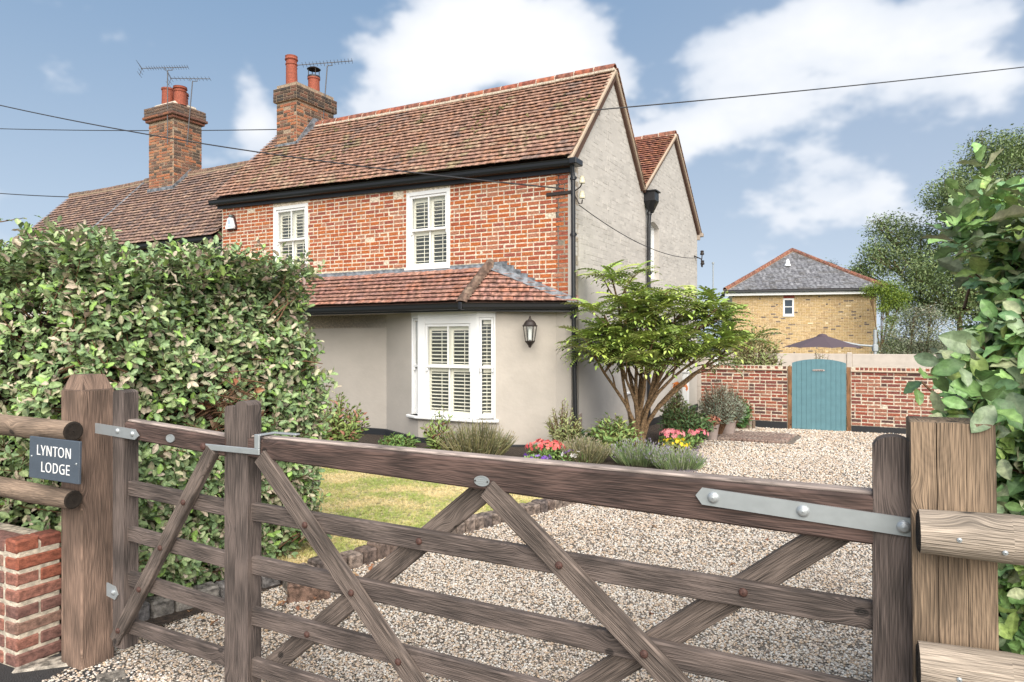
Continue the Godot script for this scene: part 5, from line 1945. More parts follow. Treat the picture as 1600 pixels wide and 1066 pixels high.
	var pal3 := [Color(0.700, 0.494, 0.247), Color(0.750, 0.539, 0.285), Color(0.650, 0.448, 0.225), Color(0.712, 0.527, 0.300), Color(0.675, 0.461, 0.210), Color(0.725, 0.507, 0.240), Color(0.600, 0.403, 0.210), Color(0.188, 0.143, 0.128)]
	var sh := func(a: float, c: float, y: float) -> Array:
		if y > 2.79 + 0.65 and y < 3.84 + 0.7:
			var o := []
			if a < -0.9:
				o.append([a, minf(c, -0.9)])
			if c > -0.38:
				o.append([maxf(a, -0.38), c])
			return o
		return [[a, c]]
	var b3 := brick_rows(-3.25, 3.25, 1.2, ey - 0.2, 0.075, 0.226, sh, T(V(0, 0, -0.022)), 0.02, 7)
	for i in b3[1].size():
		if rng.randf() < 0.05:
			b3[1][i] = 7
	pieces(Y, "brick", "bricks", func(c): return brick_face(c, 0.226), "bf226", b3[0], pal3, b3[1], M.brick, 0)
	var wn := Node3D.new()
	wn.name = "window"
	Y.add_child(wn)
	wn.transform = T(V(-0.88, 2.79 + 0.7, 0))
	var fr := MB.new()
	fr.bb(V(0, 0, -0.1), V(0.07, 0.83, 0.012))
	fr.bb(V(0.41, 0, -0.1), V(0.48, 0.83, 0.012))
	fr.bb(V(0.071, 0.75, -0.1), V(0.409, 0.829, 0.011))
	fr.bb(V(0.071, 0.001, -0.1), V(0.409, 0.08, 0.011))
	fr.bb(V(0.071, 0.40, -0.1), V(0.409, 0.44, 0.011))
	fr.bb(V(-0.02, -0.05, -0.1), V(0.50, 0.0, 0.04))
	part("frame", fr, M.white, wn)
	var pn := MB.new()
	pn.bb(V(0.07, 0.08, -0.011), V(0.41, 0.75, -0.001))
	var dg := mat(Color(0.05, 0.065, 0.085), 0.08)
	part("pane", pn, dg, wn)
	var hd := MB.new()
	for i in 8:
		hd.b(V(-0.88 + 0.035 + 0.063 * i, 3.73 + 0.7, -0.01), V(0.055, 0.21, 0.05), 0.004)
	part("lintel", hd, mat(Color(0.33, 0.075, 0.055), 0.9), Y)
	# hipped roof
	var rr: Array[Vector3] = [V(-3.6, ey, 0.35), V(3.6, ey, 0.35), V(0.0, ey + 2.28, -3.2), V(3.6, ey, -9.3), V(-3.6, ey, -9.3), V(0, ey + 2.28, -6.0)]
	var ro := part("roof", slab([rr[0], rr[1], rr[2]], 0.06), M.roof_slab, Y)
	part("roof", slab([rr[1], rr[3], rr[5], rr[2]], 0.06), mat(Color(0.13, 0.135, 0.15), 0.8), Y)
	part("roof", slab([rr[4], rr[0], rr[2], rr[5]], 0.06), mat(Color(0.13, 0.135, 0.15), 0.8), Y)
	var t4 := tile_rows(rr[0], rr[1], rr[2], rr[2], 0.17, 0.30, 5, null, 0.003)
	var sl := func(c: Color):
		var mb := MB.new()
		mb.col = c
		mb.box(Transform3D(Basis(Vector3.RIGHT, 0.02), V(0, 0.07, 0.012)), V(0.158, 0.16, 0.008), 0.0015)
		return mb.done()
	pieces(ro, "slate", "slates", sl, "farslate", t4[0], [Color(0.21, 0.21, 0.23), Color(0.235, 0.24, 0.26), Color(0.19, 0.19, 0.21), Color(0.26, 0.26, 0.28), Color(0.17, 0.165, 0.17)], t4[1], M.far_slate, 0)
	for q in [[rr[0], rr[2], 14], [rr[1], rr[2], 14], [rr[2], rr[5], 7]]:
		ridge_run(Y, "ridge_tile", q[0] + V(0, 0.02, 0), q[1] + V(0, 0.02, 0), q[2], 0.13, [Color(0.34, 0.14, 0.09), Color(0.28, 0.12, 0.085)], M.dark_mortar)
	var gu := MB.new()
	gu.bb(V(-3.62, ey - 0.14, 0.30), V(3.62, ey - 0.02, 0.44), 0.02)
	part("gutter", gu, M.black, Y)
	var fs := MB.new()
	fs.bb(V(-3.6, ey - 0.28, 0.0), V(3.6, ey - 0.142, 0.31))
	part("fascia", fs, M.white, Y)
	var vt := MB.new()
	vt.lathe(T(V(-0.45, ey + 1.3, -1.65)), [[0.16, 0.0], [0.16, 0.06], [0.10, 0.15], [0.10, 0.26], [0.05, 0.34], [0.002, 0.36]], 10)
	part("roof_vent", vt, M.white, Y)
	var ap2 := thing("far_mast", "thin grey mast rising behind the tree, left of the yellow house", "mast", T(V(16.2, -1.0, -55.0)))
	var mm := MB.new()
	mm.tube([V(0, 0, 0), V(0, 8.75, 0)], [0.07, 0.05], 6)
	mm.tube([V(0, 8.75, 0), V(0, 8.9, 0)], [0.1, 0.1], 6)
	part("mast", mm, M.grey_metal, ap2)

func wire(label: String, a: Vector3, b: Vector3, sag: float, r: float) -> void:
	var o := thing("overhead_wire", label, "cable", T((a + b) * 0.5), "overhead wires")
	var m := MB.new()
	var pts := []
	var rad := []
	for i in 25:
		var t := i / 24.0
		pts.append(a.lerp(b, t) - V(0, sag * 4.0 * t * (1 - t), 0) - o.position)
		rad.append(r)
	m.tube(pts, rad, 5)
	part("cable", m, M.wire, o)

func build_fittings() -> void:
	# wall lantern on the canted bay wall
	var n := V(0.464, 0, 0.886)
	var p := HT * V(-0.60, 1.45 + Y0, 0.30)
	var L := thing("wall_lantern", "black six-sided lantern on the cream wall, right of the bay window", "lantern", Transform3D(HT.basis * Basis(Vector3.UP, atan2(n.x, n.z)), p))
	var c := V(0, 0, 0.11)
	var body := MB.new()
	body.lathe(T(c), [[0.002, -0.01], [0.02, 0.0], [0.03, 0.03], [0.075, 0.085], [0.08, 0.10], [0.07, 0.105]], 6)
	body.lathe(T(c), [[0.118, 0.335], [0.122, 0.345], [0.105, 0.36], [0.085, 0.40], [0.055, 0.43], [0.028, 0.438], [0.022, 0.46], [0.012, 0.468], [0.018, 0.487], [0.002, 0.505]], 6)
	for k in 6:
		var a := TAU * k / 6
		var d := V(cos(a), 0, sin(a))
		body.tube([c + d * 0.072 + V(0, 0.10, 0), c + d * 0.107 + V(0, 0.34, 0)], [0.0075, 0.0075], 5)
	body.tube([V(0, 0.25, 0.0), V(0, 0.06, 0.03), c + V(0, 0.02, 0)], [0.012, 0.012, 0.01], 6)
	body.b(V(0, 0.22, 0.008), V(0.07, 0.16, 0.014), 0.006)
	part("frame", body, M.iron, L)
	var gl := MB.new()
	for k in 6:
		var a := TAU * k / 6
		var a2 := TAU * (k + 1) / 6
		var d := V(cos(a), 0, sin(a))
		var d2 := V(cos(a2), 0, sin(a2))
		gl.quad(c + d * 0.07 + V(0, 0.105, 0), c + d2 * 0.07 + V(0, 0.105, 0), c + d2 * 0.104 + V(0, 0.335, 0), c + d * 0.104 + V(0, 0.335, 0), (d + d2).normalized())
	part("glass", gl, M.glass, L)
	var tb := MB.new()
	tb.lathe(T(c), [[0.03, 0.12], [0.032, 0.3], [0.01, 0.31]], 10)
	part("lamp_tube", tb, mat(Color(0.72, 0.74, 0.70), 0.4), L)
	# alarm box
	var A := thing("alarm_box", "white burglar alarm box high on the left end of the brick front", "alarm", HT * T(V(-8.0, 3.96 + Y0, 0.0)))
	var bk := MB.new()
	bk.prism(Transform3D.IDENTITY, P2([[-0.135, 0.0], [0.125, 0.0], [0.135, 0.05], [0.07, 0.28], [0.03, 0.33], [-0.04, 0.33], [-0.075, 0.28], [-0.14, 0.05]]), 0.0, 0.05)
	part("back_plate", bk, mat(Color(0.06, 0.03, 0.03), 0.5), A)
	var fc := MB.new()
	fc.prism(Transform3D.IDENTITY, P2([[-0.13, 0.02], [0.11, 0.02], [0.12, 0.06], [0.06, 0.245], [0.02, 0.262], [-0.03, 0.262], [-0.065, 0.245], [-0.135, 0.06]]), 0.051, 0.10)
	var face := part("cover", fc, M.alarm, A)
	var em := MB.new()
	em.prism(Transform3D.IDENTITY, P2([[-0.05, 0.12], [0.01, 0.11], [0.03, 0.16], [0.0, 0.22], [-0.04, 0.22], [-0.06, 0.17]]), 0.1, 0.102)
	em.bb(V(-0.07, 0.055, 0.1), V(0.05, 0.07, 0.102))
	em.bb(V(-0.055, 0.08, 0.1), V(0.035, 0.092, 0.102))
	part("emblem", em, mat(Color(0.42, 0.52, 0.64), 0.5), face)
	var dm := MB.new()
	dm.lathe(T(V(-0.005, 0.27, 0.065)), [[0.045, 0.0], [0.05, 0.02], [0.035, 0.05], [0.002, 0.06]], 10)
	part("strobe", dm, mat(Color(0.12, 0.15, 0.15), 0.2), A)
	# bracket and insulators at the corner, and the wires
	var I := thing("insulator_bracket", "black bracket with two cream insulators beside the downpipe, top right corner", "bracket", HT * T(V(0.0, 3.9 + Y0, 0.0)))
	var b := MB.new()
	b.bb(V(-0.44, 0.02, 0.001), V(0.06, 0.075, 0.03), 0.004)
	b.tube([V(0.05, 0.05, 0.02), V(0.17, 0.1, 0.05), V(0.20, 0.15, 0.05)], [0.012, 0.012, 0.01], 6)
	b.tube([V(0.05, 0.02, 0.02), V(0.15, -0.16, 0.05), V(0.2, -0.16, 0.05), V(0.21, -0.10, 0.05)], [0.012, 0.012, 0.012, 0.01], 6)
	part("arm", b, M.iron, I)
	for y in [0.16, -0.08]:
		var s := MB.new()
		s.lathe(T(V(0.205, y, 0.05)), [[0.02, 0.0], [0.05, 0.0], [0.05, 0.03], [0.042, 0.045], [0.042, 0.075], [0.03, 0.085], [0.034, 0.11], [0.002, 0.12]], 12)
		part("insulator", s, M.porcelain, I)
	var I2 := thing("insulator_bracket", "small dark insulator bracket at the far corner of the gable wall", "bracket", HT * T(V(0.0, 3.75 + Y0, -8.3)))
	var b2 := MB.new()
	b2.tube([V(0.0, 0.05, 0.3), V(0.1, 0.0, 0.0), V(0.1, 0.0, -0.16), V(0.1, 0.12, -0.2)], [0.015, 0.015, 0.015, 0.015], 6)
	b2.tube([V(0.1, 0.0, -0.12), V(0.1, -0.2, -0.13), V(0.1, -0.2, -0.22), V(0.1, -0.12, -0.24)], [0.015, 0.015, 0.015, 0.015], 6)
	part("arm", b2, M.iron, I2)
	for q in [V(0.1, 0.12, -0.2), V(0.1, -0.14, -0.24)]:
		var s := MB.new()
		s.lathe(T(q), [[0.05, 0.0], [0.055, 0.04], [0.04, 0.07], [0.05, 0.10], [0.03, 0.12]], 8)
		part("insulator", s, M.iron, I2)
	wire("dark service wire slung across the tiled roof to the corner bracket", V(-14.7, 7.95, -17.4), HT * V(-0.1, 4.0 + Y0, 0.07), 0.24, 0.013)
	wire("thin wire passing level behind both chimneys at the left", V(-24.5, 10.66, -29.0), V(-7.7, 8.84, -23.5), 0.1, 0.016)
	wire("short wire running down behind the far left roof end", V(-21.9, 7.4, -26.0), V(-14.3, 6.31, -22.6), 0.06, 0.016)
	wire("long wire rising from the gable into the sky at the right", HT * V(0.07, 5.47 + Y0, -0.72), V(15.5, 8.4, -16.0), 0.06, 0.011)
	wire("thin wire running down the painted gable between the two brackets", HT * V(0.15, 3.72 + Y0, 0.05), HT * V(0.1, 3.76 + Y0, -8.2), 0.25, 0.008)
	# white posts of the side porch
	var pp := [[HT * V(1.02, 0, -3.2), 1.25, "nearer white painted porch post beside the flower pots"], [HT * V(1.02, 0, -5.9), 1.6, "farther white painted porch post behind the silvery bush"]]
	for q in pp:
		var o := thing("porch_post", q[2], "post", Transform3D(HT.basis, q[0] - V(0, 0.12, 0)), "white porch posts")
		var m := MB.new()
		m.b(V(0, q[1] * 0.5, 0), V(0.11, q[1], 0.11), 0.006)
		part("shaft", m, M.white, o)
		var cp := MB.new()
		cp.b(V(0, q[1] + 0.03, 0), V(0.15, 0.06, 0.15), 0.01)
		part("cap", cp, M.white, o)

# ------------------------------------------------------------------ plants
# A leaf along +x, its upper side along +y. Palette colours for leaves are four times the upper side's own colour; the underside is paler.
func leaf_mesh(c: Color, wr: float, fold: float, droop: float, fine := true, pale := V(0.72, 0.62, 0.8), top_k := 0.44) -> Mesh:
	var mb := MB.new()
	var ts := [0.0, 0.1, 0.26, 0.42, 0.58, 0.74, 0.88, 1.0] if fine else [0.0, 0.45, 1.0]
	var ws := [0.04, 0.42, 0.82, 0.98, 1.0, 0.84, 0.5, 0.0] if fine else [0.05, 1.0, 0.0]
	var mid := []
	var lf := []
	var rt := []
	for i in ts.size():
		var t: float = ts[i]
		var y := -droop * t * t
		var w: float = ws[i] * wr * 0.5
		mid.append(V(t, y, 0))
		lf.append(V(t, y + w * (fold + (0.22 * sin(i * 2.1) if fine else 0.0)), w))
		rt.append(V(t, y + w * (fold + (0.22 * sin(i * 2.3 + 1.4) if fine else 0.0)), -w))
	for side in 2:
		var dy := V(0, 0.0 if side == 0 else -0.006, 0)
		var base := Color(c.r * top_k, c.g * top_k, c.b * top_k) if side == 0 else Color(c.r * pale.x, c.g * pale.y, c.b * pale.z)
		var out := Vector3.UP if side == 0 else Vector3.DOWN
		var nl := []
		var nm := []
		var nr := []
		for i in ts.size():
			var k := clampi(i, 1, ts.size() - 2)
			var al: Vector3 = mid[k + 1] - mid[k - 1]
			var a: Vector3 = al.cross(lf[k] - mid[k]).normalized()
			var b: Vector3 = al.cross(rt[k] - mid[k]).normalized()
			if a.dot(out) < 0:
				a = -a
			if b.dot(out) < 0:
				b = -b
			nl.append(a)
			nr.append(b)
			nm.append((a + b).normalized())
		for i in ts.size() - 1:
			for e in 2:
				var ed := lf if e == 0 else rt
				var ne := nl if e == 0 else nr
				var n0: Vector3 = (nm[i] + ne[i]).normalized()
				var n1: Vector3 = (nm[i + 1] + ne[i + 1]).normalized()
				# a pale midrib and, leaf by leaf, faint ribs running out to the edge
				var rib := Color(minf(base.r * 1.35, 1.0), minf(base.g * 1.25, 1.0), minf(base.b * 1.35, 1.0))
				var e0 := base if i % 2 == 0 else base * 0.84
				var e1 := base * 0.84 if i % 2 == 0 else base
				mb.tric([mid[i] + dy, ed[i] + dy, ed[i + 1] + dy], [n0, ne[i], ne[i + 1]], [rib, e0, e1])
				mb.tric([mid[i] + dy, ed[i + 1] + dy, mid[i + 1] + dy], [n0, ne[i + 1], n1], [rib, e1, rib])
	return mb.done()

func rdir() -> Vector3:
	var z := rf(-1, 1)
	var a := rf(0, TAU)
	var r := sqrt(1 - z * z)
	return V(r * cos(a), z, r * sin(a))

# leaves up a shoot
func sprig(xf: Array, base: Vector3, dir: Vector3, l: float, n: int, l0: float, l1: float, face: Vector3, splay := 0.9) -> void:
	var d := dir.normalized()
	var side := d.cross(face)
	if side.length() < 0.05:
		side = d.cross(V(0.3, 0.2, 0.9))
	side = side.normalized()
	for i in n:
		var t := (i + 0.6) / n
		var a := i * 2.4 + rf(-0.3, 0.3)
		var rad := side * cos(a) + d.cross(side) * sin(a)
		var ld := (d * (0.35 + 0.75 * t) + rad * splay + rdir() * 0.25).normalized()
		var nn := (face * 1.1 + d * 0.3 + rdir() * 0.55)
		var s := rf(l0, l1) * (1.0 - 0.35 * t)
		xf.append(Transform3D(frame(ld, nn) * Basis.from_scale(Vector3.ONE * s), base + d * l * t))

func hedge(nm: String, label: String, foot: PackedVector2Array, y0: float, y1: float, shoots: int, l0: float, l1: float, wr: float, pal: Array, weights: Array, gap: float, twigs: int, seed_: int, bump: float, sprig_l: float, per: int, cap_pull := 0.3, inset := 0.28, hole := Vector4.ZERO, extra := [], top_k := 0.44, m: Material = null) -> void:
	var c := Vector2.ZERO
	for q in foot:
		c += q / foot.size()
	var o := thing(nm, label, "hedge", T(V(c.x, y0, c.y)))
	var org := o.position
	var n := FastNoiseLite.new()
	n.seed = seed_
	n.frequency = 1.9
	n.fractal_octaves = 2
	n.fractal_type = FastNoiseLite.FRACTAL_FBM
	# inner mass of dead wood
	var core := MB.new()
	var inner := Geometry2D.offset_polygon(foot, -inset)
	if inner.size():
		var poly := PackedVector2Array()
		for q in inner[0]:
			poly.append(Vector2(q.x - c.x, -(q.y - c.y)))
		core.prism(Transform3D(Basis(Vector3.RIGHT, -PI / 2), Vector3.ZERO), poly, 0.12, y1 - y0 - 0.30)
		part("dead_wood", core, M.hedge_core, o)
	var cw := Geometry2D.is_polygon_clockwise(foot)
	var faces := []
	var total := 0.0
	for i in foot.size():
		var a := foot[i]
		var b := foot[(i + 1) % foot.size()]
		var w: float = a.distance_to(b) * (y1 - y0) * weights[i]
		faces.append([a, b, w])
		total += w
	var area := 0.0
	for i in foot.size():
		area += foot[i].cross(foot[(i + 1) % foot.size()]) * 0.5
	var topw: float = absf(area) * weights[foot.size()]
	var xf := []
	var tw := MB.new()
	for s in shoots:
		var pick := rf(0, total + topw)
		var p := Vector3.ZERO
		var out := Vector3.UP
		if pick < total:
			var k := 0
			while pick > faces[k][2] and k < faces.size() - 1:
				pick -= faces[k][2]
				k += 1
			var a: Vector2 = faces[k][0]
			var b: Vector2 = faces[k][1]
			var e := (b - a).normalized()
			var n2 := Vector2(-e.y, e.x)
			if n2.dot((a + b) * 0.5 - c) < 0:
				n2 = -n2
			out = V(n2.x, 0, n2.y)
			var q := a.lerp(b, rng.randf())
			var y := lerpf(y0 + 0.08, y1, rng.randf())
			var v := (y - y0) / (y1 - y0)
			p = V(q.x, y, q.y) - out * (cap_pull * pow(v, 4.0) + 0.12 * pow(1 - v, 3.0))
			out = (out + V(0, 0.25 + 1.2 * pow(v, 5.0), 0)).normalized()
		else:
			var q := Vector2.ZERO
			for tries in 300:
				q = c + Vector2(rf(-2.6, 2.6), rf(-2.0, 2.0))
				if Geometry2D.is_point_in_polygon(q, foot):
					break
			p = V(q.x, y1, q.y)
		var g := n.get_noise_3d(p.x, p.y, p.z)
		p += out * (g * bump + rf(-0.12, 0.04))
		if n.get_noise_3d(p.x * 1.6 + 20.0, p.y * 1.6, p.z * 1.6) > gap and rng.randf() < 0.85:
			continue
		if hole.w > 0.0 and p.distance_to(V(hole.x, hole.y, hole.z)) < hole.w * rf(0.6, 1.15) and rng.randf() < 0.9:
			continue
		var dir := (out * 0.75 + V(0, 0.45, 0) + rdir() * 0.75).normalized()
		sprig(xf, p - org, dir, rf(0.6, 1.25) * sprig_l, per + rng.randi() % 3, l0, l1, (out + V(0, 0.55, 0)).normalized())
		if s % 3 == 0 and out.y < 0.8:
			tw.tube([p - org - out * 0.18 + rdir() * 0.03, p - org, p - org + dir * sprig_l], [0.006, 0.004, 0.002], 4, false)
	var ex := []
	for q in extra:
		for k in 2:
			sprig(ex, q - org + rdir() * 0.05, V(rf(-0.8, 0.3), rf(-0.5, 0.4), rf(0.1, 0.9)), sprig_l, per, l0, l1, V(-0.2, 0.5, 0.8))
	var dead := []
	if hole.w > 0.0:
		for i in 90:
			var q := V(hole.x, hole.y, hole.z) + rdir() * hole.w * rf(0.2, 1.0) - org
			tw.tube([q, q + V(rf(-0.14, 0.14), rf(-0.1, 0.1), rf(-0.1, 0.1)), q + V(rf(-0.24, 0.24), rf(-0.16, 0.2), rf(-0.05, 0.2))], [0.005, 0.004, 0.002], 4, false)
			if i % 2 == 0:
				dead.append(Transform3D(frame(rdir(), rdir()) * Basis.from_scale(Vector3.ONE * rf(0.05, 0.09)), q))
		pieces(o, "dead_leaf", "dead_leaves", func(cc): return leaf_mesh(cc, wr, 0.6, 0.3), "leaf%.2f%.2fd" % [wr, top_k], dead, [Color(0.74, 0.40, 0.20), Color(0.62, 0.30, 0.14), Color(0.86, 0.62, 0.40)], picks(dead.size(), 3), M.leaf)
	for i in twigs:
		var k := rng.randi() % 2
		var a: Vector2 = faces[k][0]
		var b: Vector2 = faces[k][1]
		var e := (b - a).normalized()
		var n2 := Vector2(-e.y, e.x)
		if n2.dot((a + b) * 0.5 - c) < 0:
			n2 = -n2
		var q := a.lerp(b, rng.randf())
		var p := V(q.x, y0 + rf(0.1, 0.85) * (y1 - y0), q.y) - V(n2.x, 0, n2.y) * rf(0.22, 0.42) - org
		var dd := V(rf(-0.2, 0.2), rf(-0.1, 0.35), rf(-0.2, 0.2)) + V(n2.x, 0, n2.y) * 0.15
		tw.tube([p, p + dd * 0.5 + rdir() * 0.04, p + dd], [0.008, 0.006, 0.003], 4, false)
	part("branches", tw, M.twig, o, Transform3D.IDENTITY, "stuff")
	if ex.size():
		pieces(o, "leaf", "leaves", func(cc): return leaf_mesh(cc, wr, 0.35, 0.16, true, V(0.6, 0.55, 0.66), 0.38), "leaf%.2fshoot" % wr, ex, pal, picks(ex.size(), pal.size()), m if m else M.leaf, 80)
	pieces(o, "leaf", "leaves", func(cc): return leaf_mesh(cc, wr, 0.35, 0.16, true, V(0.72, 0.62, 0.8), top_k), "leaf%.2f%.2f" % [wr, top_k], xf, pal, picks(xf.size(), pal.size()), m if m else M.leaf, 300 - mini(80, ex.size()))

const HEDGE_PAL := [Color(0.50, 0.72, 0.29), Color(0.44, 0.66, 0.26), Color(0.60, 0.78, 0.36), Color(0.38, 0.60, 0.26), Color(0.80, 0.80, 0.50), Color(0.50, 0.84, 0.20), Color(0.90, 0.80, 0.58), Color(0.32, 0.52, 0.22), Color(0.42, 0.64, 0.28)]

func build_hedges() -> void:
	hedge("clipped_hedge", "tall clipped evergreen hedge with silvery small leaves behind the left gatepost", PackedVector2Array([Vector2(-2.16, -3.52), Vector2(-1.42, -5.05), Vector2(-2.55, -5.75), Vector2(-5.3, -7.1), Vector2(-5.75, -5.0)]), G(-4.4), 2.0, 13000, 0.05, 0.095, 0.50, HEDGE_PAL, [1.9, 1.4, 0.15, 0.3, 0.85, 1.0], 0.36, 170, 3, 0.16, 0.13, 6, 0.3, 0.28, Vector4(-1.83, 1.10, -4.25, 0.26), [], 0.62)
	hedge("broadleaf_hedge", "big-leaved evergreen hedge growing over the right gatepost and rails", PackedVector2Array([Vector2(1.26, -2.04), Vector2(1.44, -1.70), Vector2(2.8, -1.02), Vector2(3.5, -1.8), Vector2(1.86, -2.8)]), G(-2.0), 1.90, 3600, 0.07, 0.115, 0.54, [Color(0.46, 0.84, 0.28), Color(0.40, 0.74, 0.26), Color(0.54, 0.92, 0.30), Color(0.34, 0.64, 0.27), Color(0.66, 0.95, 0.28), Color(0.56, 0.80, 0.44), Color(0.72, 0.84, 0.46)], [4.5, 0.8, 0.1, 0.1, 0.9, 0.7], 0.42, 70, 8, 0.10, 0.13, 5, 0.62, 0.24, Vector4.ZERO, [V(1.2, 1.42, -1.76), V(1.28, 1.42, -1.68), V(1.19, 1.52, -1.80), V(1.34, 1.30, -1.60), V(1.36, 1.2, -1.58), V(1.30, 1.5, -1.64), V(1.40, 1.0, -1.55), V(1.42, 0.7, -1.55)], 0.66, M.big_leaf)

func pinnate(c: Color) -> Mesh:
	# a spiny-shrub leaf: a drooping stalk with seven pairs of leaflets and one at the tip
	var mb := MB.new()
	var pt := func(t: float) -> Vector3:
		return V(t, 0.10 * sin(t * 2.6) - 0.30 * t * t, 0)
	for i in 15:
		var k := i / 2
		var t := 0.22 + 0.78 * k / 7.0
		var p: Vector3 = pt.call(minf(t, 1.0))
		var fw: Vector3 = (pt.call(minf(t + 0.02, 1.02)) - pt.call(t - 0.02)).normalized()
		var s := 1.0 if i % 2 else -1.0
		var d: Vector3 = (fw * 0.45 + V(0, 0.06, s)).normalized() if i < 14 else fw
		var l := 0.235 * (1.0 - 0.35 * absf(t - 0.55))
		var up := d.cross(V(0, 1, 0).cross(d)).normalized()
		if up.y < 0:
			up = -up
		var w := d.cross(up) * 0.042
		for side in 2:
			mb.col = Color(c.r * 0.74, c.g * 0.70, c.b * 0.74) if side == 0 else Color(c.r * 0.6, c.g * 0.56, c.b * 0.7)
			var dy := up * (0.0 if side == 0 else -0.004)
			var n := up if side == 0 else -up
			var q := [p + dy, p + d * l * 0.35 + w + up * 0.012 + dy, p + d * l * 0.35 - w + up * 0.012 + dy, p + d * l * 0.75 + w * 0.7 - up * 0.004 + dy, p + d * l * 0.75 - w * 0.7 - up * 0.004 + dy, p + d * l - up * 0.03 + dy]
			mb.tri(q[0], q[1], q[2], n, n, n)
			mb.tri(q[1], q[3], q[2], n, n, n)
			mb.tri(q[2], q[3], q[4], n, n, n)
			mb.tri(q[3], q[5], q[4], n, n, n)
	mb.col = Color(c.r * 0.45, c.g * 0.3, c.b * 0.4)
	mb.tube([pt.call(0.0), pt.call(0.4), pt.call(0.75), pt.call(1.0)], [0.010, 0.008, 0.006, 0.003], 4, false)
	return mb.done()

func build_mahonia() -> void:
	var root := V(2.0, G(-10.9), -10.9)
	var o := thing("shrub_tree", "many-stemmed shrub tree with ferny spiny leaves at the cottage corner", "tree", T(root))
	var xf := []
	var tips := []
	# each stem: where its top lies beside the root, and its height
	var stems := [[-0.90, 1.75, 0.2], [-0.5, 2.72, 0.1], [-0.62, 2.15, 0.45], [-0.2, 2.55, 0.25], [0.1, 2.5, -0.15], [0.45, 2.5, 0.3], [0.85, 2.42, 0.0], [1.1, 2.25, 0.25], [1.35, 2.0, -0.1], [1.25, 1.6, 0.4], [0.6, 1.8, 0.55], [0.2, 1.75, 0.55], [-0.35, 1.6, 0.5], [1.7, 1.72, 0.2], [0.95, 1.65, 0.5]]
	for i in stems.size():
		var q: Array = stems[i]
		var st := MB.new()
		st.off = off()
		var b := V(0.05 * sin(i * 2.2) + 0.02 * q[0], -0.03, 0.07 * cos(i * 2.2))
		var end := V(q[0], q[1], q[2])
		var pts := [b]
		var rad := [rf(0.05, 0.07)]
		for k in range(1, 8):
			var t := k / 7.0
			var p := b.lerp(end, t)
			# stems rise steeply, then lean out
			p.x = lerpf(b.x, end.x, pow(t, 1.9)) + 0.085 * t * sin(t * 7.0 + i)
			p.z = lerpf(b.z, end.z, pow(t, 1.9)) + 0.07 * t * cos(t * 6.0 + i * 1.7)
			pts.append(p)
			rad.append(lerpf(rf(0.035, 0.046), 0.014, t))
		st.tube(pts, rad, 9)
		part("stem", st, M.bark, o)
		tips.append([pts[7], (pts[7] - pts[6]).normalized()])
		for k in 10:
			var j := 3 + rng.randi() % 4
			var s: Vector3 = pts[j]
			var d := (V(rf(-1, 1), rf(0.1, 1.0), rf(-0.8, 1.0)) + V(q[0] * 0.3, 0, 0)).normalized()
			var l := rf(0.22, 0.6)
			var e := s + d * l
			if e.y < 1.35:
				continue
			var br := MB.new()
			br.tube([s, s + d * l * 0.5 + rdir() * 0.04, e], [0.016, 0.012, 0.008], 6, false)
			part("branch", br, M.bark, o)
			tips.append([e, (d + V(0, 0.5, 0)).normalized()])
	for tp in tips:
		var n := 9 + rng.randi() % 5
		var d: Vector3 = tp[1]
		for k in n:
			var a := TAU * k / n + rf(-0.3, 0.3)
			var out := V(cos(a), 0, sin(a))
			var el := rf(-0.25, 0.75)
			var ld := (out * cos(el) + V(0, sin(el), 0) + d * 0.25).normalized()
			var s := rf(0.32, 0.50)
			xf.append(Transform3D(frame(ld, V(0, 1, 0) + rdir() * 0.25) * Basis.from_scale(Vector3.ONE * s), tp[0] + d * rf(-0.05, 0.03)))
	# a few low shoots
	for q in [V(-0.9, 1.5, 0.2)]:
		for k in 5:
			xf.append(Transform3D(frame(V(rf(-1, -0.2), rf(-0.5, 0.2), rf(-0.3, 0.6)), Vector3.UP) * Basis.from_scale(Vector3.ONE * rf(0.25, 0.36)), q))
	var pal := [Color(0.58, 0.84, 0.17), Color(0.68, 0.90, 0.17), Color(0.48, 0.74, 0.15), Color(0.64, 0.88, 0.18), Color(0.42, 0.62, 0.17), Color(0.70, 0.86, 0.24)]
	pieces(o, "leaf", "leaves", pinnate, "pinnate", xf, pal, picks(xf.size(), 6), M.leaf)

# a shrub of shoots from one root: leaves all the way up each shoot
func shrub(nm: String, label: String, p: Vector2, rx: float, h: float, shoots: int, l0: float, l1: float, wr: float, pal: Array, per: int, upright: float, bare := 0.15, cat := "shrub", m: Material = null, lift := 0.0) -> Node3D:
	var o := thing(nm, label, cat, T(V(p.x, G(p.y) + lift, p.y)))
	var xf := []
	var st := MB.new()
	l0 *= 1.5
	l1 *= 1.7
	for i in int(shoots * 2.4):
		var a := rf(0, TAU)
		var r := sqrt(rng.randf())
		var hh := h * (1.0 - 0.45 * r * r) * rf(0.72, 1.05)
		var b := V(cos(a), 0, sin(a)) * r * rx * 0.25
		var tip := V(cos(a), 0, sin(a)) * r * rx + V(0, hh, 0)
		var mid := b.lerp(tip, 0.5) + V(0, hh * 0.12, 0) + rdir() * 0.02
		st.tube([b, mid, tip], [0.006, 0.005, 0.002], 4, false)
		var d := (tip - b).normalized()
		var face := (V(cos(a) * r, upright, sin(a) * r)).normalized()
		sprig(xf, b.lerp(tip, bare), d, b.distance_to(tip) * (1.0 - bare), per, l0, l1, face, 1.0)
	part("stems", st, M.twig, o)
	pieces(o, "leaf", "leaves", func(cc): return leaf_mesh(cc, wr, 0.3, 0.2, false, V(0.5, 0.46, 0.5)), "sl%.2f" % wr, xf, pal, picks(xf.size(), pal.size()), m if m else M.soft_leaf, 0)
	return o

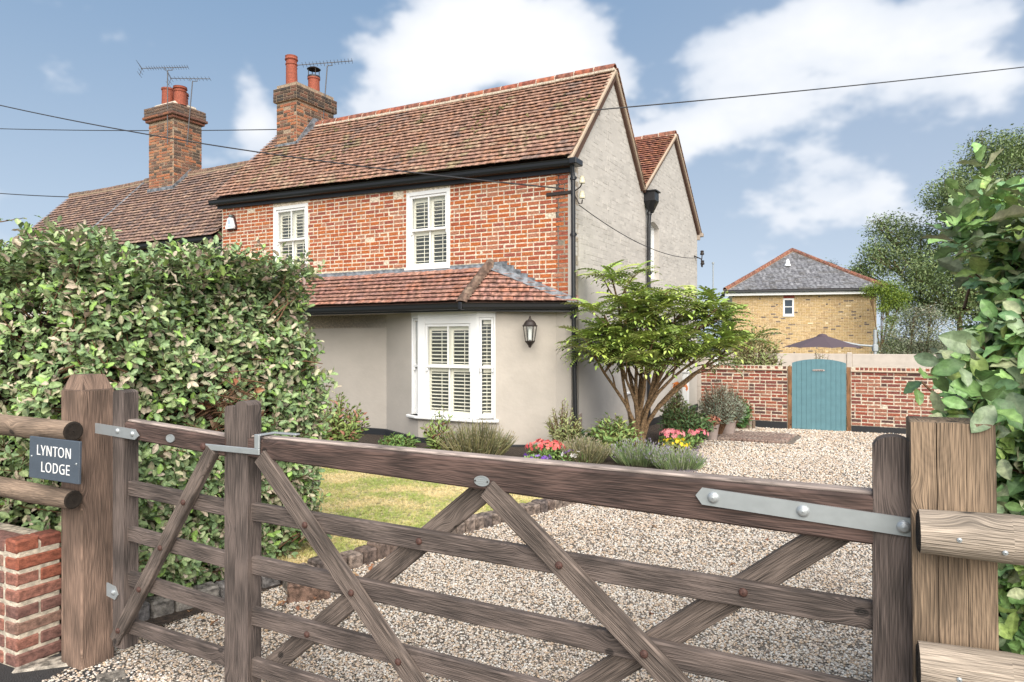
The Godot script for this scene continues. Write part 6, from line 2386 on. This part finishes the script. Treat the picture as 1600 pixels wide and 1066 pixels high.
func blossom(c: Color) -> Mesh:
	var mb := MB.new()
	mb.col = c
	for k in 5:
		var a := TAU * k / 5
		var d := V(cos(a), 0, sin(a))
		var s := V(-sin(a), 0, cos(a))
		mb.flat(V(0, 0, 0), d * 0.6 + s * 0.34 + V(0, 0.16, 0), d + V(0, 0.05, 0), Vector3.UP)
		mb.flat(V(0, 0, 0), d + V(0, 0.05, 0), d * 0.6 - s * 0.34 + V(0, 0.16, 0), Vector3.UP)
	return mb.done()

func flowers(o: Node3D, nm: String, c: Vector3, rx: float, ry: float, n: int, s: float, pal: Array) -> void:
	var xf := []
	for i in n:
		var d := rdir()
		d.y = absf(d.y)
		xf.append(Transform3D(frame(d.cross(Vector3.UP + rdir() * 0.1), d + rdir() * 0.4) * Basis.from_scale(Vector3.ONE * s * rf(0.7, 1.2)), c + V(d.x * rx, d.y * ry, d.z * rx) * rf(0.75, 1.05)))
	pieces(o, nm, nm + "s", blossom, "blossom", xf, pal, picks(n, pal.size()), M.petal, 0)

func lavender(label: String, p: Vector2, rx: float, h: float, n: int, pal: Array, tips: Array, tip_s := 0.018) -> void:
	var o := thing("lavender_bush", label, "lavender", T(V(p.x, G(p.y) + 0.02, p.y)), "lavender bushes")
	var xf := []
	var tx := []
	for i in int(n * 1.7):
		var a := rf(0, TAU)
		var r := sqrt(rng.randf())
		var b := V(cos(a), 0, sin(a)) * r * rx * 0.6
		var d := (V(cos(a) * r * 0.8, 1.0, sin(a) * r * 0.8) + rdir() * 0.22).normalized()
		var l := h * rf(0.5, 1.0) * (1.0 - 0.3 * r)
		xf.append(Transform3D(frame(d, rdir()) * Basis.from_scale(Vector3.ONE * l), b))
		# narrow leaves on the lower half
		for k in 3:
			xf.append(Transform3D(frame(d + rdir() * 0.8, rdir()) * Basis.from_scale(Vector3.ONE * l * rf(0.15, 0.3)), b + d * l * rf(0.2, 0.8)))
		tx.append(Transform3D(frame(d, rdir()) * Basis.from_scale(V(tip_s * rf(1.2, 2.4), tip_s * 0.5, tip_s * 0.5)), b + d * l))
	pieces(o, "spike", "spikes", func(cc): return leaf_mesh(cc, 0.07, 0.3, 0.06, false, V(0.3, 0.28, 0.3)), "spike", xf, pal, picks(xf.size(), pal.size()), M.soft_leaf, 0)
	pieces(o, "flower_head", "flower_heads", pebble_shape, "pebble", tx, tips, picks(tx.size(), tips.size()), M.petal, 0)

func build_planting() -> void:
	var red := [Color(0.44, 0.62, 0.16), Color(0.52, 0.74, 0.18), Color(0.36, 0.56, 0.15), Color(0.62, 0.80, 0.24), Color(0.40, 0.64, 0.16), Color(0.48, 0.70, 0.18), Color(0.80, 0.40, 0.26)]
	var green := [Color(0.30, 0.58, 0.14), Color(0.38, 0.66, 0.16), Color(0.24, 0.48, 0.13), Color(0.46, 0.74, 0.20)]
	shrub("photinia_bush", "leafy green bush with reddish young tips at the hedge's right end", Vector2(-2.72, -10.6), 0.48, 0.92, 46, 0.06, 0.10, 0.38, red, 13, 0.7)
	shrub("photinia_bush", "thin red-tipped bush at the left of the big lavender, under the bay window", Vector2(-1.08, -9.95), 0.26, 0.82, 13, 0.06, 0.09, 0.36, red, 12, 0.7)
	shrub("low_plant", "low leafy green plant at the foot of the bay, left of the red-tipped bush", Vector2(-1.72, -10.3), 0.34, 0.34, 36, 0.05, 0.08, 0.45, green, 9, 0.9, 0.1, "plant")
	var py := [Color(0.60, 0.60, 0.27), Color(0.54, 0.56, 0.28), Color(0.68, 0.64, 0.32), Color(0.46, 0.52, 0.26)]
	var buff := [Color(0.40, 0.34, 0.20), Color(0.34, 0.30, 0.20), Color(0.42, 0.36, 0.30)]
	lavender("largest lavender, grey-green with spent heads, in front of the bay window", Vector2(-0.52, -9.75), 0.52, 0.66, 420, py, buff)
	lavender("pale lavender left of the leafy shrub beneath the downpipe", Vector2(1.02, -9.5), 0.40, 0.40, 260, py, buff)
	lavender("smaller pale lavender between the pink flowers and the downpipe", Vector2(0.98, -9.95), 0.26, 0.40, 120, py, buff)
	var gl := [Color(0.52, 0.76, 0.30), Color(0.58, 0.82, 0.32), Color(0.44, 0.68, 0.30), Color(0.64, 0.78, 0.42)]
	var purple := [Color(0.36, 0.31, 0.45), Color(0.40, 0.36, 0.46), Color(0.34, 0.33, 0.28), Color(0.36, 0.38, 0.26)]
	lavender("greener lavender with purple heads, in front of the shrub tree's stems", Vector2(1.75, -9.35), 0.50, 0.40, 300, gl, purple)
	lavender("purple-headed lavender spilling over the gravel, rightmost in the bed", Vector2(2.18, -9.0), 0.46, 0.33, 240, gl, purple)
	var b := shrub("bedding_plant", "cushion of coral pink flowers in front of the cream wall", Vector2(0.52, -9.75), 0.34, 0.26, 40, 0.04, 0.06, 0.6, green, 8, 1.0, 0.1, "flower")
	flowers(b, "blossom", V(-0.03, 0.20, 0.02), 0.29, 0.11, 100, 0.032, [Color(0.78, 0.14, 0.14), Color(0.82, 0.22, 0.19), Color(0.74, 0.09, 0.12)])
	var v := shrub("bedding_plant", "violet pansies below the coral pink flowers", Vector2(0.34, -9.35), 0.22, 0.15, 20, 0.03, 0.05, 0.6, green, 6, 1.0, 0.1, "flower")
	flowers(v, "blossom", V(0, 0.11, 0), 0.2, 0.05, 22, 0.032, [Color(0.16, 0.05, 0.42), Color(0.30, 0.16, 0.55)])
	var wv := shrub("bedding_plant", "white and violet pansies right of the coral pink flowers", Vector2(0.86, -9.4), 0.22, 0.20, 22, 0.03, 0.05, 0.6, green, 6, 1.0, 0.1, "flower")
	flowers(wv, "blossom", V(0, 0.15, 0), 0.2, 0.06, 16, 0.032, [Color(0.75, 0.72, 0.72), Color(0.20, 0.08, 0.35)])
	# the little standard tree by the downpipe
	var lt := shrub("small_tree", "little loose-headed standard tree beside the black downpipe", Vector2(0.80, -10.4), 0.30, 0.86, 26, 0.04, 0.065, 0.34, [Color(0.56, 0.66, 0.24), Color(0.48, 0.60, 0.22), Color(0.64, 0.70, 0.30)], 12, 0.8, 0.42, "tree")
	var tk := MB.new()
	tk.tube([V(0, 0, 0), V(0.02, 0.2, 0), V(0.01, 0.42, 0)], [0.02, 0.016, 0.012], 6)
	part("trunk", tk, M.bark, lt)
	shrub("dark_shrub", "small dark glossy shrub at the foot of the downpipe", Vector2(1.0, -10.45), 0.22, 0.42, 22, 0.07, 0.11, 0.55, [Color(0.10, 0.26, 0.09), Color(0.14, 0.34, 0.10)], 8, 0.8, 0.2, "shrub", M.leaf)
	shrub("leafy_shrub", "bright green leafy shrub between the downpipe and the shrub tree", Vector2(1.55, -10.35), 0.42, 0.62, 44, 0.06, 0.10, 0.40, [Color(0.44, 0.72, 0.20), Color(0.36, 0.62, 0.17), Color(0.52, 0.74, 0.24), Color(0.58, 0.70, 0.20)], 11, 0.8)
	# right of the tree
	var k1 := shrub("bedding_plant", "pink flowers beneath the right side of the shrub tree", Vector2(2.72, -11.0), 0.36, 0.28, 40, 0.04, 0.07, 0.5, green, 8, 1.0, 0.1, "flower")
	flowers(k1, "blossom", V(-0.16, 0.26, 0.1), 0.2, 0.08, 34, 0.042, [Color(0.80, 0.20, 0.26), Color(0.85, 0.34, 0.38)])
	flowers(k1, "blossom", V(0.28, 0.24, 0.0), 0.16, 0.1, 26, 0.042, [Color(0.84, 0.30, 0.36), Color(0.80, 0.22, 0.28)])
	var k2 := shrub("bedding_plant", "yellow pansies in front of the pink flowers by the shrub tree", Vector2(2.52, -10.55), 0.30, 0.2, 30, 0.03, 0.05, 0.6, [Color(0.44, 0.62, 0.18), Color(0.60, 0.72, 0.20)], 7, 1.0, 0.1, "flower")
	flowers(k2, "blossom", V(0, 0.16, 0.04), 0.28, 0.08, 28, 0.03, [Color(0.85, 0.68, 0.03), Color(0.80, 0.60, 0.02)])
	shrub("fern_clump", "dark ferny clump between the shrub tree and the first pot", Vector2(3.05, -11.9), 0.48, 0.62, 60, 0.06, 0.11, 0.32, [Color(0.20, 0.40, 0.12), Color(0.26, 0.48, 0.15), Color(0.17, 0.34, 0.12)], 11, 0.8)
	var ol := shrub("tall_perennial", "tall orange-flowered perennial against the nearer porch post", Vector2(3.02, -12.5), 0.30, 0.95, 40, 0.06, 0.10, 0.30, [Color(0.30, 0.48, 0.16), Color(0.40, 0.46, 0.18), Color(0.24, 0.40, 0.14)], 12, 0.7)
	flowers(ol, "blossom", V(0.02, 0.92, 0.1), 0.15, 0.12, 26, 0.045, [Color(0.85, 0.27, 0.04), Color(0.80, 0.20, 0.03)])
	# pots and their standards
	for q in [[Vector2(3.55, -12.15), 0.125, 0.30, "tapered taupe flower pot with red plants, nearest of the two"], [Vector2(4.08, -12.95), 0.165, 0.31, "wider taupe flower pot, behind the first one"]]:
		var pt := thing("flower_pot", q[3], "pot", T(V(q[0].x, G(q[0].y), q[0].y)), "taupe pots")
		var m := MB.new()
		var r: float = q[1]
		var h: float = q[2]
		m.lathe(Transform3D.IDENTITY, [[0.001, 0.0], [r * 0.72, 0.0], [r * 0.75, 0.01], [r * 1.0, h - 0.04], [r * 1.08, h - 0.035], [r * 1.1, h - 0.005], [r * 1.06, h], [r * 0.95, h - 0.002], [r * 0.92, h - 0.05]], 24)
		part("pot", m, M.pot, pt)
		var so := MB.new()
		so.lathe(T(V(0, h - 0.04, 0)), [[r * 0.94, 0.0], [0.001, 0.01]], 16)
		part("soil", so, M.soil, pt)
	var rp := shrub("potted_plant", "reddish low plant filling the nearest taupe pot", Vector2(3.55, -12.15), 0.16, 0.2, 26, 0.04, 0.07, 0.35, [Color(0.85, 0.35, 0.25), Color(0.90, 0.45, 0.30), Color(0.60, 0.45, 0.22)], 7, 0.9, 0.1, "plant", null, 0.26)
	flowers(rp, "blossom", V(0, 0.12, 0), 0.14, 0.06, 12, 0.03, [Color(0.75, 0.22, 0.16)])
	shrub("potted_plant", "russet and green plant trailing in the wider pot", Vector2(4.08, -12.95), 0.2, 0.2, 26, 0.04, 0.07, 0.4, [Color(0.62, 0.50, 0.20), Color(0.40, 0.52, 0.18)], 7, 0.9, 0.1, "plant", null, 0.26)
	var silver := [Color(0.54, 0.66, 0.46), Color(0.48, 0.60, 0.42), Color(0.62, 0.70, 0.54), Color(0.40, 0.52, 0.36)]
	for q in [[Vector2(3.72, -12.4), 0.36, 0.98, 0.44, "silvery olive standard growing from the nearest pot, in front of the far porch post"], [Vector2(4.12, -13.0), 0.34, 0.88, 0.44, "silvery olive standard growing from the wider pot"]]:
		var ot := shrub("olive_tree", q[4], q[0], q[1], q[2], 90, 0.03, 0.06, 0.24, silver, 15, 0.8, q[3], "tree", null, 0.1)
		var t2 := MB.new()
		t2.tube([V(0, 0, 0), V(0.015, 0.25, 0.01), V(0.0, 0.5, 0)], [0.016, 0.013, 0.01], 6)
		part("trunk", t2, M.bark, ot)
	shrub("ivy_clump", "dark green climber at the left end of the garden wall", Vector2(4.72, -14.1), 0.26, 0.72, 40, 0.05, 0.08, 0.5, [Color(0.16, 0.38, 0.11), Color(0.22, 0.46, 0.13)], 10, 0.6)
	shrub("garden_bush", "yellow-green bush behind the left end of the garden wall", Vector2(5.55, -15.6), 0.72, 2.25, 130, 0.06, 0.11, 0.36, [Color(0.46, 0.60, 0.18), Color(0.54, 0.64, 0.24), Color(0.38, 0.52, 0.16), Color(0.62, 0.62, 0.30)], 16, 0.7, 0.3)
	shrub("round_bush", "small round olive-coloured bush just behind the teal gate", Vector2(7.42, -16.4), 0.34, 1.78, 60, 0.04, 0.07, 0.3, [Color(0.50, 0.50, 0.22), Color(0.44, 0.46, 0.20), Color(0.56, 0.54, 0.28)], 13, 0.8, 0.68)
	# red slates and rubble by the bed
	var sl := thing("broken_tiles", "few broken red tiles lying at the end of the flower bed", "tile", T(V(2.9, G(-11.3) + 0.03, -11.3)))
	for i in 7:
		var m := MB.new()
		m.b(Vector3.ZERO, V(rf(0.12, 0.2), 0.014, rf(0.08, 0.13)), 0.002)
		part("tile", m, mat(Color(0.20, 0.07, 0.055), 0.85), sl, Transform3D(Basis.from_euler(V(rf(-0.25, 0.25), rf(0, TAU), rf(-0.25, 0.25))), V(rf(-0.14, 0.2), 0.02 + 0.018 * i * 0.5, rf(-0.1, 0.1))))

func spray(c: Color) -> Mesh:
	# a tuft of small leaves for far crowns
	var mb := MB.new()
	var r := RandomNumberGenerator.new()
	r.seed = 12
	for i in 16:
		var d := V(r.randf_range(-1, 1), r.randf_range(-0.8, 0.8), r.randf_range(-1, 1))
		var n := (V(r.randf_range(-1, 1), r.randf_range(0.0, 1.6), r.randf_range(-1, 1))).normalized()
		var f := frame(V(r.randf_range(-1, 1), r.randf_range(-0.7, 0.3), r.randf_range(-1, 1)), n)
		var l := r.randf_range(0.35, 0.6)
		var k := r.randf_range(0.75, 1.0)
		mb.col = Color(c.r * k, c.g * k, c.b * k)
		mb.flat(d, d + f.x * l * 0.5 + f.z * l * 0.22, d + f.x * l, n)
		mb.flat(d, d + f.x * l, d + f.x * l * 0.5 - f.z * l * 0.22, n)
	return mb.done()

# blobs: x, y, z, radius about the tree's foot
func far_tree(nm: String, label: String, foot: Vector3, blobs: Array, n: int, s: float, pal: Array, trunk_r: float, cat := "tree") -> void:
	var o := thing(nm, label, cat, T(foot))
	var tk := MB.new()
	var xf := []
	var ci := PackedInt32Array()
	var noise := FastNoiseLite.new()
	noise.seed = int(foot.x * 7.0)
	noise.frequency = 0.55 / s * 0.3
	var vol := 0.0
	for b in blobs:
		vol += b[3] * b[3]
	var core := V(0, blobs[0][1] * 0.35, 0)
	for b in blobs:
		var c := V(b[0], b[1], b[2])
		var r: float = b[3]
		if trunk_r > 0.0:
			tk.tube([V(0, 0, 0), core, core.lerp(c, 0.55) + V(0, -r * 0.15, 0), c], [trunk_r, trunk_r * 0.75, trunk_r * 0.35, trunk_r * 0.1], 7, false)
			for k in 5:
				tk.tube([core.lerp(c, 0.7), c + rdir() * r * 0.5, c + rdir() * r * 0.95], [trunk_r * 0.25, trunk_r * 0.14, trunk_r * 0.04], 5, false)
		for i in int(n * r * r / vol):
			var d := rdir()
			var q := c + V(d.x, d.y * 0.85, d.z) * r * pow(rng.randf(), 0.45) * rf(0.8, 1.08)
			var g := noise.get_noise_3d(q.x, q.y, q.z)
			if g < -0.22:
				continue
			xf.append(Transform3D(Basis(Vector3.UP, rf(0, TAU)) * Basis(Vector3.RIGHT, rf(-0.6, 0.6)) * Basis.from_scale(Vector3.ONE * s * rf(0.6, 1.2)), q))
			ci.append(rng.randi() % pal.size())
	if trunk_r > 0.0:
		part("trunk", tk, M.bark, o)
	pieces(o, "crown", "crown", spray, "spray", xf, pal, ci, M.tree_leaf, 0)

func build_far_trees() -> void:
	var k := 45.0 / FOCAL
	var bl := []
	for q in [[1560, 300, 88, 0], [1490, 320, 70, 2], [1425, 375, 58, -1], [1362, 408, 40, 1], [1600, 380, 100, 3], [1500, 410, 78, 0], [1445, 325, 42, 3], [1410, 430, 45, 2], [1340, 425, 22, 0], [1395, 345, 22, -2], [1480, 460, 70, 1], [1560, 470, 80, 0], [1430, 470, 40, 0], [1530, 245, 42, 1], [1590, 235, 40, 0], [1660, 300, 90, 0]]:
		bl.append([(q[0] - 1500) * k, (533 - q[1]) * k + 2.55, q[3], q[2] * k])
	far_tree("broadleaf_tree", "large dark green broadleaf tree filling the sky behind the right hedge", V((1500 - 800) * k, -1.0, -45.0), bl, 9500, 0.42, [Color(0.19, 0.27, 0.11), Color(0.24, 0.33, 0.13), Color(0.15, 0.22, 0.095), Color(0.29, 0.37, 0.155), Color(0.21, 0.26, 0.12)], 0.2)
	far_tree("conifer_tree", "dark tree top showing left of centre above the yellow house's ridge", V(22.2, -1.0, -52.0), [[0.0, 7.9, 0, 0.9], [-0.5, 8.6, 0, 0.5], [0.7, 7.4, 0, 0.8]], 260, 0.35, [Color(0.06, 0.10, 0.035), Color(0.08, 0.125, 0.04)], 0.2)
	far_tree("thin_tree", "sparse thin tree top with bare twigs right of the yellow house's ridge", V(24.1, -1.0, -52.0), [[0.0, 7.2, 0, 0.7], [0.2, 8.3, 0, 0.45], [-0.1, 6.4, 0, 0.8]], 200, 0.3, [Color(0.07, 0.115, 0.04), Color(0.10, 0.14, 0.05)], 0.15)
	far_tree("distant_tree", "distant tree seen just left of the yellow house's roof", V(19.6, -1.0, -56.0), [[0.0, 5.6, 0, 1.4], [1.4, 5.2, 0, 1.3], [-1.2, 5.0, 0, 1.1]], 500, 0.4, [Color(0.08, 0.13, 0.07), Color(0.10, 0.15, 0.08)], 0.25)
	far_tree("golden_climber", "bright yellow-green climber over the right corner of the yellow house", V(16.55, -0.7, -30.6), [[-0.5, 4.5, 0, 0.36], [0, 4.55, 0, 0.5], [0.5, 4.6, 0, 0.42], [0.95, 4.3, 0, 0.42], [0.3, 4.1, 0.1, 0.48], [0.7, 3.8, 0.1, 0.42], [0.0, 3.7, 0.2, 0.3], [0.5, 3.2, 0.2, 0.4], [0.3, 2.6, 0.2, 0.4], [0.5, 2.0, 0.2, 0.5]], 1500, 0.17, [Color(0.26, 0.36, 0.05), Color(0.32, 0.42, 0.06), Color(0.19, 0.29, 0.045), Color(0.15, 0.24, 0.05)], 0.06, "climber")
	far_tree("buddleia_bush", "grey-green arching bush right of the yellow house", V(12.75, -0.6, -22.0), [[0, 2.2, 0, 1.0], [-0.6, 1.6, 0.2, 0.7], [0.7, 2.0, 0, 1.0], [0.2, 2.9, 0, 0.6], [0.9, 3.0, 0.1, 0.6], [-0.2, 1.0, 0.3, 0.8], [1.4, 1.2, 0.2, 1.0]], 1500, 0.17, [Color(0.24, 0.28, 0.17), Color(0.20, 0.24, 0.14), Color(0.30, 0.33, 0.22), Color(0.16, 0.20, 0.11), Color(0.34, 0.33, 0.25)], 0.08, "shrub")
	# the leafy twig that reaches in at the left edge
	var o := thing("slim_tree", "slim tree whose leafy twig reaches into the sky at the far left edge", "tree", T(V(-6.1, G(-5.3), -5.3)))
	var tk := MB.new()
	tk.tube([V(0, 0, 0), V(0.05, 1.4, 0.03), V(0.0, 2.6, 0.0), V(0.08, 4.3, 0.05)], [0.07, 0.06, 0.045, 0.015], 8)
	part("trunk", tk, M.bark, o)
	var tip := V(-3.55, 2.2, -4.2) - o.position
	var tw := MB.new()
	tw.tube([V(0.03, 1.9, 0.02), tip + V(-1.4, 0.2, -0.5), tip + V(-0.5, 0.25, 0), tip + V(0.2, 0.17, 0), tip + V(0.42, 0.08, 0.02), tip + V(0.56, 0.1, 0.03)], [0.028, 0.02, 0.012, 0.007, 0.004, 0.002], 6)
	tw.tube([tip + V(-0.4, 0.23, 0), tip + V(0.2, 0.33, 0.0), tip + V(0.37, 0.28, 0.02)], [0.008, 0.004, 0.002], 5)
	part("twig", tw, M.twig, o)
	var xf := []
	for q in [V(0.3, 0.13, 0), V(0.38, 0.1, 0), V(0.45, 0.09, 0.02), V(0.5, 0.1, 0.02), V(0.55, 0.1, 0.03), V(0.3, 0.32, 0), V(0.36, 0.29, 0.02), V(0.24, 0.3, 0)]:
		for j in 2:
			xf.append(Transform3D(frame(V(1, rf(-0.5, 0.3), rf(-0.5, 0.5)), V(0, 1, 0.3)) * Basis.from_scale(Vector3.ONE * rf(0.035, 0.05)), q + tip))
	for leaf in 420:
		var q := V(rf(-0.75, 0.45), rf(2.4, 4.4), rf(-0.6, 0.6))
		xf.append(Transform3D(frame(rdir(), V(0, 1, 0.3)) * Basis.from_scale(Vector3.ONE * rf(0.05, 0.08)), q))
	pieces(o, "leaf", "leaves", func(cc): return leaf_mesh(cc, 0.4, 0.3, 0.2), "leaf0.40", xf, HEDGE_PAL, picks(xf.size(), 8), M.leaf)

func _ready() -> void:
	rng.seed = 20
	sky_and_light()
	make_materials()
	build_ground()
	build_cottage()
	build_neighbour()
	build_back_wall()
	build_gates()
	build_fittings()
	build_hedges()
	build_mahonia()
	build_planting()
	build_far_trees()
